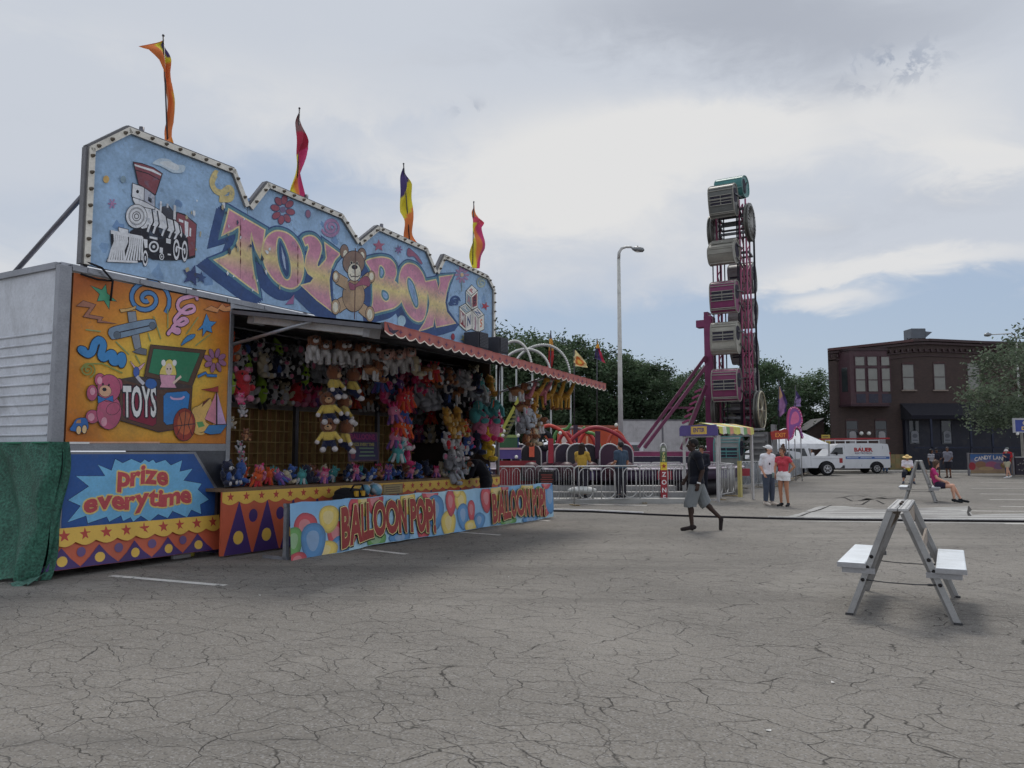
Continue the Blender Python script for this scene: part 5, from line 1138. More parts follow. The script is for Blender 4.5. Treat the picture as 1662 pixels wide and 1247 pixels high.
# ------------------------------------------------------------------ people: one continuous body each, clothes and hair on it
SK1, SK2, SK3, SK4 = c(196, 150, 128, 1.25), c(172, 122, 96, 1.2), c(112, 76, 58, 1.1), c(62, 46, 40, 1.1)
BASE = dict(pel=(0, 0, .95), wai=(0, 0, 1.08), che=(.0, 0, 1.28), nek=(.0, 0, 1.47), hea=(.03, 0, 1.62),
            shl=(0, .185, 1.41), ell=(-.02, .235, 1.13), wrl=(.05, .25, .88), shr=(0, -.185, 1.41), elr=(-.02, -.235, 1.13), wrr=(.05, -.25, .88),
            hil=(0, .09, .92), knl=(.02, .10, .50), anl=(-.02, .10, .085), tol=(.15, .12, .03), hir=(0, -.09, .92), knr=(.02, -.10, .50), anr=(-.02, -.10, .085), tor=(.15, -.12, .03))
def hand(mb, w, e, side, curl=.5, fwd=None, col=None):
    """palm with four unequal curled fingers and a thumb off its side"""
    w, e = V(w), V(e); d = (w - e).normalized(); f = V(fwd or (1, 0, 0)); f = (f - d * f.dot(d)); f = f.normalized() if f.length > .1 else d.orthogonal().normalized(); n = d.cross(f)     # f: thumb side
    p0 = w + d * .015; p1 = w + d * .085
    for t in (-.022, -.007, .008, .023): mb.cap(p0 + f * t * .7, p1 + f * t * 1.25, .014, .013, 7)
    ins = n * (1 if n.y * side < 0 else -1)
    for i, (t, L) in enumerate(((-.030, .056), (-.010, .070), (.010, .075), (.029, .066))):
        a = p1 + f * t; b = a + (d * cos(curl * .5) + ins * sin(curl * .5)) * L * .45; g_ = b + (d * cos(curl * 1.3) + ins * sin(curl * 1.3)) * L * .32; h = g_ + (d * cos(curl * 2) + ins * sin(curl * 2)) * L * .26
        mb.tube([a - d * .01, a, b, g_, h], [.009, .0095, .009, .0085, .006], 6)
    a = p0 + f * .026; b = a + (f * .75 + d * .6 + ins * .25) * .034; g_ = b + (f * .2 + d * .9 + ins * .35) * .030
    mb.tube([a - f * .012, a, b, g_], [.012, .0125, .0105, .007], 6)
def head(mb, o, look, r=1.0):
    """skull, jaw, nose, ears; look is the yaw of the face from +x, tilt its nod"""
    yaw, nod = look; Rm = Matrix.Rotation(yaw, 3, 'Z') @ Matrix.Rotation(nod, 3, 'Y')
    def at_(x, y, z): return V(o) + Rm @ V((x, y, z)) * r
    mb.ell(at_(-.012, 0, .035), (.098 * r, .076 * r, .092 * r), 14, 10, Rm); mb.ell(at_(.028, 0, -.035), (.062 * r, .056 * r, .075 * r), 12, 8, Rm); mb.ell(at_(.055, 0, -.08), (.03 * r, .034 * r, .024 * r), 8, 6, Rm)
    mb.cap(at_(.085, 0, .02), at_(.108, 0, -.018), .011 * r, .016 * r, 8)
    for s_ in (-1, 1): mb.ell(at_(-.008, s_ * .077, .0), (.022 * r, .011 * r, .032 * r), 8, 6, Rm)
    mb.ell(at_(.078, 0, -.05), (.016 * r, .026 * r, .012 * r), 8, 5, Rm)
    return at_, Rm
def person(label, loc, rz, h=1.75, skin=SK2, pose=None, look=(0, 0), top=None, bottom=None, shoes=c(40, 40, 44), hair=None, female=False, vox=.012, extra=None, group=None, sx=1.0):
    J = dict(BASE)
    if pose: J.update(pose)
    J = {k_: V(v_) for k_, v_ in J.items()}; s_ = h / 1.75
    t = thing('person', label, 'person', loc, rz, group, s_)
    fw = .92 if female else 1.0
    mb = MB(skin)
    def torso(m, g=0.0, lo=0):
        m.cap(J['hil'], J['hir'], .112 * fw + g, .112 * fw + g, 12); mb_dir = (J['shl'] - J['shr']).normalized()
        m.cap(J['pel'] - mb_dir * .045, J['wai'] - mb_dir * .04, .105 * fw + g, .098 * fw + g, 12); m.cap(J['pel'] + mb_dir * .045, J['wai'] + mb_dir * .04, .105 * fw + g, .098 * fw + g, 12)
        m.cap(J['wai'] - mb_dir * .045, J['che'] - mb_dir * .065, .096 * fw + g, .108 * fw + g, 12); m.cap(J['wai'] + mb_dir * .045, J['che'] + mb_dir * .065, .096 * fw + g, .108 * fw + g, 12)
        m.cap(J['che'], (J['shl'] * .62 + J['nek'] * .38) - V((0, 0, .045)), .10 * fw + g, .068 + g, 12); m.cap(J['che'], (J['shr'] * .62 + J['nek'] * .38) - V((0, 0, .045)), .10 * fw + g, .068 + g, 12)
        m.cap(J['shl'], J['nek'] - V((0, 0, .02)), .058 + g, .052 + g * .6, 10); m.cap(J['shr'], J['nek'] - V((0, 0, .02)), .058 + g, .052 + g * .6, 10)
        if female:
            f_ = (J['tol'] - J['anl']); 
            for sg in (-1, 1): m.ell(J['che'] + mb_dir * .07 * sg + V((.075, 0, .0)), (.06 + g, .062 + g, .06 + g), 10, 7)
    torso(mb)
    mb.cap(J['nek'] - V((0, 0, .03)), J['hea'] - V((0, 0, .06)), .056 * fw, .052 * fw, 10)
    at_, Rm = head(mb, J['hea'], look)
    for sd in 'lr':
        mb.cap(J['sh' + sd], J['el' + sd], .054 * fw, .043 * fw, 10); mb.cap(J['el' + sd], J['wr' + sd], .043 * fw, .029 * fw, 10)
        hand(mb, J['wr' + sd], J['el' + sd], 1 if sd == 'l' else -1)
        mb.cap(J['hi' + sd] + V((0, 0, -.02)), J['kn' + sd], .088, .058, 12); mb.cap(J['kn' + sd], J['an' + sd], .056, .036, 10)
        calf = J['kn' + sd].lerp(J['an' + sd], .3); bk = (J['an' + sd] - J['to' + sd]).normalized(); mb.ell(calf + bk * .02, (.05, .048, .09), 10, 7, (J['kn' + sd] - J['an' + sd]).to_track_quat('Z', 'X').to_matrix())
        mb.cap(J['an' + sd] + bk * .03 - V((0, 0, .03)), J['to' + sd], .036, .026, 8)
    body = mb.remesh(vox, 2)
    lip = at_(.09, 0, -.052); EYES = [at_(.078, y, .015) for y in (-.03, .03)]
    dk = tuple(x * .55 for x in skin[:3]) + (1,)
    body.recolour(lambda p_: (dk[0] * 1.1, dk[1] * .8, dk[2] * .8, 1) if (p_ - lip).length < .018 else skin)
    for e in EYES:
        body.ell(e, (.008, .013, .009), 8, 6, Rm, c(200, 196, 190)); body.ell(e + Rm @ V((.005, 0, 0)), (.006, .007, .007), 6, 5, Rm, (.02, .015, .012, 1))
        body.ell(e + Rm @ V((.006, 0, .022)), (.008, .019, .005), 6, 5, Rm, tuple(x * .3 for x in skin[:3]) + (1,))
    body.build('body', 'skin', t)
    if top:
        m = MB(top['col']); torso(m, top.get('g', .016))
        L = top.get('sleeve', .7)
        if L > 0:
            for sd in 'lr':
                a, b, e = J['sh' + sd], J['el' + sd], J['wr' + sd]
                if L <= 1: m.cap(a, a.lerp(b, L), .072 * fw, .064 * fw, 10)
                else: m.cap(a, b, .068 * fw, .058 * fw, 10); m.cap(b, b.lerp(e, L - 1), .058 * fw, .05 * fw, 10)
        hem = top.get('hem', -.02)
        if hem < .05:
            dn = (J['pel'] - J['wai']).normalized(); m.cap(J['pel'] - V((0, .05, 0)), J['pel'] + dn * .06 - V((0, .05, 0)), .125, .13, 12); m.cap(J['pel'] + V((0, .05, 0)), J['pel'] + dn * .06 + V((0, .05, 0)), .125, .13, 12)
        m = m.remesh(vox, 3)
        ax = (J['nek'] - J['pel']).normalized(); keep = []
        zlo = top.get('zlo', (hem))
        fs = []; cs = []; sm = []
        for f in m.f:
            ctr = sum((V(m.v[i]) for i in f), V()) / len(f)
            u = (ctr - J['pel']).dot(ax)
            if u < zlo: continue
            if (ctr - J['nek']).length < .062 and (ctr - J['nek']).dot(ax) > -.01: continue
            fs.append(f)
        m.f = fs; m.sm = [True] * len(fs); m.c = [m.col] * len(fs)
        pc = top.get('print')
        if pc:
            pp, pr, pcol = V(pc[0]), pc[1], pc[2]; m.recolour(lambda p_: pcol if (p_ - pp).length < pr else m.col)
        if top.get('stripe'):
            st = top['stripe']; m.recolour(lambda p_: st if (p_.z * 11) % 1 < .3 else m.col)
        m.build(top.get('name', 'shirt'), 'cloth', t)
    if bottom:
        m = MB(bottom['col']); L = bottom.get('len', .5); g = bottom.get('g', .02); fl = bottom.get('flare', 0)
        m.cap(J['hil'], J['hir'], .115 + g * .7, .115 + g * .7, 12); m.cap(J['pel'], J['pel'].lerp(J['wai'], .5), .115 + g * .5, .105 + g * .5, 12)
        m.cap(J['pel'] - V((0, .05, 0)), J['pel'].lerp(J['wai'], .4) - V((0, .045, 0)), .11 + g * .5, .10 + g * .5, 12); m.cap(J['pel'] + V((0, .05, 0)), J['pel'].lerp(J['wai'], .4) + V((0, .045, 0)), .11 + g * .5, .10 + g * .5, 12)
        for sd in 'lr':
            a, b, e = J['hi' + sd], J['kn' + sd], J['an' + sd]
            if L <= 1: m.cap(a, a.lerp(b, min(1, L + .12)), .095 + g, .075 + g + fl, 12)
            else: m.cap(a, b, .093 + g, .066 + g + fl, 12); m.cap(b, b.lerp(e, L - 1 + .14), .066 + g + fl, (.044 if L > 1.4 else .062 + fl) + g, 12)
        m = m.remesh(vox, 3); fs = []
        for f in m.f:
            ctr = sum((V(m.v[i]) for i in f), V()) / len(f); ok = (ctr - J['pel']).dot((J['wai'] - J['pel']).normalized()) < .105
            if L <= 1:
                sd = 'l' if (ctr - J['knl']).length < (ctr - J['knr']).length else 'r'; a, b = J['hi' + sd], J['kn' + sd]
                ok = ok and (ctr - a).dot((b - a).normalized()) < (b - a).length * L + .03
            else:
                sd = 'l' if min((ctr - J['anl']).length, (ctr - J['knl']).length) < min((ctr - J['anr']).length, (ctr - J['knr']).length) else 'r'; b, e = J['kn' + sd], J['an' + sd]
                ok = ok and (ctr - b).dot((e - b).normalized()) < (e - b).length * (L - 1) + .02
            if ok: fs.append(f)
        m.f = fs; m.sm = [True] * len(fs); m.c = [m.col] * len(fs); m.build(bottom.get('name', 'shorts' if L <= 1 else 'trousers'), 'cloth', t)
    if shoes:
        for sd in 'lr':
            m = MB(shoes); bk = (J['an' + sd] - J['to' + sd]); bk = bk.normalized(); dn = V((0, 0, -.03))
            m.cap(J['an' + sd] + bk * .045 - V((0, 0, .035)), J['to' + sd] - bk * .02, .044, .036, 10); m.cap(J['an' + sd], J['an' + sd] - V((0, 0, .04)), .045, .046, 10)
            m = m.remesh(.012, 1); m.build('shoe', 'rubber', t)
    if hair:
        m = MB(hair['col']); kind = hair['kind']
        if kind in ('short', 'long', 'bun', 'fuzz'):
            g_ = .004 if kind == 'fuzz' else .014
            m.ell(at_(-.022, 0, .048), (.098 + g_, .078 + g_, .088 + g_), 14, 10, Rm)
            if kind == 'long':
                for y in (-.07, -.035, 0, .035, .07): m.cap(at_(-.06 + .3 * y * y, y, .05), J['hea'] + Rm @ V((-.10, y * 1.1, 0)) * 1 + V((0, 0, -hair.get('len', .25))), .05, .03, 8)
                for y in (-.088, .088): m.cap(at_(.0, y * .85, .05), at_(.005, y, -.16), .03, .022, 8)
            if kind == 'bun': m.ell(at_(-.05, 0, .15), (.055, .055, .05), 10, 7); m.ell(at_(-.05, 0, .21), (.04, .045, .045), 8, 6)
            m = m.remesh(.010, 1); fs = []
            for f in m.f:
                ctr = Rm.inverted() @ (sum((V(m.v[i]) for i in f), V()) / len(f) - J['hea'])
                if ctr.x > .03 and ctr.z < .075 and abs(ctr.y) < .075: continue
                fs.append(f)
            m.f = fs; m.sm = [True] * len(fs); m.c = [m.col] * len(fs); m.build('hair', 'hair', t)
        if kind in ('cap', 'straw', 'hat', 'capback'):
            if hair.get('under'): h2 = MB(hair['under']); h2.ell(at_(-.03, 0, .02), (.09, .082, .085), 12, 8, Rm); h2.build('hair', 'hair', t)
            m.ell(at_(-.014, 0, .062), (.112, .094, .078), 14, 8, Rm)
            if kind == 'cap': m.ell(at_(.115, 0, .055), (.075, .075, .010), 12, 6, Rm)
            if kind == 'capback': m.ell(at_(-.125, 0, .045), (.07, .07, .010), 12, 6, Rm)
            if kind in ('straw', 'hat'):
                r_ = .21 if kind == 'straw' else .15; prof = [(.085, .05), (r_ * .7, .045), (r_, .025), (r_, .017), (r_ * .7, .036), (.085, .04)]
                m.lathe(prof, 20, at_(0, 0, 0), Rm)
            m.build('hat', 'cloth', t)
    if extra: extra(t, J, at_, Rm)
    return t
def face_to(dx, dy): return math.atan2(dy, dx)
def tote(col, name='bag', mat='cloth'):
    def f(t, J, at_, Rm): pass
    return f
# the man crossing the lot, walking to the photo's left
def watch(t, J, at_, Rm):
    m = MB(c(200, 200, 200)); d = (J['wrl'] - J['ell']).normalized(); m.cyl(J['wrl'] - d * .035, J['wrl'] - d * .005, .038, 10); m.build('wristband', 'cloth', t)
walk = dict(pel=(0, 0, .94), wai=(.0, 0, 1.08), che=(.0, 0, 1.29), nek=(.02, 0, 1.48), hea=(.055, 0, 1.63), shl=(-.02, .19, 1.42), ell=(-.10, .24, 1.14), wrl=(-.02, .25, .89), shr=(.02, -.19, 1.42), elr=(.06, -.23, 1.15), wrr=(.17, -.20, .97),
            hil=(.0, .09, .92), knl=(.13, .10, .50), anl=(.10, .10, .09), tol=(.27, .11, .035), hir=(-.02, -.09, .92), knr=(-.17, -.10, .52), anr=(-.47, -.10, .22), tor=(-.46, -.10, .045))
pm = gp(1127, 861)
person('man in black t-shirt and grey shorts walking across the lot', pm + V((.05, 0, 0)), pi - .12, 1.80, SK4, walk, (0, 0), dict(col=c(26, 28, 36), sleeve=.8, g=.042, hem=-.05), dict(col=c(112, 116, 118), len=1.07, g=.036, flare=.022), c(44, 38, 38), dict(col=c(24, 22, 24), kind='fuzz'), vox=.010, extra=watch)
# the couple
stand_m = dict(hea=(.05, 0, 1.61), elr=(-.05, -.25, 1.14), wrr=(.06, -.22, .92), ell=(-.03, .25, 1.14), wrl=(.03, .24, .88), knl=(.03, .11, .5), anl=(.0, .12, .085), tol=(.16, .17, .03))
pc = gp(1248, 820)
person('man in white t-shirt and backwards white cap standing with a woman', pc, -pi / 2 + .45, 1.74, SK1, stand_m, (.5, .3), dict(col=c(206, 206, 214), sleeve=.85, g=.034, hem=-.05, print=((.13, -.05, 1.20), .035, c(40, 44, 56))), dict(col=c(70, 78, 92), len=1.86, g=.022), c(190, 180, 170), dict(col=c(214, 214, 214), kind='capback', under=c(60, 44, 34)))
hip = dict(ell=(-.05, .33, 1.18), wrl=(.0, .17, 1.0), elr=(.08, -.21, 1.16), wrr=(.22, -.16, .98), knl=(.0, .09, .5), anl=(-.05, .10, .085), tol=(.11, .13, .03))
def cup(t, J, at_, Rm):
    m = MB(c(130, 150, 150)); m.lathe([(.03, -.10), (.042, .05), (.044, .055)], 12, J['wrr'] + V((.09, .0, -.03))); m.build('cup', 'paint', t)
person('woman in red top and white shorts, hair in a bun, hand on hip', gp(1273, 822), pi + .75, 1.66, SK2, hip, (-.3, 0), dict(col=c(176, 66, 78), sleeve=.35, g=.012, hem=.06), dict(col=c(216, 216, 222), len=.30, g=.022, flare=.02), c(36, 36, 40), dict(col=c(74, 54, 42), kind='bun'), True, extra=cup)
# man waiting inside the entrance arch
person('man in dark jacket standing inside the entrance arch', gp(1141, 806), -pi / 2 - .6, 1.74, SK2, dict(wrl=(.14, .12, 1.0), wrr=(.14, -.12, 1.0)), (-.3, .2), dict(col=c(40, 42, 52), sleeve=1.8, g=.03, hem=-.03), dict(col=c(36, 38, 48), len=1.9, g=.02), c(30, 30, 34), dict(col=c(40, 32, 28), kind='short'))
# sitting girl on the bench, leaning back against the ladder frame
sit = dict(pel=(0, 0, .56), wai=(-.05, 0, .69), che=(-.11, 0, .88), nek=(-.10, 0, 1.07), hea=(-.03, 0, 1.20), shl=(-.11, .17, 1.01), ell=(-.02, .21, .77), wrl=(.20, .15, .66), shr=(-.11, -.17, 1.01), elr=(-.02, -.21, .77), wrr=(.20, -.13, .65),
           hil=(.02, .09, .54), knl=(.42, .12, .53), anl=(.62, .12, .10), tol=(.80, .13, .04), hir=(.02, -.09, .54), knr=(.40, -.07, .52), anr=(.44, -.06, .10), tor=(.62, -.06, .035))
bench2 = gp(1508, 815.5)
def up_(p_, dz): return V((p_.x, p_.y, dz))
girl = gp(1520, 816); rg = -.12
person('girl in pink top with long brown hair sitting on the far bench', bench2 + V((0, .5, 0)) + V((NX * .50 - UX * .22, NY * .50 - UY * .22, 0)), PHI * -1, 1.68, SK1, sit, (.1, .55), dict(col=c(170, 54, 108), sleeve=.5, g=.012, hem=.02), dict(col=c(44, 38, 56), len=.42, g=.02), c(34, 36, 40), dict(col=c(76, 58, 46), kind='long', len=.42), True)
sit2 = dict(sit); sit2.update(hea=(.02, 0, 1.17), wrl=(.32, .12, .66), wrr=(.32, -.12, .64), knl=(.45, .2, .5), anl=(.52, .22, .10), tol=(.70, .24, .04))
# woman in a straw hat on a low seat, turned towards us
sw = dict(sit); sw.update(wai=(-.01, 0, .70), che=(-.02, 0, .90), nek=(.0, 0, 1.08), hea=(.04, 0, 1.22), shl=(-.02, .17, 1.03), shr=(-.02, -.17, 1.03), ell=(.04, .22, .78), wrl=(.22, .10, .72), elr=(.04, -.22, .78), wrr=(.22, -.08, .72), knl=(.40, .18, .53), anl=(.34, .2, .10), tol=(.50, .22, .04), knr=(.42, -.2, .5), anr=(.52, -.26, .10), tor=(.68, -.3, .04))
def apron(t, J, at_, Rm):
    m = MB(c(206, 190, 60)); m.ell((.16, 0, .70), (.13, .14, .05), 10, 7); m.ell((.27, .04, .66), (.05, .08, .09), 8, 6); m = m.remesh(.02, 2); m.build('yellow_scarf', 'cloth', t)
ps = gp(1474, 785)
person('woman in straw hat, white blouse and yellow scarf on a low stool', ps, -pi / 2 - .35, 1.80, SK2, sw, (-.1, .3), dict(col=c(206, 200, 208), sleeve=.8, g=.02, hem=.0), dict(col=c(34, 36, 46), len=1.5, g=.04), c(60, 66, 80), dict(col=c(206, 176, 120), kind='straw', under=c(60, 44, 36)), True, extra=apron, vox=.014)
t = thing('folding_stool', 'low folding stool under the woman in the straw hat', 'stool', ps, -pi / 2 - .35)
mb = MB(c(60, 60, 66)); mb.box(-.2, .2, -.2, .2, .40, .44, b=.01); mb.build('seat', 'cloth', t)
for a_ in (-1, 1):
    mb = MB(c(150, 152, 156)); mb.cyl((-.18, a_ * .18, .40), (.18, a_ * .18, .0), .014, 6); mb.cyl((.18, a_ * .18, .40), (-.18, a_ * .18, .0), .014, 6); mb.build('leg', 'metal', t)
# group behind the far bench
far = dict(vox=.016)
person('woman in black dress and patterned wrap behind the far bench', gp(1513, 776), -1.2, 1.68, SK3, dict(wrl=(.2, .1, 1.1)), (.3, .2), dict(col=c(150, 150, 156), sleeve=.5, stripe=c(60, 60, 70)), dict(col=c(40, 40, 48), len=.7), c(40, 40, 44), dict(col=c(28, 26, 28), kind='long', len=.2), True, **far)
person('man in dark cap leaning behind the far bench', gp(1522, 775), -1.9, 1.76, SK3, dict(wrl=(.25, .12, 1.05), wrr=(.25, -.1, 1.05)), (0, .3), dict(col=c(44, 44, 54), sleeve=.7), dict(col=c(60, 60, 70), len=.8), c(40, 40, 44), dict(col=c(30, 30, 36), kind='cap'), **far)
person('heavy man in grey shirt and black shorts standing with a shoulder bag', gp(1540, 776), -2.6, 1.80, SK3, dict(wrl=(.16, .2, 1.0)), (.2, .1), dict(col=c(112, 112, 122), sleeve=.7, g=.04), dict(col=c(38, 38, 46), len=.85, g=.035), c(46, 36, 34), dict(col=c(50, 46, 48), kind='short'), extra=lambda t, J, a_, r_: (lambda m: (m.ell((-.05, -.28, 1.02), (.14, .08, .17), 10, 7), m.build('shoulder_bag', 'cloth', t)))(MB(c(34, 34, 42))), **far)
# two people passing the candy banner
person('woman in white sun hat and dark cardigan by the candy banner', gp(1636, 776), pi + .1, 1.68, SK1, dict(wrl=(.22, .1, 1.32), ell=(.08, .24, 1.15), knl=(.1, .1, .5), anl=(.14, .1, .09), tol=(.3, .1, .03), knr=(-.1, -.1, .5), anr=(-.25, -.1, .12), tor=(-.1, -.1, .03)), (0, 0), dict(col=c(44, 48, 72), sleeve=1.5, g=.03, hem=-.03, name='cardigan'), dict(col=c(170, 164, 140), len=.55, g=.03), c(214, 214, 216), dict(col=c(214, 204, 206), kind='hat', under=c(120, 96, 76)), True, **far)
person('man in red shirt and grey trousers behind the sun-hatted woman', gp(1645, 775) + V((.1, .6, 0)), pi + .4, 1.80, SK3, None, (0, 0), dict(col=c(172, 46, 52), sleeve=.8, g=.03, hem=-.04), dict(col=c(74, 76, 86), len=1.8, g=.03), c(40, 40, 44), dict(col=c(130, 136, 134), kind='cap'), **far)
# man at the back of the van, people at the exit
person('man in black t-shirt and jeans standing behind the white van', gp(1437, 767.5), -pi / 2 - .4, 1.75, SK3, dict(wrl=(.17, .06, 1.12), wrr=(.17, -.06, 1.1)), (0, .3), dict(col=c(44, 38, 44), sleeve=.7, g=.03), dict(col=c(72, 92, 120), len=1.85, g=.022), c(50, 50, 56), dict(col=c(30, 26, 28), kind='short'), **far)
person('woman with long dark hair at the end of the exit barriers', gp(1302, 772), -1.9, 1.68, SK2, None, (.3, 0), dict(col=c(40, 38, 44), sleeve=.6), dict(col=c(40, 42, 52), len=1.8), c(60, 60, 64), dict(col=c(26, 24, 26), kind='long', len=.25), True, **far)
person('person in white t-shirt and black trousers by the pickup truck', gp(1317, 769), -1.3, 1.72, SK2, dict(ell=(-.05, .33, 1.18), wrl=(.0, .17, 1.0)), (.2, .1), dict(col=c(206, 206, 210), sleeve=.8, g=.03), dict(col=c(30, 32, 40), len=1.9), c(196, 196, 200), dict(col=c(70, 56, 46), kind='short'), **far)
person('woman with a tall dark updo beyond the exit barriers', gp(1270, 789), 1.4, 1.72, SK3, None, (.2, 0), dict(col=c(60, 56, 60), sleeve=.6), dict(col=c(40, 42, 52), len=1.8), c(60, 60, 64), dict(col=c(26, 24, 26), kind='bun'), True, **far)
# stall keeper's dark figure at the counter end; riders and attendants by the spinning ride
sk = bp(786, 800, -.75)
person('man in black hoodie bending over the end of the counter', bw(sk[0], -.80, 0), ROTB + pi / 2 + .3, 1.72, SK3, dict(wai=(.05, 0, 1.08), che=(.16, 0, 1.24), nek=(.30, 0, 1.36), hea=(.38, 0, 1.44), shl=(.22, .19, 1.32), ell=(.28, .25, 1.06), wrl=(.42, .16, .98), shr=(.22, -.19, 1.32), elr=(.28, -.25, 1.06), wrr=(.42, -.16, .98)), (0, .5), dict(col=c(26, 26, 32), sleeve=1.85, g=.03, hem=-.03), dict(col=c(30, 30, 36), len=1.9, g=.03), c(30, 30, 34), dict(col=c(28, 26, 28), kind='short'))
# everyone at the spinning ride
person('woman in mustard top facing the spinning ride over the barrier', V(((944 - 831) / 1260 * 23.8, 23.8, .14)), pi / 2 - .5, 1.66, SK2, dict(ell=(.1, .24, 1.16), wrl=(.30, .20, 1.12), elr=(.1, -.24, 1.16), wrr=(.32, -.16, 1.14)), (.1, 0), dict(col=c(168, 136, 60), sleeve=.7, g=.02), dict(col=c(46, 44, 52), len=1.85), c(50, 50, 56), dict(col=c(40, 30, 26), kind='long', len=.22), True, vox=.014)
person('man in dark blue shirt behind the crowd barriers at the spinning ride', V(((1007 - 831) / 1260 * 23.8, 23.8, .14)), pi / 2 + .5, 1.70, SK2, dict(wrl=(.25, .15, 1.05)), (.2, 0), dict(col=c(60, 74, 90), sleeve=.7, g=.025), dict(col=c(44, 42, 50), len=1.85), c(50, 50, 56), dict(col=c(36, 32, 34), kind='short'), vox=.014)
# ------------------------------------------------------------------ the A-frame benches
def bench(h, L, spread, label, loc, rz, sh=.48):
    t = thing('frame_bench', label, 'bench', loc, rz); A = c(158, 158, 158, 1.2)
    hx = spread / 2; tp = .066
    def rail(sx, y):
        mb = MB(A); mb.bar((sx * hx, y, 0), (sx * tp, y, h - .02), .024, .052, (1, 0, 0)); mb.bar((sx * hx - sx * .03, y - .018 * (1 if y > 0 else -1), .0), (sx * tp - sx * .03, y - .018 * (1 if y > 0 else -1), h - .05), .012, .04, (1, 0, 0), c(132, 130, 128, 1.2))
        mb.box(sx * hx - .035, sx * hx + .035, y - .022, y + .022, 0, .02, c(60, 60, 62))
        o = mb.build('leg', 'alu', t)
        m2 = MB(c(40, 38, 38))
        for zz in (.34, .46, .56):
            x = sx * (hx + (tp - hx) * zz / h); m2.ell((x, y + (.018 if y > 0 else -.018), zz), (.018, .012, .018), 8, 6)
        m2.build('bolts', 'dark', o)
    for sx in (-1, 1):
        for y in (-L / 2, L / 2): rail(sx, y)
    mb = MB(c(172, 172, 172, 1.2)); n_ = 9
    for sx in (-1, 1):
        mb.box(-.088 if sx < 0 else .004, -.004 if sx < 0 else .088, -L / 2 - .02, L / 2 + .02, h - .03, h, b=.006)
    for i in range(4): mb.box(-.07 + i * .045, -.06 + i * .045, -L / 2, L / 2, h, h + .006, c(140, 140, 140))
    o = mb.build('top_cap', 'alu', t)
    m2 = MB(c(54, 46, 42)); m2.box(-.012, .012, -.22, -.05, h + .004, h + .016); m2.box(-.012, .012, .10, .2, h + .004, h + .016); m2.build('cap_latch', 'dark', o)
    mb = MB(c(150, 138, 126, 1.2)); mb.bar((tp + .01, -L / 2 + .02, h - .13), (tp + .01, L / 2 - .02, h - .13), .02, .16, (0, 0, 1)); mb.bar((.19, -L / 2 + .02, h - .36), (.19, L / 2 - .02, h - .36), .02, .13, (0, 0, 1)); mb.build('back_board', 'wood', t)
    mb = MB(c(142, 132, 124, 1.2)); mb.bar((-tp - .01, -L / 2 + .02, h - .13), (-tp - .01, L / 2 - .02, h - .13), .02, .12, (0, 0, 1)); mb.build('back_board', 'wood', t)
    for sx in (-1, 1):
        x = sx * (hx + (tp - hx) * sh / h); mb = MB(c(206, 212, 218, 1.15)); x0, x1 = sorted((x + sx * .03, x + sx * .275)); mb.box(x0, x1, -L / 2 - .04, L / 2 + .04, sh - .045, sh, b=.008)
        mb.box(x0 - .004, x1 + .004, -L / 2 - .046, -L / 2 - .036, sh - .05, sh - .006, c(150, 150, 152)); mb.box(x0 - .004, x1 + .004, L / 2 + .036, L / 2 + .046, sh - .05, sh - .006, c(150, 150, 152))
        mb.box(*sorted((x - sx * .05, x + sx * .24)), -L / 2 - .03, -L / 2 - .004, sh - .10, sh - .05, c(140, 140, 142)); mb.box(*sorted((x - sx * .05, x + sx * .24)), L / 2 + .004, L / 2 + .03, sh - .10, sh - .05, c(140, 140, 142)); mb.build('seat', 'alu', t)
    for y in (-L / 2, L / 2):
        mb = MB(c(70, 70, 72)); z = .34; x = hx + (tp - hx) * z / h; mb.tube([(-x, y, z), (-x * .3, y, z - .012), (x * .4, y, z - .012), (x, y, z)], .006, 6)
        mb.ell((x * .75, y, z - .006), (.03, .012, .012), 8, 5); mb.build('tie_wire', 'metal', t)
    return t
lc = [gp(1383, 1003), gp(1557, 1018), gp(1409, 957), gp(1540, 965)]
cen = sum(lc, V()) / 4
bench(1.02, 1.5, .90, 'pale aluminium A-frame bench with two empty white seats on the open asphalt', cen, ROTB - pi / 2, .50)
bench(1.27, 1.15, .86, 'taller aluminium A-frame bench the girl in pink is sitting on', bench2 + V((0, .5, 0)), ROTB - pi / 2, .47)
t = thing('backpack', 'dark green and white backpack on the far bench beside the girl in pink', 'backpack', bench2 + V((0, .5, 0)) + V((NX * .47 + UX * .28, NY * .47 + UY * .28, .47)), -.5)
mb = MB(c(40, 60, 56)); mb.ell((0, 0, .16), (.15, .17, .19), 12, 9); mb.ell((.10, 0, .12), (.09, .13, .12), 10, 7); mb.ell((.13, .03, .1), (.07, .06, .06), 8, 6, col=c(196, 196, 200)); mb = mb.remesh(.02, 2)
mb.recolour(lambda p_: c(190, 190, 196) if (p_ - V((.2, .03, .08))).length < .07 else c(40, 60, 56)); mb.build('pack', 'cloth', t); mb = MB(c(36, 40, 44)); mb.tube([(-.02, -.05, .34), (-.02, 0, .40), (-.02, .05, .34)], .012, 6); mb.build('loop', 'cloth', t)
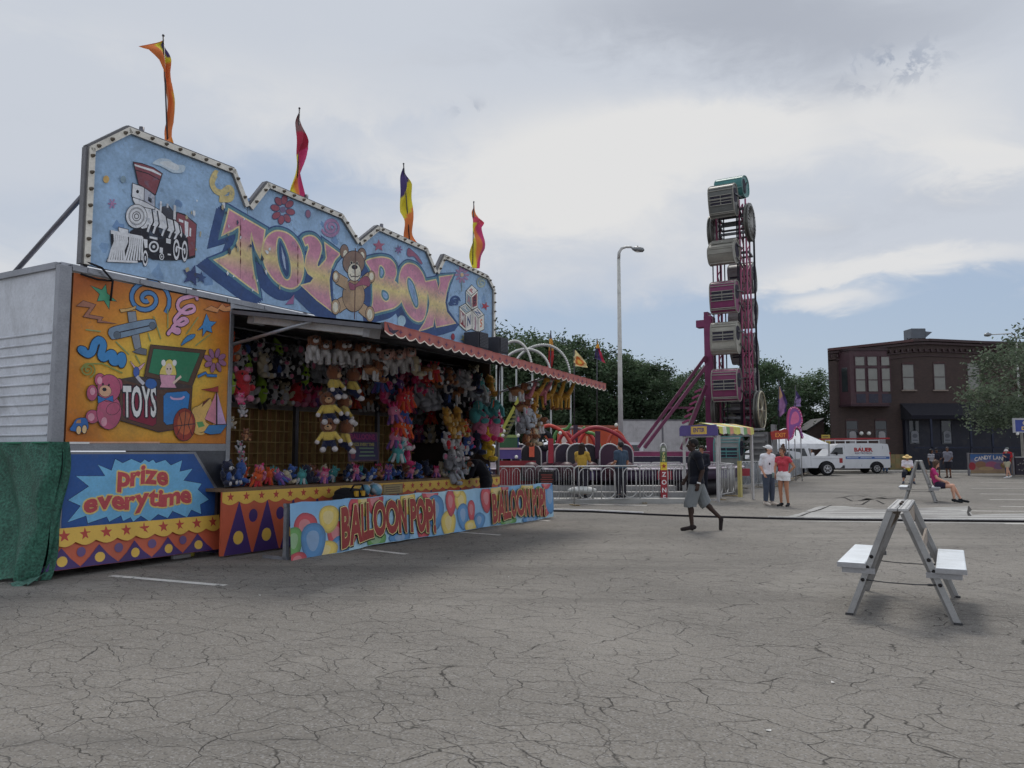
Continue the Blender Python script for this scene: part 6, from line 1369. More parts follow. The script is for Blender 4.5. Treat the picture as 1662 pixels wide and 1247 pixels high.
# ------------------------------------------------------------------ steel crowd barriers
GAL = c(176, 176, 176, 1.2)
def barrier_mesh(L=2.1, mesh=False):
    f = MB(GAL); H_ = 1.12; r = .020
    f.tube([(-L / 2, 0, .06), (-L / 2, 0, H_ - .10), (-L / 2 + .03, 0, H_ - .03), (-L / 2 + .10, 0, H_), (L / 2 - .10, 0, H_), (L / 2 - .03, 0, H_ - .03), (L / 2, 0, H_ - .10), (L / 2, 0, .06)], r, 8)
    f.tube([(-L / 2, 0, .16), (L / 2, 0, .16)], .016, 6)
    b = MB(GAL); n = 15
    for i in range(1, n):
        x = -L / 2 + L * i / n; b.tube([(x, 0, .16), (x, 0, H_ - (.0 if i % 5 in (0, 1) else .10))], .008, 6)
    for i in range(3):
        x = -L / 2 + L * (i + .5) / 3 + .02; w = L / n * 1.55
        b.tube([(x - w, 0, .16), (x - w, 0, H_ - .25)] + [(x - w * cos(R(a)), 0, H_ - .25 + .2 * sin(R(a))) for a in range(15, 180, 15)] + [(x + w, 0, H_ - .25), (x + w, 0, .16)], .014, 6)
        b.tube([(x - w * cos(R(a)), 0, .27 - .2 * sin(R(a)) + .12) for a in range(0, 181, 15)], .012, 6)
    if mesh:
        for i in range(44): x = -L / 2 + L * i / 44; b.box(x - .003, x + .003, -.004, .004, .16, H_)
    ft = []
    for x in (-L / 2 + .02, L / 2 - .02): q_ = MB(c(150, 134, 106)); q_.bar((x, -.26, .02), (x, .26, .02), .045, .025); ft.append(q_)
    return f, b, ft
bar0 = None; BN = 0
def barrier(a, b, label, group):
    global bar0
    a, b = V(a), V(b); d = b - a; L = d.length; rz = math.atan2(d.y, d.x); mid = (a + b) / 2
    if bar0 is None:
        bar0 = thing('crowd_barrier', label, 'barrier', mid, rz, group); f, bb, ft = barrier_mesh()
        f.build('frame', 'alu', bar0); bb.build('infill_bars', 'alu', bar0); [q_.build('foot', 'metal', bar0) for q_ in ft]; o = bar0
    else: o = dup(bar0, mid, rz, label, group)
    o.scale = (L / 2.1, 1, 1); return o
def run(pts, labels, group):
    for i in range(len(pts) - 1): barrier(pts[i], pts[i + 1], labels[i] if i < len(labels) else labels[-1], group)
F0, F1, F2, F3 = gp(806, 822), gp(932, 821), gp(1039, 817), gp(1113, 813)
fr = [F0 + (F1 - F0) * i / 2 for i in range(3)]
run(fr + [F2, F3], ['steel crowd barrier nearest the end post of the toy stall', 'steel crowd barrier behind the far end of the balloon banner', 'steel crowd barrier before the woman in the mustard top', 'steel crowd barrier behind the red and green height post'], 'front row of crowd barriers')
b2 = [gp(1012, 800), gp(1058, 799), gp(1106, 797)]
run(b2, ['steel crowd barrier of the second row beneath the pickup cab', 'steel crowd barrier of the second row beside the entrance arch'], 'second row of crowd barriers')
G0 = gp(1193, 806)
run([gp(1165, 812), G0], ['short steel crowd barrier at the side of the entrance arch'], 'barriers beside the entrance')
run([G0 + V((0, .35, 0)), G0 + V((.1, 2.4, 0)), G0 + V((.2, 4.5, 0))], ['steel crowd barrier running back from the entrance arch, nearer one', 'steel crowd barrier running back from the entrance arch, farther one'], 'barriers beside the entrance')
e0, e1 = gp(1205, 793), gp(1256, 790); e2 = gp(1312, 768)
run([e0, (e0 + e1) / 2, e1], ['grey barrier panel left of the couple', 'grey barrier panel just behind the couple'], 'exit barriers')
ex = [e1 + (e2 - e1) * i / 9 for i in range(10)]
run(ex, [f'{ORD[i]} grey barrier receding past the couple towards the pickup truck' for i in range(9)], 'exit barriers')
t = thing('barrier_screen', 'grey fabric screen tied along the exit barriers', 'screen', (0, 0, 0)); mb = MB(c(122, 126, 132)); 
for a_, b_ in zip([e0 + V((0, .05, 0)), e1 + V((.05, .05, 0))], [e1 + V((0, .05, 0)), e2 + V((.05, .05, 0))]):
    mb.grid(lambda u, w: a_.lerp(b_, u) + V((.03 * sin(u * 40 + w * 2), .03 * sin(u * 31), .14 + .93 * w)), 40, 4)
mb.build('fabric', 'tarp', t)
# a black sign box hung on the front barrier
t = thing('hanging_sign', 'small black sign with red lettering hung on the front barrier', 'sign', F0 + (F1 - F0) * .62 + V((.05, -.06, .62)))
mb = MB(c(30, 28, 30)); mb.box(-.22, .22, -.02, .02, 0, .36, b=.006); a = Art(mb, lambda u, w, h: V((u, -.021 - h, w)))
for j, w_ in enumerate((.32, .36, .28, .33)): a.fill([(-w_ / 2, .05 + j * .065), (w_ / 2, .05 + j * .065), (w_ / 2, .085 + j * .065), (-w_ / 2, .085 + j * .065)], c(120, 56, 50))
mb.build('board', 'paint', t)
# ------------------------------------------------------------------ the height post with its rounded top
t = thing('height_post', 'narrow height post painted red, yellow and green with white lettering', 'height sign', gp(1077, 815) + V((0, -.1, 0)), .06)
mb = MB(c(150, 44, 50)); P = lambda u, w, h: V((u, -h, w))
mb.box(-.10, .10, -.03, .03, 0, .98, c(140, 44, 52)); mb.box(-.10, .10, -.03, .03, .98, 1.22, c(206, 178, 60)); mb.box(-.10, .10, -.03, .03, 1.22, 1.52, c(74, 92, 66))
loop = [(-.10, 1.52), (.10, 1.52)] + [(.10 * cos(R(a)), 1.60 + .13 * sin(R(a))) for a in range(0, 181, 15)]
mb.prism(loop, lambda u, w, h: V((u, .03 - h, w)), .06, c(110, 116, 104)); a = Art(mb, lambda u, w, h: V((u, -.031 - h, w)))
for ch, z, cc in (('E', .14, c(214, 206, 206)), ('N', .36, c(214, 206, 206)), ('O', .60, c(214, 206, 206)), ('Z', .84, c(214, 206, 206)), ('N', 1.28, c(196, 190, 120)), ('U', 1.38, c(196, 190, 120)), ('F', 1.48, c(196, 190, 120))): a.text(ch, 0, z, .19 if z < 1 else .11, cc, .006)
a.fill(star(0, 1.1, .085), c(150, 60, 40)); a.fill([(-.05, 1.56), (.05, 1.56), (.05, 1.66), (-.05, 1.66)], c(190, 190, 180)); mb.build('post', 'paint', t)
mb = MB(c(120, 120, 124)); mb.box(-.18, .18, -.15, .15, 0, .02); mb.build('foot_plate', 'metal', t)
mb = MB(c(200, 200, 200)); mb.tube([(-.09, 0, 1.55)] + [(.10 * cos(R(a)), 0, 1.64 + .16 * sin(R(a))) for a in range(180, -1, -15)] + [(.09, 0, 1.55)], .014, 6); mb.build('top_hoop', 'metal', t)
# ------------------------------------------------------------------ entrance arch
g0, g1 = gp(1112, 812), gp(1166, 815); gd = (g1 - g0); gw = gd.length
t = thing('entrance_arch', 'grey tube entrance arch with purple ENTER panel and striped canopy', 'entrance arch', g0, math.atan2(gd.y, gd.x))
back = 2.0
for x in (0, gw):
    for y in (0, back):
        mb = MB(c(170, 168, 168)); mb.box(x - .034, x + .034, y - .034, y + .034, 0, 2.1); mb.build('leg', 'alu', t)
mb = MB(c(170, 168, 168)); mb.bar((0, 0, .06), (gw, 0, .06), .07, .06)
mb.tube([(.0, -.02, 1.75), (.03, -.02, 1.95), (.12, -.02, 2.02), (gw - .12, -.02, 2.02), (gw - .03, -.02, 1.95), (gw, -.02, 1.75)], .03, 8); mb.build('frame', 'alu', t)
mb = MB(c(80, 68, 122)); loop = [(-.10, 2.04), (gw + .08, 2.04), (gw + .08, 2.29), (gw + .02, 2.38), (-.03, 2.38), (-.10, 2.30)]
mb.prism(loop, lambda u, w, h: V((u, -.05 - h, w)), .05); a = Art(mb, lambda u, w, h: V((u, -.101 - h, w)))
a.fill([(gw * .28, 2.09), (gw * .76, 2.09), (gw * .76, 2.34), (gw * .28, 2.34)], c(200, 166, 80)); a.chars('ENTER', .19, c(72, 56, 110), .006, lambda u, v: (gw * .52 + u * .74, 2.215 + v)); mb.build('sign_panel', 'paint', t)
mb = MB(c(200, 190, 80)); cols_ = [c(190, 186, 100), c(204, 202, 190), c(120, 156, 110), c(196, 140, 120), c(190, 184, 110)]
for i in range(10):
    y0_, y1_ = back * i / 10, back * (i + 1) / 10
    mb.add([(-.05, y0_, 2.30), (-.05, y1_, 2.30), (gw / 2, y1_, 2.46), (gw / 2, y0_, 2.46), (gw + .08, y1_, 2.32), (gw + .08, y0_, 2.32), (gw + .10, y1_, 2.08 + .04 * (i % 2)), (gw + .10, y0_, 2.08 + .04 * ((i + 1) % 2))], [(0, 1, 2, 3), (3, 2, 4, 5), (5, 4, 6, 7)], cols_[i % 5])
mb.build('striped_canopy', 'cloth', t)
mb = MB(c(168, 158, 100)); mb.box(gw - .06, gw + .05, 1.2, 1.3, .1, 1.25); mb.build('yellow_post', 'paint', t)
# ------------------------------------------------------------------ light pole and the far street lamp
def street_light(h, arm, label, loc, rz, r=.10):
    t = thing('street_lamp', label, 'street lamp', loc, rz); mb = MB(c(176, 176, 172)); mb.tube([(0, 0, 0), (0, 0, h * .5), (0, 0, h - .55)], [r, r * .82, r * .62], 12); mb.build('pole', 'alu', t)
    mb = MB(c(170, 170, 168)); mb.tube([(0, 0, h - .55), (.02, 0, h - .25), (.13, 0, h - .07), (.32, 0, h), (.55, 0, h), (arm - .25, 0, h - .10)], [r * .6, r * .58, r * .52, r * .46, r * .42, r * .36], 10); mb.build('arm', 'alu', t)
    mb = MB(c(120, 122, 124)); mb.lathe([(.05, -.02), (.11, .10), (.13, .28), (.10, .46), (.03, .52)], 12, (arm - .32, 0, h - .08), Matrix.Rotation(R(97), 4, 'Y')); o = mb.build('lamp_head', 'metal', t)
    mb = MB(c(206, 204, 196)); mb.ell((arm - .06, 0, h - .20), (.17, .085, .04), 10, 6); mb.build('lens', 'car', o)
    mb = MB(c(60, 60, 60)); mb.cyl((arm - .1, 0, h - .03), (arm - .1, 0, h + .05), .03, 8); mb.build('photocell', 'dark', o)
    mb = MB(c(130, 130, 126)); mb.lathe([(r * 2, 0), (r * 2, .12), (r * 1.2, .5), (r * 1.1, .55)], 12); mb.build('base', 'metal', t); return t
lp = at(1008, 737, 34); street_light(EYE + (733 - 396) / 1260 * 34, .95, 'tall pale street lamp with curved arm standing in the middle of the lot', (lp.x, 34, 0), 0, .12)
l2 = at(1640, 640, 52); street_light(EYE + (733 - 541) / 1260 * 52, 2.2, 'street lamp reaching over the tree by the brick building', (l2.x + .6, 52, 0), pi + .15, .09)
# ------------------------------------------------------------------ cable and hose on the ground
pts = [gp(870, 829), gp(893, 830.5), gp(960, 832), gp(1045, 836), gp(1052, 836.5), gp(1130, 839.5), gp(1250, 843), gp(1350, 845), gp(1500, 846.5), gp(1662, 848), gp(1760, 849)]
mb = MB(c(40, 38, 42)); mb.tube([p_ + V((0, 0, .022)) for p_ in pts], .022, 8); tag(mb.build('power_cable', 'rubber'), 'thick black cable lying across the lot', 'cable')
mb = MB(c(190, 188, 186)); mb.tube([p_ + V((0, .12, .035)) for p_ in pts[:4]], .035, 8); tag(mb.build('water_hose', 'rubber'), 'pale hose lying behind the black cable by the balloon banner', 'hose')
mb = MB(c(178, 176, 172)); mb.tube([p_ + V((0, .13, .035)) for p_ in pts[6:]], .03, 8); tag(mb.build('water_hose', 'rubber'), 'pale hose lying along the black cable beside the painted-out strips', 'hose')
# old tar lines and cracks drawn over the pale patch
def tar(px, w=.06):
    mb = MB(c(44, 42, 42)); L = fatline([tuple(gp(*q_)[:2]) for q_ in px], w); mb.add([(a_, b_, .0065) for a_, b_ in L], tess(L)); struct(mb.build('road_crack_seal', 'rubber'))
tar([(1282, 841), (1300, 838), (1312, 833), (1330, 828), (1350, 820)], [.02, .07, .05, .08, .03]); tar([(1572, 822), (1574, 828), (1571, 832), (1574, 838)], [.03, .1, .05, .08])
for seed in range(5):
    r_ = random.Random(seed); x, y = 1355 + seed * 16, 806 + (seed % 3) * 5; tar([(x + i * 12, y + r_.uniform(-4, 4)) for i in range(5)], [.03 + r_.random() * .07 for _ in range(5)])
# crumbs of litter
for i, (px, py) in enumerate(((1247, 1187), (1352, 1109), (422, 967), (825, 937))):
    o = gp(px, py); mb = MB(c(186, 184, 180)); mb.ell((0, 0, .005), (.012, .006, .005), 7, 5); mb.add([(-.016, -.008, .008), (.012, -.012, .004), (.02, .008, .010), (-.008, .012, .005)], [(0, 1, 2, 3)])
    ob = mb.build('litter', 'paint'); ob.location = o; ob.rotation_euler = (0, 0, i * 1.3)
    tag(ob, ('white paper scrap lying on the cracked asphalt closest to the camera', 'white paper scrap on the asphalt between the camera and the empty bench', 'pale scrap on the asphalt near the white parking line by the stall', 'pale scrap on the asphalt in front of the balloon banner')[i], 'litter')
# ------------------------------------------------------------------ pennant flags above the stall's sign
def pennant(label, pole_px, Lp, Rp, colf, yo=.1, group='feather flags above the toy sign', plane='b', Y=40):
    f_ = (lambda px, py: bw(bp(px, py, yo)[0], yo, bp(px, py, yo)[1])) if plane == 'b' else (lambda px, py: at(px, py, Y))
    base = f_(*pole_px[1]); t = thing('flag', label, 'flag', base, 0, group)
    mb = MB(c(70, 70, 74)); top = f_(*pole_px[0]); mb.tube([V((0, 0, -.1)), (top - base)], .012 if plane == 'b' else .03, 8); mb.ell(top - base, .02, 8, 6); mb.build('pole', 'metal', t)
    def curve(P, u):
        n = len(P) - 1; i = min(n - 1, int(u * n)); k_ = u * n - i; return (P[i][0] * (1 - k_) + P[i + 1][0] * k_, P[i][1] * (1 - k_) + P[i + 1][1] * k_)
    dep = V((-NX, -NY, 0)) if plane == 'b' else V((0, 1, 0))
    def sf(u, w):
        a, b = curve(Lp, u), curve(Rp, u); p_ = f_(a[0] * (1 - w) + b[0] * w, a[1] * (1 - w) + b[1] * w) - base
        return p_ + dep * (.05 * sin(w * 7 + u * 9) * min(1, u * 4) + .03 * sin(u * 17))
    mb = MB(); mb.grid(sf, 36, 10, lambda u, w: colf(u, w)); mb.build('cloth', 'cloth', t); return t
FP, FY, FO, FM, FR_ = c(70, 58, 100), c(206, 190, 60), c(206, 118, 70), c(186, 66, 110), c(160, 50, 70)
pennant('orange flag with a purple and yellow tip blown leftwards above the locomotive', ((265, 58), (273, 236)), [(262, 68), (228, 74), (243, 80), (258, 98), (267, 118), (268, 140), (271, 170), (273, 200), (272, 222), (266, 235)], [(266, 64), (270, 72), (273, 85), (275, 100), (275, 118), (277, 140), (281, 170), (284, 200), (282, 220), (279, 235)], lambda u, w: FP if u < .3 and w > .88 else (FY if u < .34 and w > .55 else (FO if w < .7 or u < .6 else c(206, 160, 70))))
pennant('maroon, pink and yellow flag above the flower on the sign', ((486, 176), (482, 328)), [(485, 183), (482, 200), (481, 232), (480, 260), (477, 290), (475, 312), (474, 328)], [(486, 180), (493, 205), (498, 230), (499, 242), (494, 255), (491, 270), (495, 328)], lambda u, w: (c(120, 90, 90) if u < .25 else FR_) if u < .45 else (FY if w < .3 else (FO if w < .5 else FM)))
pennant('purple, yellow and orange flag above the letters of BOX', ((655, 266), (666, 398)), [(655, 271), (652, 290), (649, 320), (648, 345), (655, 365), (660, 385), (663, 398)], [(656, 268), (662, 285), (666, 300), (667, 325), (670, 350), (674, 380), (676, 398)], lambda u, w: FP if u < .36 - .12 * w else (FY if u < .66 - .1 * w else FO))
pennant('pink, orange and yellow flag above the alphabet blocks', ((769, 328), (767, 437)), [(769, 336), (767, 360), (766, 390), (766, 436)], [(770, 333), (776, 350), (784, 362), (780, 370), (785, 390), (788, 405), (784, 420), (776, 436)], lambda u, w: (FO if u < .2 else c(190, 70, 90)) if u < .36 else (FY if w < .35 else (FO if w < .7 else FM)))
pennant('narrow red and gold flag behind the far end of the awning', ((894, 537), (893, 640)), [(893, 540), (891, 560), (890, 580), (888, 600)], [(894, 538), (898, 560), (899, 580), (896, 596)], lambda u, w: FP if u < .15 else (c(190, 140, 70) if u < .5 else c(150, 50, 50)), group='flags behind the spinning ride', plane='w', Y=40)
pennant('round-patterned cream and orange flag over the spinning ride', ((932, 568), (932, 700)), [(932, 571), (931, 580), (931, 590), (931, 594)], [(934, 568), (944, 580), (952, 590), (954, 597)], lambda u, w: c(206, 190, 140) if math.hypot(u - .6, w - .5) > .32 else (c(196, 110, 60) if math.hypot(u - .6, w - .5) > .16 else c(206, 170, 80)), group='flags behind the spinning ride', plane='w', Y=41)
pennant('purple and yellow flag next to the street lamp', ((969, 550), (969, 700)), [(969, 554), (967, 565), (965, 578), (966, 582)], [(970, 552), (973, 565), (978, 578), (983, 590)], lambda u, w: c(206, 150, 60) if u < .35 else (FP if w < .7 else FR_), group='flags behind the spinning ride', plane='w', Y=42)
pennant('two-tailed purple flag beside the tall ride', ((1264, 618), (1264, 705)), [(1264, 630), (1263, 650), (1262, 668), (1264, 678)], [(1266, 626), (1273, 640), (1278, 655), (1276, 668)], lambda u, w: FP if w > .75 or w < .12 else (c(150, 110, 150) if u > .35 else c(176, 140, 110)), group='flags by the exit', plane='w', Y=46)
pennant('lilac and navy flag behind the pink loop sign', ((1291, 626), (1291, 705)), [(1291, 640), (1290, 648), (1289, 656), (1289, 660)], [(1293, 634), (1299, 645), (1300, 652), (1300, 660)], lambda u, w: FP if u < .4 and w > .3 else c(140, 120, 160), group='flags by the exit', plane='w', Y=46)
# ------------------------------------------------------------------ the tall cage ride
ZX, ZY = 12.62, 43.0; zr = thing('tall_cage_ride', 'tall magenta and grey thrill ride with a column of passenger cages', 'amusement ride', (ZX, ZY, 0), -PHI)
zinv = Matrix.Rotation(PHI, 3, 'Z')
def zloc(p_): return zinv @ (p_ - V((ZX, ZY, 0)))
MG, MG2, GR, LG = c(116, 50, 88, 1.3), c(116, 52, 86, 1.25), c(104, 106, 106, 1.25), c(140, 138, 130, 1.2)
def lean(z): return .002 * (z - 8)
prof = catmull([(-.50, -.62), (-.58, -.1), (-.53, .45), (-.36, .70), (.0, .78), (.38, .70), (.55, .30), (.50, -.35), (.22, -.76), (-.2, -.80)], 3, .38)
prof = [(u * 1.06, v * 1.10) for u, v in prof]
def cage(x, y, z, rot, col, band, dark=c(52, 50, 60), w=1.32, name='cage'):
    Rm = Matrix.Rotation(rot, 3, 'X'); o = V((x + lean(z), y, z))
    def f(u, v, h): return o + Rm @ V((-w / 2 + h, u, v))
    mb = MB(col); mb.prism(prof, f, w, col); e = mb.build(name, 'paint', zr)
    mb = MB(band)
    for i in range(0, len(prof), 4):
        u, v = prof[i]; n = V((u, v)).normalized() * .015; mb.bar(f(u + n.x, v + n.y, -.01), f(u + n.x, v + n.y, w + .01), .05, .05)
    for h in (-.03, w):                                   # side rims
        lp_ = [f(u, v, h + .015) for u, v in prof]; mb.tube(lp_, .032, 6, None, True)
    mb.build('trim_bar', 'paint', e)
    mb = MB(dark); mb.prism([(u * .7 + .02, v * .45 + .25) for u, v in prof], lambda u, v, h: f(u, v, w + h), .012, dark); mb.build('side_mesh', 'dark', e)
    mb = MB(dark); mb.add([f(-.645, -.22, .10), f(-.645, -.22, w - .10), f(-.625, .30, w - .10), f(-.625, .30, .10)], [(0, 1, 2, 3)], dark); o2_ = mb.build('window', 'dark', e)
    mb = MB(band)
    for i in range(4): t_ = i / 3; mb.bar(f(-.66 + .02 * t_, -.22 + .52 * t_, .06), f(-.66 + .02 * t_, -.22 + .52 * t_, w - .06), .035, .035)
    mb.bar(f(-.66, -.22, w / 2), f(-.645, .30, w / 2), .03, .03); mb.bar(f(-.60, -.62, .0), f(-.60, -.62, w), .04, .04); mb.bar(f(-.56, .58, .0), f(-.56, .58, w), .04, .04); mb.build('window_bars', 'paint', e)
    mb = MB(c(80, 82, 84)); mb.bar(o + Rm @ V((w / 2 + .06, -.3, .3)), V((.4 + lean(z), 0, z + .5)), .06, .06); mb.bar(o + Rm @ V((w / 2 + .06, .2, -.3)), V((.4 + lean(z), 0, z - .6)), .05, .05); mb.build('hanger', 'metal', e)
def zz(py): return 1.55 + (733 - py) * .0341
for py, y, rot, col, band in ((328, -1.35, .25, c(96, 98, 96, 1.25), LG), (415, -1.5, -1.0, c(132, 130, 122, 1.25), LG), (487, -1.5, .1, MG, LG), (553, -1.5, .0, c(150, 148, 138, 1.25), LG), (628, -1.5, .12, MG2, LG)):
    cage(-.30, y, zz(py), rot, col, band)
cage(-.2, .25, zz(293), 1.9, c(70, 122, 120, 1.25), c(96, 130, 128), w=1.5)
for py, rot, col in ((440, .4, c(126, 128, 130, 1.3)), (502, -.5, c(134, 132, 130, 1.3)), (560, .7, c(128, 130, 132, 1.3)), (620, 0, c(140, 138, 134, 1.3)), (672, .3, c(134, 134, 134, 1.3))): cage(.0, 1.5, zz(py), rot, col, c(130, 130, 128))
cage(-.3, -1.3, zz(735), .05, c(120, 122, 120, 1.25), c(80, 130, 130))
# oblong boom: two lattice side frames, cross tubes, drive wheels
mb = MB(c(150, 76, 106, 1.3))
for x in (-.95, .34, .68):
    for y in (-.42, .42):
        mb.tube([(x + lean(z), y, z) for z in (2.4, 9, 15.6)], .05, 6)
    z = 2.4; i = 0
    while z < 15.2:
        y0_ = -.42 if i % 2 else .42; mb.tube([(x + lean(z), y0_, z), (x + lean(z + .6), -y0_, z + .6)], .035, 5, c(170, 130, 140, 1.2) if i % 2 == 0 else None); z += .6; i += 1
mb.build('boom_lattice', 'paint', zr)
mb = MB(c(46, 44, 52))
for x, y in ((.22, -.62), (.27, -.5), (-.75, -.6), (-.5, -.6), (-1.15, -.6), (.8, .9), (.95, .4)): mb.tube([(x + lean(2.8), y, 2.8), (x + lean(15), y, 15)], .035, 6)
mb.build('drive_cable', 'rubber', zr)
for z in (15.1, 14.7, 14.25, 13.75, 12.6, 4.8, 4.35, 3.9, 3.4):
    mb = MB(c(92, 92, 94, 1.2)); mb.bar((-.85 + lean(z), -.3, z), (.85 + lean(z), -.3, z), .14, .13); mb.bar((-.85 + lean(z), .4, z - .1), (.85 + lean(z), .4, z - .1), .1, .1); mb.bar((-.8, -.3, z), (-.8, .4, z - .1), .1, .1); mb.bar((.8, -.3, z), (.8, .4, z - .1), .1, .1); mb.build('cross_tube', 'metal', zr)
def drive(x, z, r=1.08, spokes=False):
    o = V((x + lean(z), 0, z)); mb = MB(c(96, 96, 92, 1.25)); q_ = Matrix.Rotation(pi / 2, 4, 'Y')
    mb.lathe([(r * .86, -.13), (r, -.12), (r, -.05), (r * .93, -.03), (r * .93, .03), (r, .05), (r, .12), (r * .86, .13)], 36, o, q_); e = mb.build('drive_wheel', 'metal', zr)
    mb = MB(c(120, 118, 112, 1.2) if not spokes else c(178, 172, 150, 1.2))
    if spokes:
        for i in range(8): a_ = i * pi / 4; mb.bar(o + V((.15, .12 * cos(a_), .12 * sin(a_))), o + V((.15, r * .9 * cos(a_), r * .9 * sin(a_))), .07, .05)
        mb.tube([o + V((.16, r * .94 * cos(i * pi / 18), r * .94 * sin(i * pi / 18))) for i in range(36)], .05, 6, None, True); mb.lathe([(.2, .1), (.2, .2)], 14, o, q_)
    else:
        for i in range(22): a_ = i * pi / 11; mb.bar(o + V((.145, .3 * cos(a_), .3 * sin(a_))), o + V((.145, r * .84 * cos(a_), r * .84 * sin(a_))), .03, .03, (1, 0, 0), c(86, 84, 80))
        mb.lathe([(r * .86, .11), (r * .5, .15), (.02, .16)], 30, o, q_)
    mb.build('spokes', 'metal', e)
for x, py, sp_ in ((-1.22, 370, False), (.80, 358, False), (-1.22, 666, False), (1.05, 667, True)): drive(x, zz(py), spokes=sp_)
mb = MB(MG); mb.box(-1.88, -1.42, -.1, .75, .2, 9.25, b=.03); mb.box(-2.35, -1.88, .0, .6, 8.65, 9.05); mb.box(-1.89, -1.65, .0, .7, 9.2, 9.5)
for z in (2.2, 4.4, 6.6): mb.box(-1.9, -1.40, -.12, .77, z, z + .06, MG2)
mb.build('tower', 'paint', zr)
mb = MB(c(104, 50, 78, 1.2))
P1, P2 = zloc(at(1146, 578, 43.6)), zloc(at(1036, 727, 43.6)); Q1, Q2 = zloc(at(1148, 592, 42.9)), zloc(at(1046, 727, 42.6))
for p_, q_ in ((P1, P2), (Q1, Q2)): mb.bar(p_, q_, .18, .17)
mb.bar(zloc(at(1085, 662, 43.0)), zloc(at(1125, 662, 43.0)), .12, .12); mb.bar(zloc(at(1146, 626, 42.9)), zloc(at(1106, 730, 42.8)), .2, .17); mb.bar(zloc(at(1138, 640, 43.4)), zloc(at(1118, 690, 43.4)), .12, .1, col=LG)
for i in range(6): mb.bar(zloc(at(1138 - i * 4, 632 + i * 10, 42.6)), zloc(at(1128 - i * 4, 637 + i * 10, 43.2)), .1, .1, col=c(150, 70, 110, 1.2))
mb.build('tower_brace', 'paint', zr)
mb = MB(c(130, 56, 92, 1.25)); a_, b_ = zloc(at(1008, 737, 43.2)), zloc(at(1150, 737, 43.2)); mb.bar(a_, b_, .5, .26); mb.bar(a_ + V((0, 0, .13)), b_ + V((0, 0, .13)), .56, .05, col=c(176, 140, 160, 1.2)); mb.bar(a_ - V((0, 0, .5)), b_ - V((0, 0, .5)), .4, .7, col=c(40, 36, 56))
for k_ in (.05, .35, .65, .95): q_ = a_.lerp(b_, k_); mb.box(q_.x - .15, q_.x + .15, q_.y - .15, q_.y + .15, 0, .9, c(60, 56, 66))
mb.build('base_beam', 'paint', zr)
mb = MB(c(136, 138, 140, 1.2)); mb.box(-2.0, 1.8, -1.8, 2.2, .0, .35); mb.box(.6, 1.6, -.6, .8, .35, 2.6, c(112, 112, 112)); mb.cyl((-.5, .2, .35), (-.5, .2, 3.6), .25, 14, c(130, 126, 120)); mb.box(1.7, 1.9, -.3, .3, .3, 3.0, c(126, 126, 126))
for i in range(7): mb.box(-.2, 1.5, -.9, -.8, .7 + i * .33, .82 + i * .33, c(120, 120, 118))
mb.build('base_platform', 'metal', zr)
# ------------------------------------------------------------------ the low spinning ride with painted hoops, behind the barriers
sr = thing('spinning_ride', 'low spinning ride with purple deck, dark cars and red and green hoops', 'amusement ride', (2.6, 30, 0))
def sl(px, py, Y): p_ = at(px, py, Y); return V((p_.x - 2.6, p_.y - 30, p_.z))
mb = MB(c(84, 60, 96)); mb.lathe([(6.6, .55), (6.9, .60), (6.9, .95), (6.7, 1.02), (.1, 1.05)], 40, (-.2, 2.5, 0), None, c(56, 42, 64)); mb.lathe([(6.95, .93), (7.0, .96), (6.95, .99)], 40, (-.2, 2.5, 0), None, c(190, 180, 190)); mb.lathe([(6.5, .0), (6.6, .55)], 40, (-.2, 2.5, 0), None, c(36, 32, 40))
for i in range(16): a_ = i * pi / 8; mb.box(-.2 + 6.9 * cos(a_) - .3, -.2 + 6.9 * cos(a_) + .3, 2.5 + 6.9 * sin(a_) - .06, 2.5 + 6.9 * sin(a_) + .06, .62, .9, c(140, 46, 56) if i % 2 else c(70, 56, 96))
mb.build('deck', 'paint', sr)
def hoop(p0, pk, p1, Y, col, r=.055, cap_col=None):
    pts = catmull([p0, ((p0[0] * .75 + pk[0] * .25), p0[1] * .35 + pk[1] * .65), pk, ((p1[0] * .75 + pk[0] * .25), p1[1] * .35 + pk[1] * .65), p1], 6, .5)[:25]
    mb = MB(col); mb.tube([sl(px, py, Y) for px, py in pts], r, 8); mb.build('hoop', 'paint', sr)
hoop((922, 736), (968, 694), (1021, 740), 27.5, c(150, 50, 60), .07); hoop((868, 716), (893, 691), (928, 740), 27.2, c(176, 66, 56), .065); hoop((897, 738), (905, 700), (925, 690), 28.5, c(74, 120, 60), .06); hoop((948, 695), (964, 705), (974, 742), 28.5, c(96, 140, 80), .06)
hoop((850, 742), (872, 700), (898, 742), 29.5, c(190, 96, 60), .06); hoop((938, 742), (952, 702), (968, 742), 30.2, c(176, 52, 48), .07); hoop((902, 742), (918, 703), (936, 742), 29.0, c(160, 46, 56), .06); hoop((914, 706), (932, 695), (960, 712), 31, c(120, 110, 110), .06); hoop((985, 742), (1000, 700), (1018, 742), 31.5, c(170, 70, 50), .07)
for px, y0_, y1_, Y, col in ((838, 706, 738, 26.2, c(44, 64, 130)), (894, 712, 752, 26.0, c(150, 46, 60)), (863, 724, 742, 25.6, c(200, 90, 66)), (970, 700, 745, 27.0, c(70, 36, 56)), (934, 690, 740, 31, c(54, 40, 56))):
    mb = MB(col); a_, b_ = sl(px, y0_, Y), sl(px, y1_, Y); mb.bar(a_, b_, .17, .17); mb.build('post', 'paint', sr)
mb = MB(c(40, 42, 46)); mb.tube([sl(885 + 9 * cos(a * pi / 10), 716 + 13 * sin(a * pi / 10), 27) for a in range(20)], .09, 8, None, True); mb.build('rubber_ring', 'rubber', sr)
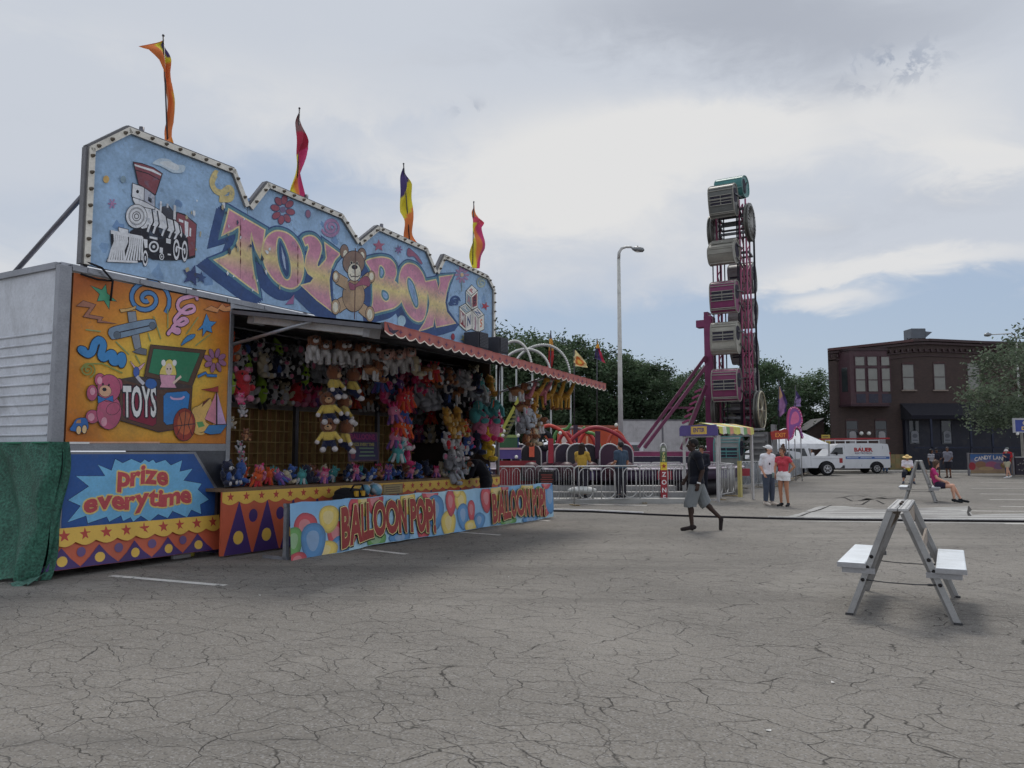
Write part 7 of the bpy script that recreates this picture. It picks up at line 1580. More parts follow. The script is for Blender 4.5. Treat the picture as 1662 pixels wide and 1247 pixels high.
def car(px, Y, col, rim):
    o = sl(px, 742, Y); mb = MB(col); w, h = .34, .34
    loop = [(-w, -.75), (-w, .1)] + [(-w * cos(R(a)), .1 + h * sin(R(a))) for a in range(15, 180, 15)] + [(w, .1), (w, -.75)]
    mb.prism(loop, lambda u, v, hh: o + V((u, .5 - hh, v)), .14, col); mb.box(o.x - w, o.x + w, o.y - .5, o.y + .5, o.z - .75, o.z - .3, col); mb.ell(o + V((0, -.5, -.45)), (w * .9, .35, .3), 12, 7, col=c(60, 30, 40)); e = mb.build('ride_car', 'paint', sr)
    mb = MB(rim); mb.tube([o + V((u, .36, v)) for u, v in loop], .028, 6); mb.build('rim_rail', 'alu', e)
for px, Y, col in ((862, 25.4, c(44, 42, 46)), (918, 25.9, c(52, 44, 60)), (938, 25.6, c(48, 46, 52)), (992, 25.8, c(60, 36, 54)), (1014, 27.0, c(50, 38, 54)), (888, 27.6, c(54, 40, 58)), (957, 26.8, c(44, 40, 48)), (905, 26.6, c(60, 52, 60)), (846, 26.8, c(50, 44, 60))): car(px, Y, col, c(180, 178, 178))
mb = MB(c(176, 178, 176)); mb.ell(sl(945, 796, 23.6) + V((0, 0, 0)), (.45, .3, .12), 16, 8); mb.build('white_fairing', 'paint', sr)
mb = MB(c(150, 150, 148)); mb.box(-3.6, 3.0, -6.6, -5.9, 0, .14); mb.box(-3.6, 3.0, -5.9, -5.2, 0, .30, c(122, 122, 122)); mb.box(-3.2, 2.6, -5.2, -4.5, 0, .46, c(140, 140, 140)); mb.build('steps', 'alu', sr)
mb = MB(c(150, 150, 66)); mb.bar(sl(806, 716, 25.2), sl(846, 640, 25.2), .2, .1); mb.bar(sl(815, 718, 25.4), sl(856, 640, 25.4), .12, .1, col=c(120, 120, 110))
for i in range(12): k_ = i / 12; mb.box(*sorted((sl(811 + 40 * k_, 717 - 77 * k_, 25.3).x - .1, sl(811 + 40 * k_, 717 - 77 * k_, 25.3).x + .14)), -4.75, -4.65, sl(811, 717 - 77 * k_, 25.3).z, sl(811, 717 - 77 * k_, 25.3).z + .05, c(130, 130, 80))
mb.build('ladder_boom', 'paint', sr)
mb = MB(c(56, 92, 64)); a_ = sl(806, 708, 26); b_ = sl(840, 728, 26); mb.box(a_.x, b_.x, a_.y, a_.y + .1, b_.z, a_.z); mb.box(a_.x, b_.x, a_.y - .02, a_.y, a_.z - .05, a_.z + .04, c(130, 150, 90)); a_ = sl(806, 730, 25.6); b_ = sl(846, 745, 25.6); mb.box(a_.x, b_.x, a_.y, a_.y + .1, b_.z, a_.z, c(84, 72, 128)); mb.box(a_.x, b_.x, a_.y - .02, a_.y, a_.z, a_.z + .06, c(196, 150, 160)); a_ = sl(808, 748, 25.5); b_ = sl(870, 790, 25.5); mb.box(a_.x, b_.x, a_.y, a_.y + .1, b_.z, a_.z, c(128, 44, 50)); mb.build('side_panel', 'paint', sr)
for px, py in ((818, 700), (816, 707), (841, 707), (909, 703), (838, 742), (1000, 690)): mb = MB(c(206, 206, 196)); mb.ell(sl(px, py, 25.1), .06, 7, 5); mb.build('bulb', 'car', sr)
# three bulb-covered arches above it
def lightarch(px0, pk, px1, Y, label):
    o = at((px0[0] + px1[0]) / 2, 733, Y); o.z = 0; t = thing('light_arch', label, 'light arch', o, 0, 'bulb arches behind the stall')
    pts = []
    for i in range(25):
        a_ = pi * i / 24; cx = (px0[0] + px1[0]) / 2; px = cx - (px1[0] - px0[0]) / 2 * cos(a_); yb_ = px0[1] * (1 - i / 24) + px1[1] * i / 24
        pts.append(at(px, yb_ - (yb_ - pk) * sin(a_), Y) - o)
    mb = MB(c(150, 152, 150)); mb.tube(pts, .045, 8); mb.tube([pts[0], V((pts[0].x, 0, 0))], .04, 8); mb.tube([pts[-1], V((pts[-1].x, 0, 0))], .04, 8); mb.build('tube', 'alu', t)
    mb = MB(c(214, 214, 206))
    for i in range(49):
        k_ = i / 48 * 24; j = min(23, int(k_)); p_ = pts[j].lerp(pts[j + 1], k_ - j); mb.ell(p_ + V((0, -.04, .05)), .045, 6, 5)
    mb.build('bulbs', 'car', t)
lightarch((806, 600), 555, (864, 606), 33, 'pale bulb arch rising first beside the sign board, the steepest')
lightarch((815, 596), 568, (894, 612), 35, 'pale bulb arch in the middle, the lowest of three')
lightarch((838, 590), 561, (926, 618), 37, 'pale bulb arch farthest from the sign board')
# orange ride trailer behind the hoops
p_ = at(968, 735, 38); t = thing('ride_trailer', 'orange painted trailer side behind the red hoops', 'trailer', (p_.x, 38, 0))
mb = MB(c(178, 74, 44)); mb.box(-1.9, 1.15, 0, .12, .8, 2.75); mb.box(-1.9, 1.15, 0, .06, .5, .8, c(60, 40, 40)); mb.box(-1.95, 1.2, -.06, .1, 2.7, 2.82, c(150, 90, 70)); a = Art(mb, lambda u, v, h: V((u, -h, v)))
for i in range(9): x = -1.7 + i * .32; a.fill([(x, 1.0), (x + .16, 1.0), (x + .26, 1.5 + .5 * (i % 3) * .5), (x + .05, 1.35)], c(150, 48, 36) if i % 2 else c(206, 120, 60))
for x in (-.5, .62): a.fill([(x, .85), (x + .1, .85), (x + .1, 2.3), (x, 2.3)], c(196, 150, 120))
a.fill(catmull([(-1.7, 2.1), (-1.5, 2.35), (-1.2, 2.2), (-1.3, 1.9), (-1.6, 1.85)]), c(206, 190, 180))
mb.build('side_panel', 'paint', t)
for x in (-1.2, .6): mb = MB(c(40, 40, 44)); mb.lathe([(.3, 0), (.4, .04), (.4, .2), (.3, .24)], 18, (x, .3, .4), Matrix.Rotation(pi / 2, 4, 'X')); mb.build('wheel', 'rubber', t)
# ------------------------------------------------------------------ exit arch sign, pink loop sign, tent
p_ = at(1265, 735, 40); t = thing('exit_sign', 'red banner-shaped EXIT sign on thin posts over the exit barriers', 'sign', (p_.x, 40, 0))
for x in (-.34, .0, .36): mb = MB(c(120, 120, 122)); mb.cyl((x, 0, 0), (x, 0, 2.3), .03, 8); mb.build('post', 'metal', t)
mb = MB(c(150, 50, 44)); loop = [(-.40, 2.15), (.44, 2.20), (.44, 2.62), (.30, 2.72), (.05, 2.62), (-.2, 2.62), (-.46, 2.55)]; mb.prism(loop, lambda u, v, h: V((u, -.03 - h, v)), .08); a = Art(mb, lambda u, v, h: V((u, -.11 - h, v))); a.chars('EXIT', .30, c(206, 130, 60), .008, lambda u, v: (.04 + u * .9, 2.38 + v)); mb.build('board', 'paint', t)
p_ = at(1290, 735, 41); t = thing('loop_sign', 'tall pink and purple ornamental loop sign covered with bulbs', 'ornamental sign', (p_.x, 41, 0))
for x, h in ((-.30, 2.6), (.02, 2.2), (.34, 2.4)): mb = MB(c(150, 150, 152)); mb.cyl((x, 0, 0), (x, 0, h), .03, 8); mb.build('post', 'alu', t)
mb = MB(c(176, 70, 120)); outer = catmull([(-.40, 2.2), (-.42, 3.2), (-.28, 3.75), (-.05, 3.9), (.2, 3.8), (.36, 3.5), (.40, 3.1), (.3, 2.9), (.34, 2.6), (.42, 2.3), (.34, 2.25), (.2, 2.7), (.02, 2.75), (-.12, 2.3), (-.28, 2.15)], 4)
mb.prism(outer, lambda u, v, h: V((u, -.04 - h, v)), .16, c(176, 70, 120), c(140, 60, 110)); a = Art(mb, lambda u, v, h: V((u, -.20 - h, v))); a.fill(offset(outer, -.09), c(128, 76, 140)); a.fill(catmull([(-.25, 3.0), (-.15, 3.5), (.05, 3.65), (.2, 3.45), (.2, 3.15), (0, 3.0)]), c(196, 100, 140))
for i in range(26):
    u, v = offset(outer, -.045)[i * 2 % len(outer)]; mb.ell((u, -.21, v), .028, 6, 5, col=c(206, 180, 200))
mb.build('board', 'paint', t)
p_ = at(1280, 735, 52); t = thing('canopy_tent', 'white canopy tent beyond the exit barriers', 'tent', (p_.x, 52, 0)); mb = MB(c(206, 208, 212)); w = 2.05
mb.add([(-w, -1.6, 2.05), (w, -1.6, 2.05), (w, 1.6, 2.05), (-w, 1.6, 2.05), (-.3, 0, 3.1), (.3, 0, 3.1)], [(0, 1, 5, 4), (1, 2, 5), (2, 3, 4, 5), (3, 0, 4)]); mb.grid(lambda u, v: V((-w + 2 * w * u, -1.6, 1.72 + .33 * v + .03 * sin(u * 30) * (1 - v))), 30, 2); mb.grid(lambda u, v: V((w, -1.6 + 3.2 * u, 1.72 + .33 * v)), 20, 2); mb.build('roof', 'cloth', t)
for x in (-w, w):
    for y in (-1.6, 1.6): mb = MB(c(150, 150, 152)); mb.box(x - .04, x + .04, y - .04, y + .04, 0, 2.05); mb.build('leg', 'alu', t)
# ------------------------------------------------------------------ vehicles
def wheel(parent, x, y, r, side, w=.22):
    mb = MB(c(36, 36, 38)); q_ = Matrix.Rotation(pi / 2 * side, 4, 'X'); mb.lathe([(r * .62, 0), (r * .93, .0), (r, .04), (r, w - .04), (r * .93, w), (r * .62, w)], 24, (x, y, r), q_); e = mb.build('wheel', 'rubber', parent)
    mb = MB(c(150, 150, 152)); mb.lathe([(r * .60, w * .9), (r * .63, w * 1.05), (r * .56, w * 1.06), (r * .52, w * 1.015), (r * .2, w * 1.03), (r * .16, w * 1.12), (.01, w * 1.12)], 20, (x, y, r), q_)
    for i in range(6): a_ = i * pi / 3; mb.ell(V((x, y - side * w * 1.03, r)) + V((r * .36 * cos(a_), 0, r * .36 * sin(a_))), (.05, .012, .05), 7, 5, col=c(50, 50, 52))
    mb.build('rim', 'metal', e)
def body(parent, side, Wd, inset, col, name='body', mat='car'):
    """side profile loop (x, z), swept across the width with tumblehome"""
    bm = bmesh.new(); n = len(side); rings = []
    for y, k_ in ((-Wd, 1), (-Wd * .96, 1), (Wd * .96, 1), (Wd, 1)):
        rings.append([bm.verts.new((x, (y if abs(y) < Wd else math.copysign(Wd, y)) * (1 - inset * max(0, (z - 1.0))), z)) for x, z in side])
    for a_, b_ in zip(rings[:-1], rings[1:]):
        for i in range(n): bm.faces.new([a_[i], a_[(i + 1) % n], b_[(i + 1) % n], b_[i]])
    tr = tess(side)
    for t_ in tr: bm.faces.new([rings[0][i] for i in t_]); bm.faces.new([rings[-1][i] for i in t_[::-1]])
    bmesh.ops.recalc_face_normals(bm, faces=bm.faces[:]); mb = MB(col); mb.frombm(bm, col); return mb.build(name, mat, parent)
WHT = c(206, 208, 212, 1.2)
# the white work van, nose to the left
pv = gp(1385, 764.5); vx = (1387 - 831) / 1260 * 56 - .62; van = thing('work_van', 'white work van with red lettering, blue stripe and a red ladder on its roof rack', 'van', (vx, 56, 0))
prof_ = catmull([(-2.62, .45), (-2.70, .75), (-2.66, 1.0), (-2.45, 1.12), (-1.95, 1.22), (-1.70, 1.42), (-1.25, 1.92), (-1.0, 2.06), (-.4, 2.12), (1.2, 2.13), (2.3, 2.10), (2.50, 2.0), (2.58, 1.4), (2.60, .8), (2.58, .5), (2.4, .40), (0, .36), (-2.4, .38)], 3, .35)
body(van, prof_, .98, .06, WHT)
def flat(parent, loop, y, col, name, mat='glass', h=.012):
    mb = MB(col); mb.prism(loop, lambda u, v, hh: V((u, (y - hh) * (1 - .06 * max(0, v - 1.0)), v)), h, col); return mb.build(name, mat, parent)
flat(van, [(-1.62, 1.38), (-1.22, 1.82), (-.72, 1.84), (-.72, 1.36)], -.982, c(40, 42, 48), 'window')
mb = MB(c(180, 182, 186)); P = lambda u, v, h: V((u, (-.984 - h) * (1 - .06 * max(0, v - 1.0)), v)); a = Art(mb, P)
for x in (-.62, .55, 2.1): a.fill([(x, .5), (x + .02, .5), (x + .02, 1.95), (x, 1.95)], c(120, 122, 128))
a.fill([(-.55, 1.02), (2.55, 1.02), (2.55, 1.20), (-.55, 1.20)], c(60, 92, 150))
for x in (-.45, .5, 1.5): a.fill([(x, 1.09), (x + .8, 1.09), (x + .8, 1.13), (x, 1.13)], c(190, 196, 206))
a.chars('BAUER', .36, c(150, 46, 50), .022, lambda u, v: (.72 + u * 1.18, 1.66 + v)); a.chars('ELECTROTECH', .16, c(66, 60, 90), .004, lambda u, v: (.72 + u * 1.1, 1.42 + v)); mb.build('side_lettering', 'car', van)
wheel(van, 1.62, -.80, .36, 1); wheel(van, -1.75, -.80, .36, 1); wheel(van, 1.62, .80, .36, -1); wheel(van, -1.75, .80, .36, -1)
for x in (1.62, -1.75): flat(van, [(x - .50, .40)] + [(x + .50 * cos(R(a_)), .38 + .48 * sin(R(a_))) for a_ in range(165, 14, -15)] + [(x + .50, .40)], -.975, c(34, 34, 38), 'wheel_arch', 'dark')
mb = MB(c(200, 120, 60)); mb.box(-2.70, -2.62, -.9, -.6, .78, .98, c(206, 206, 206)); mb.build('headlight', 'car', van); mb = MB(c(150, 40, 40)); mb.box(2.55, 2.63, -.96, -.84, .9, 1.5); mb.build('tail_light', 'car', van)
mb = MB(c(60, 60, 64)); mb.box(2.5, 2.72, -.9, .9, .42, .58, b=.03); mb.box(-2.78, -2.6, -.9, .9, .42, .62, b=.03); mb.build('bumper', 'rubber', van)
mb = MB(c(196, 198, 200))
for x in (-1.2, .25, 1.9): mb.bar((x, -.85, 2.1), (x, -.85, 2.38), .05, .05); mb.bar((x, -.85, 2.36), (x, .85, 2.36), .05, .05); mb.bar((x, .85, 2.1), (x, .85, 2.38), .05, .05)
for y in (-.85, .85): mb.bar((-1.2, y, 2.33), (1.9, y, 2.33), .04, .04)
mb.build('roof_rack', 'alu', van)
t = thing('ladder', 'long red fibreglass ladder lying on the roof rack of the white van', 'ladder', (vx, 56, 2.40)); mb = MB(c(140, 44, 50)); mb.bar((-2.1, -.7, .02), (2.75, -.7, .08), .05, .11); mb.bar((-2.1, -.3, .02), (2.75, -.3, .08), .05, .11); mb.build('rail', 'paint', t); mb = MB(c(160, 160, 160))
for i in range(16): mb.cyl((-1.95 + i * .3, -.7, .03 + i * .0037), (-1.95 + i * .3, -.3, .03 + i * .0037), .018, 6)
mb.build('rungs', 'alu', t)
# the pickup in front of it, nose towards the exit barriers
kx = (1333 - 831) / 1260 * 51 - .45; pk = thing('pickup_truck', 'white pickup truck parked by the exit barriers with its tail to the van', 'pickup truck', (kx, 51, 0))
body(pk, [(-4.2, .5), (-4.25, .95), (-4.1, 1.12), (-3.0, 1.22), (-2.4, 1.78), (-2.1, 1.86), (-1.05, 1.86), (-.82, 1.76), (-.72, 1.26), (1.27, 1.24), (1.31, 1.2), (1.33, .62), (1.2, .5)], .96, .08, WHT)
flat(pk, [(-2.75, 1.26), (-2.3, 1.70), (-1.85, 1.74), (-1.85, 1.24)], -.962, c(40, 42, 48), 'window'); flat(pk, [(-1.77, 1.24), (-1.77, 1.74), (-1.08, 1.74), (-.9, 1.26)], -.962, c(40, 42, 48), 'window')
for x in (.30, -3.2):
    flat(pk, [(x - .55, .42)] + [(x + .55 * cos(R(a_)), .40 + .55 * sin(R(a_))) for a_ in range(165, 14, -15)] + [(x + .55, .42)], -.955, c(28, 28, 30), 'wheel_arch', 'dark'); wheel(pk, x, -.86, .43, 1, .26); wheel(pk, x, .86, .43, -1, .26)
mb = MB(c(140, 30, 36)); mb.box(1.14, 1.34, -.97, -.86, .82, 1.12); mb.build('tail_light', 'car', pk); mb = MB(c(60, 60, 62)); mb.box(1.2, 1.5, -.92, .92, .48, .66, b=.03); mb.build('bumper', 'metal', pk)
mb = MB(c(206, 206, 206)); mb.box(-4.28, -4.16, -.9, -.55, .82, 1.02); mb.build('headlight', 'car', pk)
mb = MB(c(120, 122, 128)); a = Art(mb, lambda u, v, h: V((u, -.962 - h, v)))
for x in (-.70, -1.80, -2.85): a.fill([(x, .6), (x + .015, .6), (x + .015, 1.22), (x, 1.22)], c(110, 112, 116))
a.fill([(-.6, 1.08), (1.2, 1.08), (1.2, 1.095), (-.6, 1.095)], c(140, 142, 146)); mb.build('panel_gaps', 'car', pk)
mb = MB(c(40, 40, 44)); mb.ell((-1.22, -1.12, 1.40), (.07, .10, .13), 8, 6); mb.build('mirror', 'rubber', van)
# other white vehicles far behind
p_ = at(1262, 735, 50); sv = thing('parked_suv', 'silver SUV mostly hidden behind the couple and the EXIT sign', 'SUV', (p_.x - .8, 50, 0))
body(sv, [(-2.3, .45), (-2.35, .9), (-1.5, 1.05), (-.9, 1.6), (.9, 1.66), (1.9, 1.5), (2.2, 1.0), (2.25, .5)], .92, .1, c(190, 192, 196)); flat(sv, [(-1.25, 1.08), (-.8, 1.52), (.2, 1.56), (.2, 1.06)], -.925, c(60, 68, 78), 'window'); flat(sv, [(.3, 1.06), (.3, 1.56), (1.2, 1.5), (1.5, 1.08)], -.925, c(60, 68, 78), 'window')
for x in (-1.4, 1.4): wheel(sv, x, -.8, .34, 1); wheel(sv, x, .8, .34, -1)
p_ = at(1060, 735, 52); tr_ = thing('box_trailer', 'long plain white trailer standing behind the magenta braces', 'trailer', (p_.x + .3, 54, 0))
z1_ = 1.55 + (733 - 683) / 1260 * 54
mb = MB(c(172, 170, 172, 1.2)); mb.box(-2.2, 2.55, 0, 2.4, .9, z1_); 
for i in range(17): mb.box(-2.15 + i * .29, -2.14 + i * .29, -.006, 0, .95, z1_ - .05, c(150, 148, 150))
mb.build('body', 'paint', tr_); mb = MB(c(110, 110, 114)); mb.box(-2.25, 2.6, -.03, 2.42, z1_ - .02, z1_ + .07); mb.box(-2.26, -2.16, -.03, .05, .9, z1_); mb.box(.68, .80, -.025, .02, .9, z1_); mb.box(-2.2, 2.55, .1, 2.3, .55, .9, c(50, 50, 54)); mb.build('corner_trim', 'metal', tr_)
for x in (.9, 1.8): wheel(tr_, x, .3, .42, 1)
p_ = at(1050, 735, 49); pk2 = thing('pickup_truck', 'white pickup truck parked behind the magenta base beam', 'pickup truck', (p_.x + .35, 49, 0))
body(pk2, [(-2.4, .5), (-2.4, 1.1), (-1.9, 1.25), (-1.85, 2.05), (-1.7, 2.12), (-.9, 2.12), (-.75, 2.0), (-.7, 1.35), (2.6, 1.32), (2.65, .6)], .95, .06, WHT); flat(pk2, [(-1.75, 1.35), (-1.68, 1.95), (-1.0, 1.95), (-.95, 1.35)], -.955, c(60, 70, 66), 'window')
for x in (-1.5, 1.6): wheel(pk2, x, -.8, .4, 1); wheel(pk2, x, .8, .4, -1)
# ------------------------------------------------------------------ the brick corner building
D = 68.0; SC = D / 1260
def zb_(py): return EYE + (733 - py) * SC + .0
def xb_(px): return (px - 831) * SC
m, nt, p = newmat('dark_brick'); MT['brick'] = m
tc = nd(nt, 'ShaderNodeTexCoord').outputs['Object']; mp = nd(nt, 'ShaderNodeMapping'); nt.links.new(tc, mp.inputs[0]); mp.inputs[2].default_value = (R(90), 0, 0)
bt = nd(nt, 'ShaderNodeTexBrick'); nt.links.new(mp.outputs[0], bt.inputs['Vector']); bt.inputs['Scale'].default_value = 1; bt.inputs['Brick Width'].default_value = .22; bt.inputs['Row Height'].default_value = .075; bt.inputs['Mortar Size'].default_value = .008
bt.inputs['Color1'].default_value = (.088, .056, .050, 1); bt.inputs['Color2'].default_value = (.066, .044, .040, 1); bt.inputs['Mortar'].default_value = (.06, .05, .047, 1)
nz = noise(nt, tc, .5, 6, .65); n2_ = noise(nt, tc, 3, 5, .65)
cl_ = mixn(nt, mth(nt, 'MULTIPLY', sstep(nt, nz.outputs[0], .4, .7), .5), bt.outputs[0], (.052, .038, .036, 1)); cl_ = mixn(nt, mth(nt, 'MULTIPLY', sstep(nt, n2_.outputs[0], .55, .75), .3), cl_, (.11, .065, .055, 1))
nt.links.new(cl_, p.inputs['Base Color']); p.inputs['Roughness'].default_value = .9; bump(nt, p, bt.outputs['Fac'], .25, .01)
bld = thing('brick_building', 'dark two-storey brick corner building with a bay window and black shopfront', 'building', (xb_(1505), D, 0)); OX = xb_(1505)
def bx_(px): return xb_(px) - OX
roof = [(1347, 568), (1485, 553), (1512, 552), (1600, 556), (1760, 560)]
loop = [(bx_(1347), 0)] + [(bx_(a_), zb_(b_)) for a_, b_ in roof] + [(bx_(1760), 0)]
mb = MB(); mb.prism(loop, lambda u, v, h: V((u + .62 * (12 - h), 12 - h, v)), 12); mb.build('wall', 'brick', bld)
DK, TRM, BAYC = c(40, 34, 38), c(62, 46, 48), c(66, 44, 50)
mb = MB(c(56, 40, 42))
for (a_, b_), (c_, d_) in zip(roof[:-1], roof[1:]):
    for dz, pr, h in ((.02, .35, .22), (-.25, .22, .18), (-.95, .12, .10), (-1.35, .08, .08)): mb.bar((bx_(a_), -pr / 2, zb_(b_) + dz), (bx_(c_), -pr / 2, zb_(d_) + dz), pr, h, (0, 0, 1), c(76, 50, 50) if dz > 0 and a_ < 1480 else None)
for i in range(40): x = bx_(1350) + i * .52; mb.box(x, x + .14, -.24, .0, zb_(566) - .8 + .55 * min(1, i / 13), zb_(566) - .55 + .55 * min(1, i / 13)) if i * .52 < 21 else None
mb.build('cornice', 'paint', bld)
mb = MB(c(96, 50, 48)); mb.box(bx_(1347), bx_(1360), -.12, .0, 0, zb_(574)); mb.build('pilaster', 'brick', bld)
def win(px0, py0, px1, py1, glass='glass', y=0.0, arch=True, parent=None, pale=None, frame=TRM, sill=True, mid=True):
    x0, x1, z0, z1 = bx_(px0), bx_(px1), zb_(py1), zb_(py0); fw = .07
    mb = MB(frame); e_ = .06
    mb.box(x0 - fw, x0, y - e_, y, z0, z1); mb.box(x1, x1 + fw, y - e_, y, z0, z1); mb.box(x0 - fw, x1 + fw, y - e_, y, z1, z1 + fw)
    if arch: mb.prism([(x0 - fw, z1 + fw)] + [((x0 + x1) / 2 + ((x1 - x0) / 2 + fw) * cos(R(a_)), z1 + fw + .16 * sin(R(a_))) for a_ in range(165, 0, -15)] + [(x1 + fw, z1 + fw)], lambda u, v, h: V((u, y - h, v)), e_ + .02, c(64, 40, 40))
    if mid: mb.box(x0, x1, y - e_, y - .02, (z0 + z1) / 2 - .03, (z0 + z1) / 2 + .03)
    f = mb.build('window', 'paint', bld)
    mb = MB(pale or WHITE); mb.box(x0, x1, y - .02, y - .004, z0, z1); mb.build('pane', glass if not pale else 'paint', f)
    if sill: mb = MB(c(120, 108, 100)); mb.box(x0 - .18, x1 + .18, y - .14, y, z0 - .12, z0); mb.build('sill', 'paint', f)
    return f
for a_ in ((1468, 592, 1486, 633), (1519, 591, 1537, 633), (1574, 590, 1593, 632)): win(*a_, glass='glass_pale')
for a_ in ((1373, 684, 1391, 712), (1420, 684, 1438, 712)): win(*a_, sill=False); x0, x1 = bx_(a_[0] + 4), bx_(a_[2] - 3); mb = MB(c(140, 138, 140)); mb.box(x0, x1, -.09, -.065, zb_(720), zb_(704)); mb.prism(ellipse((x0 + x1) / 2, zb_(704), (x1 - x0) / 2, .2), lambda u, v, h: V((u, -.064 - h, v)), .02); mb.build('shield_sign', 'paint', bld)
# bay window on the upper floor
x0, x1, z0, z1 = bx_(1364), bx_(1441), zb_(658), zb_(571); BD = 1.0
mb = MB(BAYC); bl_ = [(x0, 0), (x0 + .55, -BD), (x1 - .35, -BD), (x1, 0)]
mb.prism(bl_, lambda u, v, h: V((u, v, z0 + h)), z1 - z0); mb.prism([(u * 1.0 + (-.1 if u < (x0 + x1) / 2 else .1), v - .1 if v < 0 else v) for u, v in bl_], lambda u, v, h: V((u, v, z0 - .16 + h)), .16, c(50, 32, 40)); mb.prism([(u + (-.08 if u < (x0 + x1) / 2 else .08), v - .08 if v < 0 else v) for u, v in bl_], lambda u, v, h: V((u, v, z1 + h)), .2, c(50, 34, 38))
for a_ in (1383, 1403, 1424): mb.box(bx_(a_), bx_(a_ + 15), -BD - .02, -BD, z0 + .15, zb_(641), c(44, 44, 58))
mb.build('bay', 'paint', bld)
for a_, b_ in ((1383, 1398), (1403, 1418), (1425, 1438)):
    win(a_, 581, b_, 595, 'glass_pale', -BD - .001, False, frame=c(60, 34, 42), sill=False, mid=False); win(a_, 600, b_, 637, 'glass_pale', -BD - .001, False, frame=c(60, 34, 42), sill=False)
mb = MB(c(60, 62, 66)); mb.add([(x0 + .14, -.28, zb_(637)), (x0 + .42, -.79, zb_(637)), (x0 + .42, -.79, zb_(598)), (x0 + .14, -.28, zb_(598))], [(0, 1, 2, 3)]); ob = mb.build('side_window', 'glass', bld)
ob.location = (-.02, -.01, 0)
# black shopfront with a canopy
mb = MB(c(30, 32, 44)); mb.box(bx_(1464), bx_(1760), -.5, 0, 0, zb_(682)); mb.build('shopfront', 'paint', bld)
mb = MB(c(28, 28, 36)); cx0, cx1 = bx_(1462), bx_(1760)
mb.add([(cx0, 0, zb_(655)), (cx1, 0, zb_(655)), (cx1, -1.9, zb_(676)), (cx0, -1.9, zb_(676)), (cx0, -1.9, zb_(682)), (cx1, -1.9, zb_(682)), (cx0, 0, zb_(682)), (cx1, 0, zb_(682))], [(0, 1, 2, 3), (3, 2, 5, 4), (0, 3, 4, 6), (1, 7, 5, 2), (6, 4, 5, 7)]); mb.build('shop_canopy', 'cloth', bld)
for a_ in ((1470, 684, 1486, 721), (1522, 684, 1538, 721)):
    win(*a_, y=-.502, arch=False, frame=c(36, 38, 50), sill=False); xx0, xx1 = bx_(a_[0] + 2), bx_(a_[2] - 2); mb = MB(c(116, 118, 124)); mb.box(xx0, xx1, -.60, -.565, zb_(719), zb_(704)); mb.prism(ellipse((xx0 + xx1) / 2, zb_(704), (xx1 - xx0) / 2, .22), lambda u, v, h: V((u, -.564 - h, v)), .03); a = Art(mb, lambda u, v, h: V((u, -.60 - h, v))); a.fill(ellipse((xx0 + xx1) / 2, zb_(708), .22, .18), c(80, 84, 92)); a.fill([(xx0 + .1, zb_(716)), (xx1 - .1, zb_(716)), (xx1 - .1, zb_(714)), (xx0 + .1, zb_(714))], c(80, 84, 92)); mb.build('shield_sign', 'paint', bld)
mb = MB(c(44, 48, 62)); 
for a_ in (1490, 1552, 1586): mb.box(bx_(a_), bx_(a_ + 3), -1.95, -1.85, 0, zb_(682))
mb.box(bx_(1464), bx_(1760), -1.95, -1.87, zb_(728), zb_(726)); mb.build('canopy_post', 'metal', bld)
mb = MB(c(128, 116, 80)); mb.box(bx_(1440), bx_(1464), -.16, 0, 0, zb_(738)); 
for i in range(3):
    for j in range(3): mb.box(bx_(1441 + j * 8), bx_(1447.5 + j * 8), -.20, -.16, .12 + i * .42, .46 + i * .42, c(120 + 14 * ((i + j) % 2), 112, 78))
mb.build('stone_base', 'paint', bld)
mb = MB(c(70, 60, 60))
for a_ in (1393, 1405): mb.cyl((bx_(a_), -.1, zb_(706)), (bx_(a_), -.5, zb_(706)), .03, 6)
o_ = mb.build('lamp_bracket', 'metal', bld); mb = MB(c(214, 212, 206))
for a_ in (1393, 1405): mb.ell((bx_(a_), -.5, zb_(704)), .17, 10, 8)
mb.build('globes', 'car', o_)
mb = MB(c(84, 88, 94)); mb.box(bx_(1495), bx_(1519), 1.0, 2.4, zb_(546), zb_(529), b=.03); mb.box(bx_(1497), bx_(1517), 1.1, 2.3, zb_(553), zb_(546), c(160, 156, 150)); mb.add([(bx_(1519), 1.0, zb_(534)), (bx_(1530), 1.0, zb_(535)), (bx_(1519), 1.0, zb_(544)), (bx_(1519), 2.2, zb_(534)), (bx_(1530), 2.2, zb_(535)), (bx_(1519), 2.2, zb_(544))], [(0, 2, 1), (3, 4, 5), (0, 1, 4, 3), (1, 2, 5, 4)]); mb.box(bx_(1491), bx_(1493), 1.4, 1.5, zb_(553), zb_(544)); mb.build('rooftop_unit', 'metal', bld)
# small dark house to its left and a yellow sign
t = thing('outbuilding', 'small dark gabled outbuilding left of the brick building', 'building', (xb_(1338), 70, 0)); mb = MB(c(40, 34, 42)); w = .75
mb.prism([(-w, 0), (w, 0), (w, 4.2), (w * .9, 4.4), (-w, 3.4)], lambda u, v, h: V((u, 3 - h, v)), 3); mb.build('wall', 'brick', t); mb = MB(c(34, 32, 38)); mb.bar((-w - .15, 1.4, 3.42), (w + .0, 1.4, 4.5), .12, 3.2, (0, 1, 0)); mb.build('roof', 'paint', t)
p_ = at(1341, 735, 62); t = thing('yellow_sign', 'yellow sign with rows of dark lettering behind the van', 'sign', (p_.x, 62, 0)); mb = MB(c(168, 146, 66)); mb.box(-.33, .33, -.04, .04, EYE + (733 - 722) * .049, EYE + (733 - 706) * .049); a = Art(mb, lambda u, v, h: V((u, -.04 - h, v)))
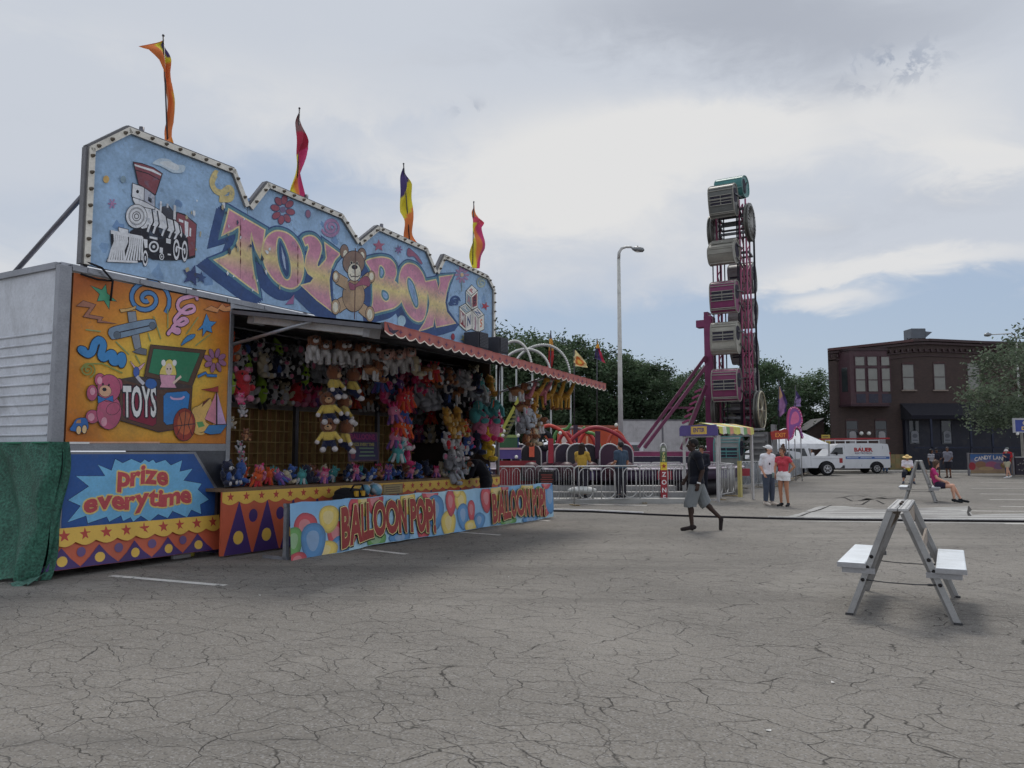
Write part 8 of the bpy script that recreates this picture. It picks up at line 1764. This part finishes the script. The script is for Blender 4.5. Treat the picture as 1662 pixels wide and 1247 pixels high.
for j in range(4): a.fill([(-.26, 2.2 + j * .16), (.24 - .05 * (j % 2), 2.2 + j * .16), (.24 - .05 * (j % 2), 2.27 + j * .16), (-.26, 2.27 + j * .16)], c(70, 60, 50))
mb.build('board', 'paint', t); mb = MB(c(90, 90, 92)); mb.cyl((0, 0.0, 0), (0, 0.0, 2.1), .04, 8); mb.build('post', 'metal', t)
# ------------------------------------------------------------------ candy banner fence, dark games case, drinks sign
p_ = gp(1568, 771); cb = thing('candy_banner', 'CANDY LAND banner stretched on a metal frame in front of the shopfront', 'banner', (p_.x, 50, 0)); K_ = 50 / 1260; w = (1640 - 1568) * K_; ox = (1568 - 831) * K_; cb.location.x = ox
zt_, z0_ = EYE + (733 - 737) * K_ , EYE + (733 - 768) * K_
mb = MB(c(120, 118, 122)); 
for x in (0, w): mb.box(x - .05, x + .05, -.05, .05, 0, zt_ + .08)
mb.box(0, w, -.04, .04, zt_, zt_ + .06); mb.box(0, w, -.03, .03, max(.1, z0_ - .02), max(.1, z0_ - .02) + .05); mb.build('frame', 'metal', cb)
mb = MB(); zz0, zz1 = .16, zt_ - .02
mb.grid(lambda u, v: V((.10 + (w - .2) * u, -.06, zz0 + (zz1 - zz0) * v)), 20, 8, lambda u, v: mixc(mixc(c(150, 128, 96), c(146, 110, 110), min(1, v * 2)), c(56, 96, 150), (v - .45) * 3)); mb.grid(lambda u, v: V((.10 + (w - .2) * u, -.02, zz0 + (zz1 - zz0) * v)), 1, 1, col=c(120, 120, 120))
a = Art(mb, lambda u, v, h: V((u, -.06 - h, v)))
for i, (x, z, rx, rz, col) in enumerate(((.2, .45, .22, .25, c(150, 50, 60)), (.75, .55, .35, .22, c(140, 104, 80)), (1.45, .50, .40, .26, c(150, 84, 110)), (1.9, .45, .3, .2, c(120, 90, 120)), (2.3, .5, .3, .2, c(120, 100, 60)), (1.1, .3, .5, .12, c(164, 140, 104)), (2.5, .6, .14, .12, c(150, 140, 60)))): a.fill(ellipse(x, zz0 + z, rx, rz), col)
for r_, cc in ((.0, c(206, 206, 200)),):
    wpc = lambda u, v: (w * .48 + u * .92, zz0 + .88 + .12 * (1 - (u / 1.0) ** 2) + v); a.outlined('CANDY LAND', .34, c(206, 200, 196), c(60, 80, 130), .018, wpc, .012)
mb.build('sheet', 'vinyl', cb)
t = thing('games_case', 'dark speckled case standing at the end of the candy banner', 'case', ((1655 - 831) * K_, 50.2, 0)); mb = MB(c(52, 46, 58)); mb.box(-.5, 1.2, -.3, .3, .05, 1.15, b=.03)
for i in range(18): mb.ell((rnd.uniform(-.4, 1.1), -.31, rnd.uniform(.2, 1.05)), (.05, .012, .04), 6, 5, col=c(150, 146, 140))
mb.build('cabinet', 'paint', t); mb = MB(c(150, 150, 152)); mb.box(-.52, 1.22, -.32, .32, 1.15, 1.22); mb.build('lid', 'metal', t)
K2 = 44 / 1260; t = thing('drinks_sign', 'blue and white COLD DRINKS sign on a post at the edge of the lot', 'sign', ((1660 - 831) * K2, 44, 0)); zt2, zb2 = EYE + (733 - 682) * K2, EYE + (733 - 701) * K2
mb = MB(c(56, 70, 136)); mb.box(-.5, 1.1, -.05, .05, zb2, zt2); mb.box(-.56, 1.16, -.08, .08, zt2, zt2 + .1, c(160, 160, 166)); mb.box(-.56, 1.16, -.08, .08, zb2 - .06, zb2, c(160, 160, 166)); mb.box(-.56, -.5, -.08, .08, zb2, zt2, c(160, 160, 166)); a = Art(mb, lambda u, v, h: V((u, -.05 - h, v)))
a.chars('COLD', .26, c(206, 190, 150), .012, lambda u, v: (.3 + u, zb2 + .48 + v)); a.chars('DRINKS', .26, c(206, 176, 90), .012, lambda u, v: (.32 + u, zb2 + .18 + v)); mb.build('panel', 'paint', t)
mb = MB(c(120, 120, 124)); mb.cyl((.6, .0, 0), (.6, .0, zb2), .05, 8); mb.build('post', 'metal', t); mb = MB(c(214, 212, 206)); mb.ell((-.38, -.05, zb2 - .12), .09, 8, 6); mb.build('bulb', 'car', t)
mb = MB(c(150, 148, 144)); mb.box(20, 60, 57.2, 58.6, 0, .13); struct(mb.build('pavement', 'wood'))
# ------------------------------------------------------------------ trees
m, nt, p = newmat('foliage'); MT['leaf'] = m
a_ = nd(nt, 'ShaderNodeAttribute', attribute_name='Col'); tc = nd(nt, 'ShaderNodeTexCoord').outputs['Object']; n_ = noise(nt, tc, .7, 4, .6)
v_ = nd(nt, 'ShaderNodeVectorMath', operation='SCALE'); nt.links.new(a_.outputs['Color'], v_.inputs[0]); nt.links.new(mth(nt, 'ADD', .45, mth(nt, 'MULTIPLY', n_.outputs[0], 1.1)), v_.inputs['Scale']); nt.links.new(v_.outputs[0], p.inputs['Base Color'])
p.inputs['Roughness'].default_value = .6; p.inputs['Specular IOR Level'].default_value = .25; tl_ = nd(nt, 'ShaderNodeBsdfTranslucent'); nt.links.new(v_.outputs[0], tl_.inputs[0]); mx_ = nd(nt, 'ShaderNodeMixShader'); mx_.inputs[0].default_value = .4; nt.links.new(p.outputs[0], mx_.inputs[1]); nt.links.new(tl_.outputs[0], mx_.inputs[2])
nt.links.new(mx_.outputs[0], [n for n in nt.nodes if n.type == 'OUTPUT_MATERIAL'][0].inputs[0])
def crown(seed, rx, rz, zc, n_cl, per, leaf, hue, droop=0):
    r_ = random.Random(seed); mb = MB(); mb.n = []; cc_ = V((0, 0, zc - rz * .3))
    for i in range(n_cl):
        while True:
            d = V((r_.uniform(-1, 1), r_.uniform(-1, 1), r_.uniform(-1, 1)))
            if .25 < d.length < 1: break
        d = d.normalized() * (d.length ** .45); ctr = V((d.x * rx, d.y * rx, zc + d.z * rz * (1 if d.z > 0 else .8)))
        if droop: ctr.z -= droop * (d.x * d.x + d.y * d.y)
        cr = r_.uniform(.55, 1.25) * rx * .20; kk = r_.uniform(.55, 1.75); base = (hue[0] * kk, hue[1] * kk, hue[2] * kk)
        for j in range(per):
            q_ = V((r_.gauss(0, 1), r_.gauss(0, 1), r_.gauss(0, .75))) * cr * .62; o = ctr + q_; s_ = leaf * r_.uniform(.6, 1.3)
            ax = V((r_.uniform(-1, 1), r_.uniform(-1, 1), r_.uniform(-.7, .7))).normalized(); by__ = ax.cross(V((r_.uniform(-1, 1), r_.uniform(-1, 1), r_.uniform(-1, 1)))).normalized(); t_ = r_.uniform(.8, 1.25)
            nn = (q_.normalized() * .7 + (o - cc_).normalized() * .7 + V((r_.uniform(-.35, .35), r_.uniform(-.35, .35), .25))).normalized(); fl = ax.cross(by__).dot(nn) < 0; mb.n += [nn] * 4
            mb.add([o - ax * s_, o + by__ * s_ * (-.45 if fl else .45), o + ax * s_, o - by__ * s_ * (-.45 if fl else .45)], [(0, 1, 2, 3)], (base[0] * t_, base[1] * t_, base[2] * t_ * .95, 1))
    return mb
def trunk_mb(seed, h, r, rx, zc):
    r_ = random.Random(seed); mb = MB(c(72, 62, 54)); mb.tube([(0, 0, 0), (.05, 0, h * .4), (-.05, .05, h)], [r * 1.3, r, r * .6], 9)
    for i in range(7):
        a0 = i * .9 + r_.random(); p0_ = V((0, 0, h * r_.uniform(.5, .95))); p1_ = V((cos(a0) * rx * .65, sin(a0) * rx * .65, zc + r_.uniform(-.3, .6) * rx * .5)); mb.tube([p0_, p0_.lerp(p1_, .5) + V((0, 0, .3)), p1_], [r * .5, r * .3, r * .12], 6)
    return mb
def tree_proto(seed, rx, rz, zc, n_cl, per, leaf, hue, label, loc, name='tree', droop=0, grp='trees beyond the lot', tr_=.3):
    t = thing(name, label, 'tree', loc, seed * .7, grp); cm = crown(seed, rx, rz, zc, n_cl, per, leaf, hue, droop); co_ = cm.build('crown', 'leaf', t); trunk_mb(seed, zc, tr_, rx, zc).build('trunk', 'bark', t); return t
G1, G2, G3 = (.062, .098, .056), (.074, .112, .064), (.046, .070, .034)
protos = []
def tpos(px, Y): return V(((px - 831) / 1260 * Y, Y, 0))
spec = [(815, 527, 60, 0, 'dark green tree rising right beside the sign board end'), (866, 541, 58, 1, 'dark green tree behind the bulb arches'), (925, 548, 62, 2, 'tall dark green tree behind the flags of the spinning ride'), (975, 566, 60, 0, 'dark green tree just left of the street lamp'),
        (1022, 578, 62, 1, 'dark green tree just right of the street lamp'), (1062, 590, 60, 2, 'rounded dark green tree left of the magenta braces'), (1098, 607, 58, 0, 'lower dark green tree above the white trailer'), (1140, 596, 72, 1, 'tree seen behind the magenta tower and its braces'),
        (1232, 583, 70, 2, 'tree with pale gaps directly right of the tall cage ride'), (1285, 612, 84, 0, 'distant tree behind the pink loop sign'), (1328, 602, 86, 1, 'distant tree touching the edge of the brick building'), (1190, 640, 80, 0, 'distant tree seen between the cages of the tall ride'), (780, 560, 64, 2, 'dark green tree mostly hidden by the stall sign')]
for i, (px, py, Y, k_, lab_) in enumerate(spec):
    h = EYE + (733 - py) / 1260 * Y
    if len(protos) <= k_:
        while len(protos) <= k_:
            kk = len(protos); protos.append(None)
        pr = tree_proto(21 + k_ * 5, 3.6, 4.3, 5.7, 140, 135, .14, (G1, G2, G1)[k_], lab_, tpos(px, Y)); protos[k_] = pr; s_ = h / 10.1; pr.scale = (s_ * 1.02, s_ * 1.02, s_)
    elif protos[k_] is None:
        pr = tree_proto(21 + k_ * 5, 3.6, 4.3, 5.7, 140, 135, .14, (G1, G2, G1)[k_], lab_, tpos(px, Y)); protos[k_] = pr; s_ = h / 10.1; pr.scale = (s_ * 1.02, s_ * 1.02, s_)
    else:
        s_ = h / 10.1; dup(protos[k_], tpos(px, Y), i * 1.3, lab_, 'trees beyond the lot', (s_ * 1.02, s_ * 1.02, s_))
# the loose tree in front of the brick building
tree_proto(77, 4.0, 3.3, 6.0, 150, 95, .125, (.12, .155, .11), 'leafy drooping tree standing in front of the brick building', tpos(1684, 48), droop=1.6, tr_=.18)
# undergrowth under the far trees
r_ = random.Random(3); mb = MB()
for i in range(6500):
    x = r_.uniform(-8, 40); Y = r_.uniform(62, 66) + max(0, x - 16) * .9; z = abs(r_.gauss(0, 1.5)) * .9 + .1; o = V((x, Y, z)); s_ = r_.uniform(.18, .4); ax = V((r_.uniform(-1, 1), r_.uniform(-1, 1), r_.uniform(-1, 1))).normalized(); b_ = ax.orthogonal().normalized(); k_ = r_.uniform(.4, 1.0)
    mb.add([o - ax * s_, o + b_ * s_ * .5, o + ax * s_, o - b_ * s_ * .5], [(0, 1, 2, 3)], (.040 * k_, .066 * k_, .034 * k_, 1))
tag(mb.build('undergrowth', 'leaf'), 'dark undergrowth below the far trees', 'undergrowth', None, 'stuff')
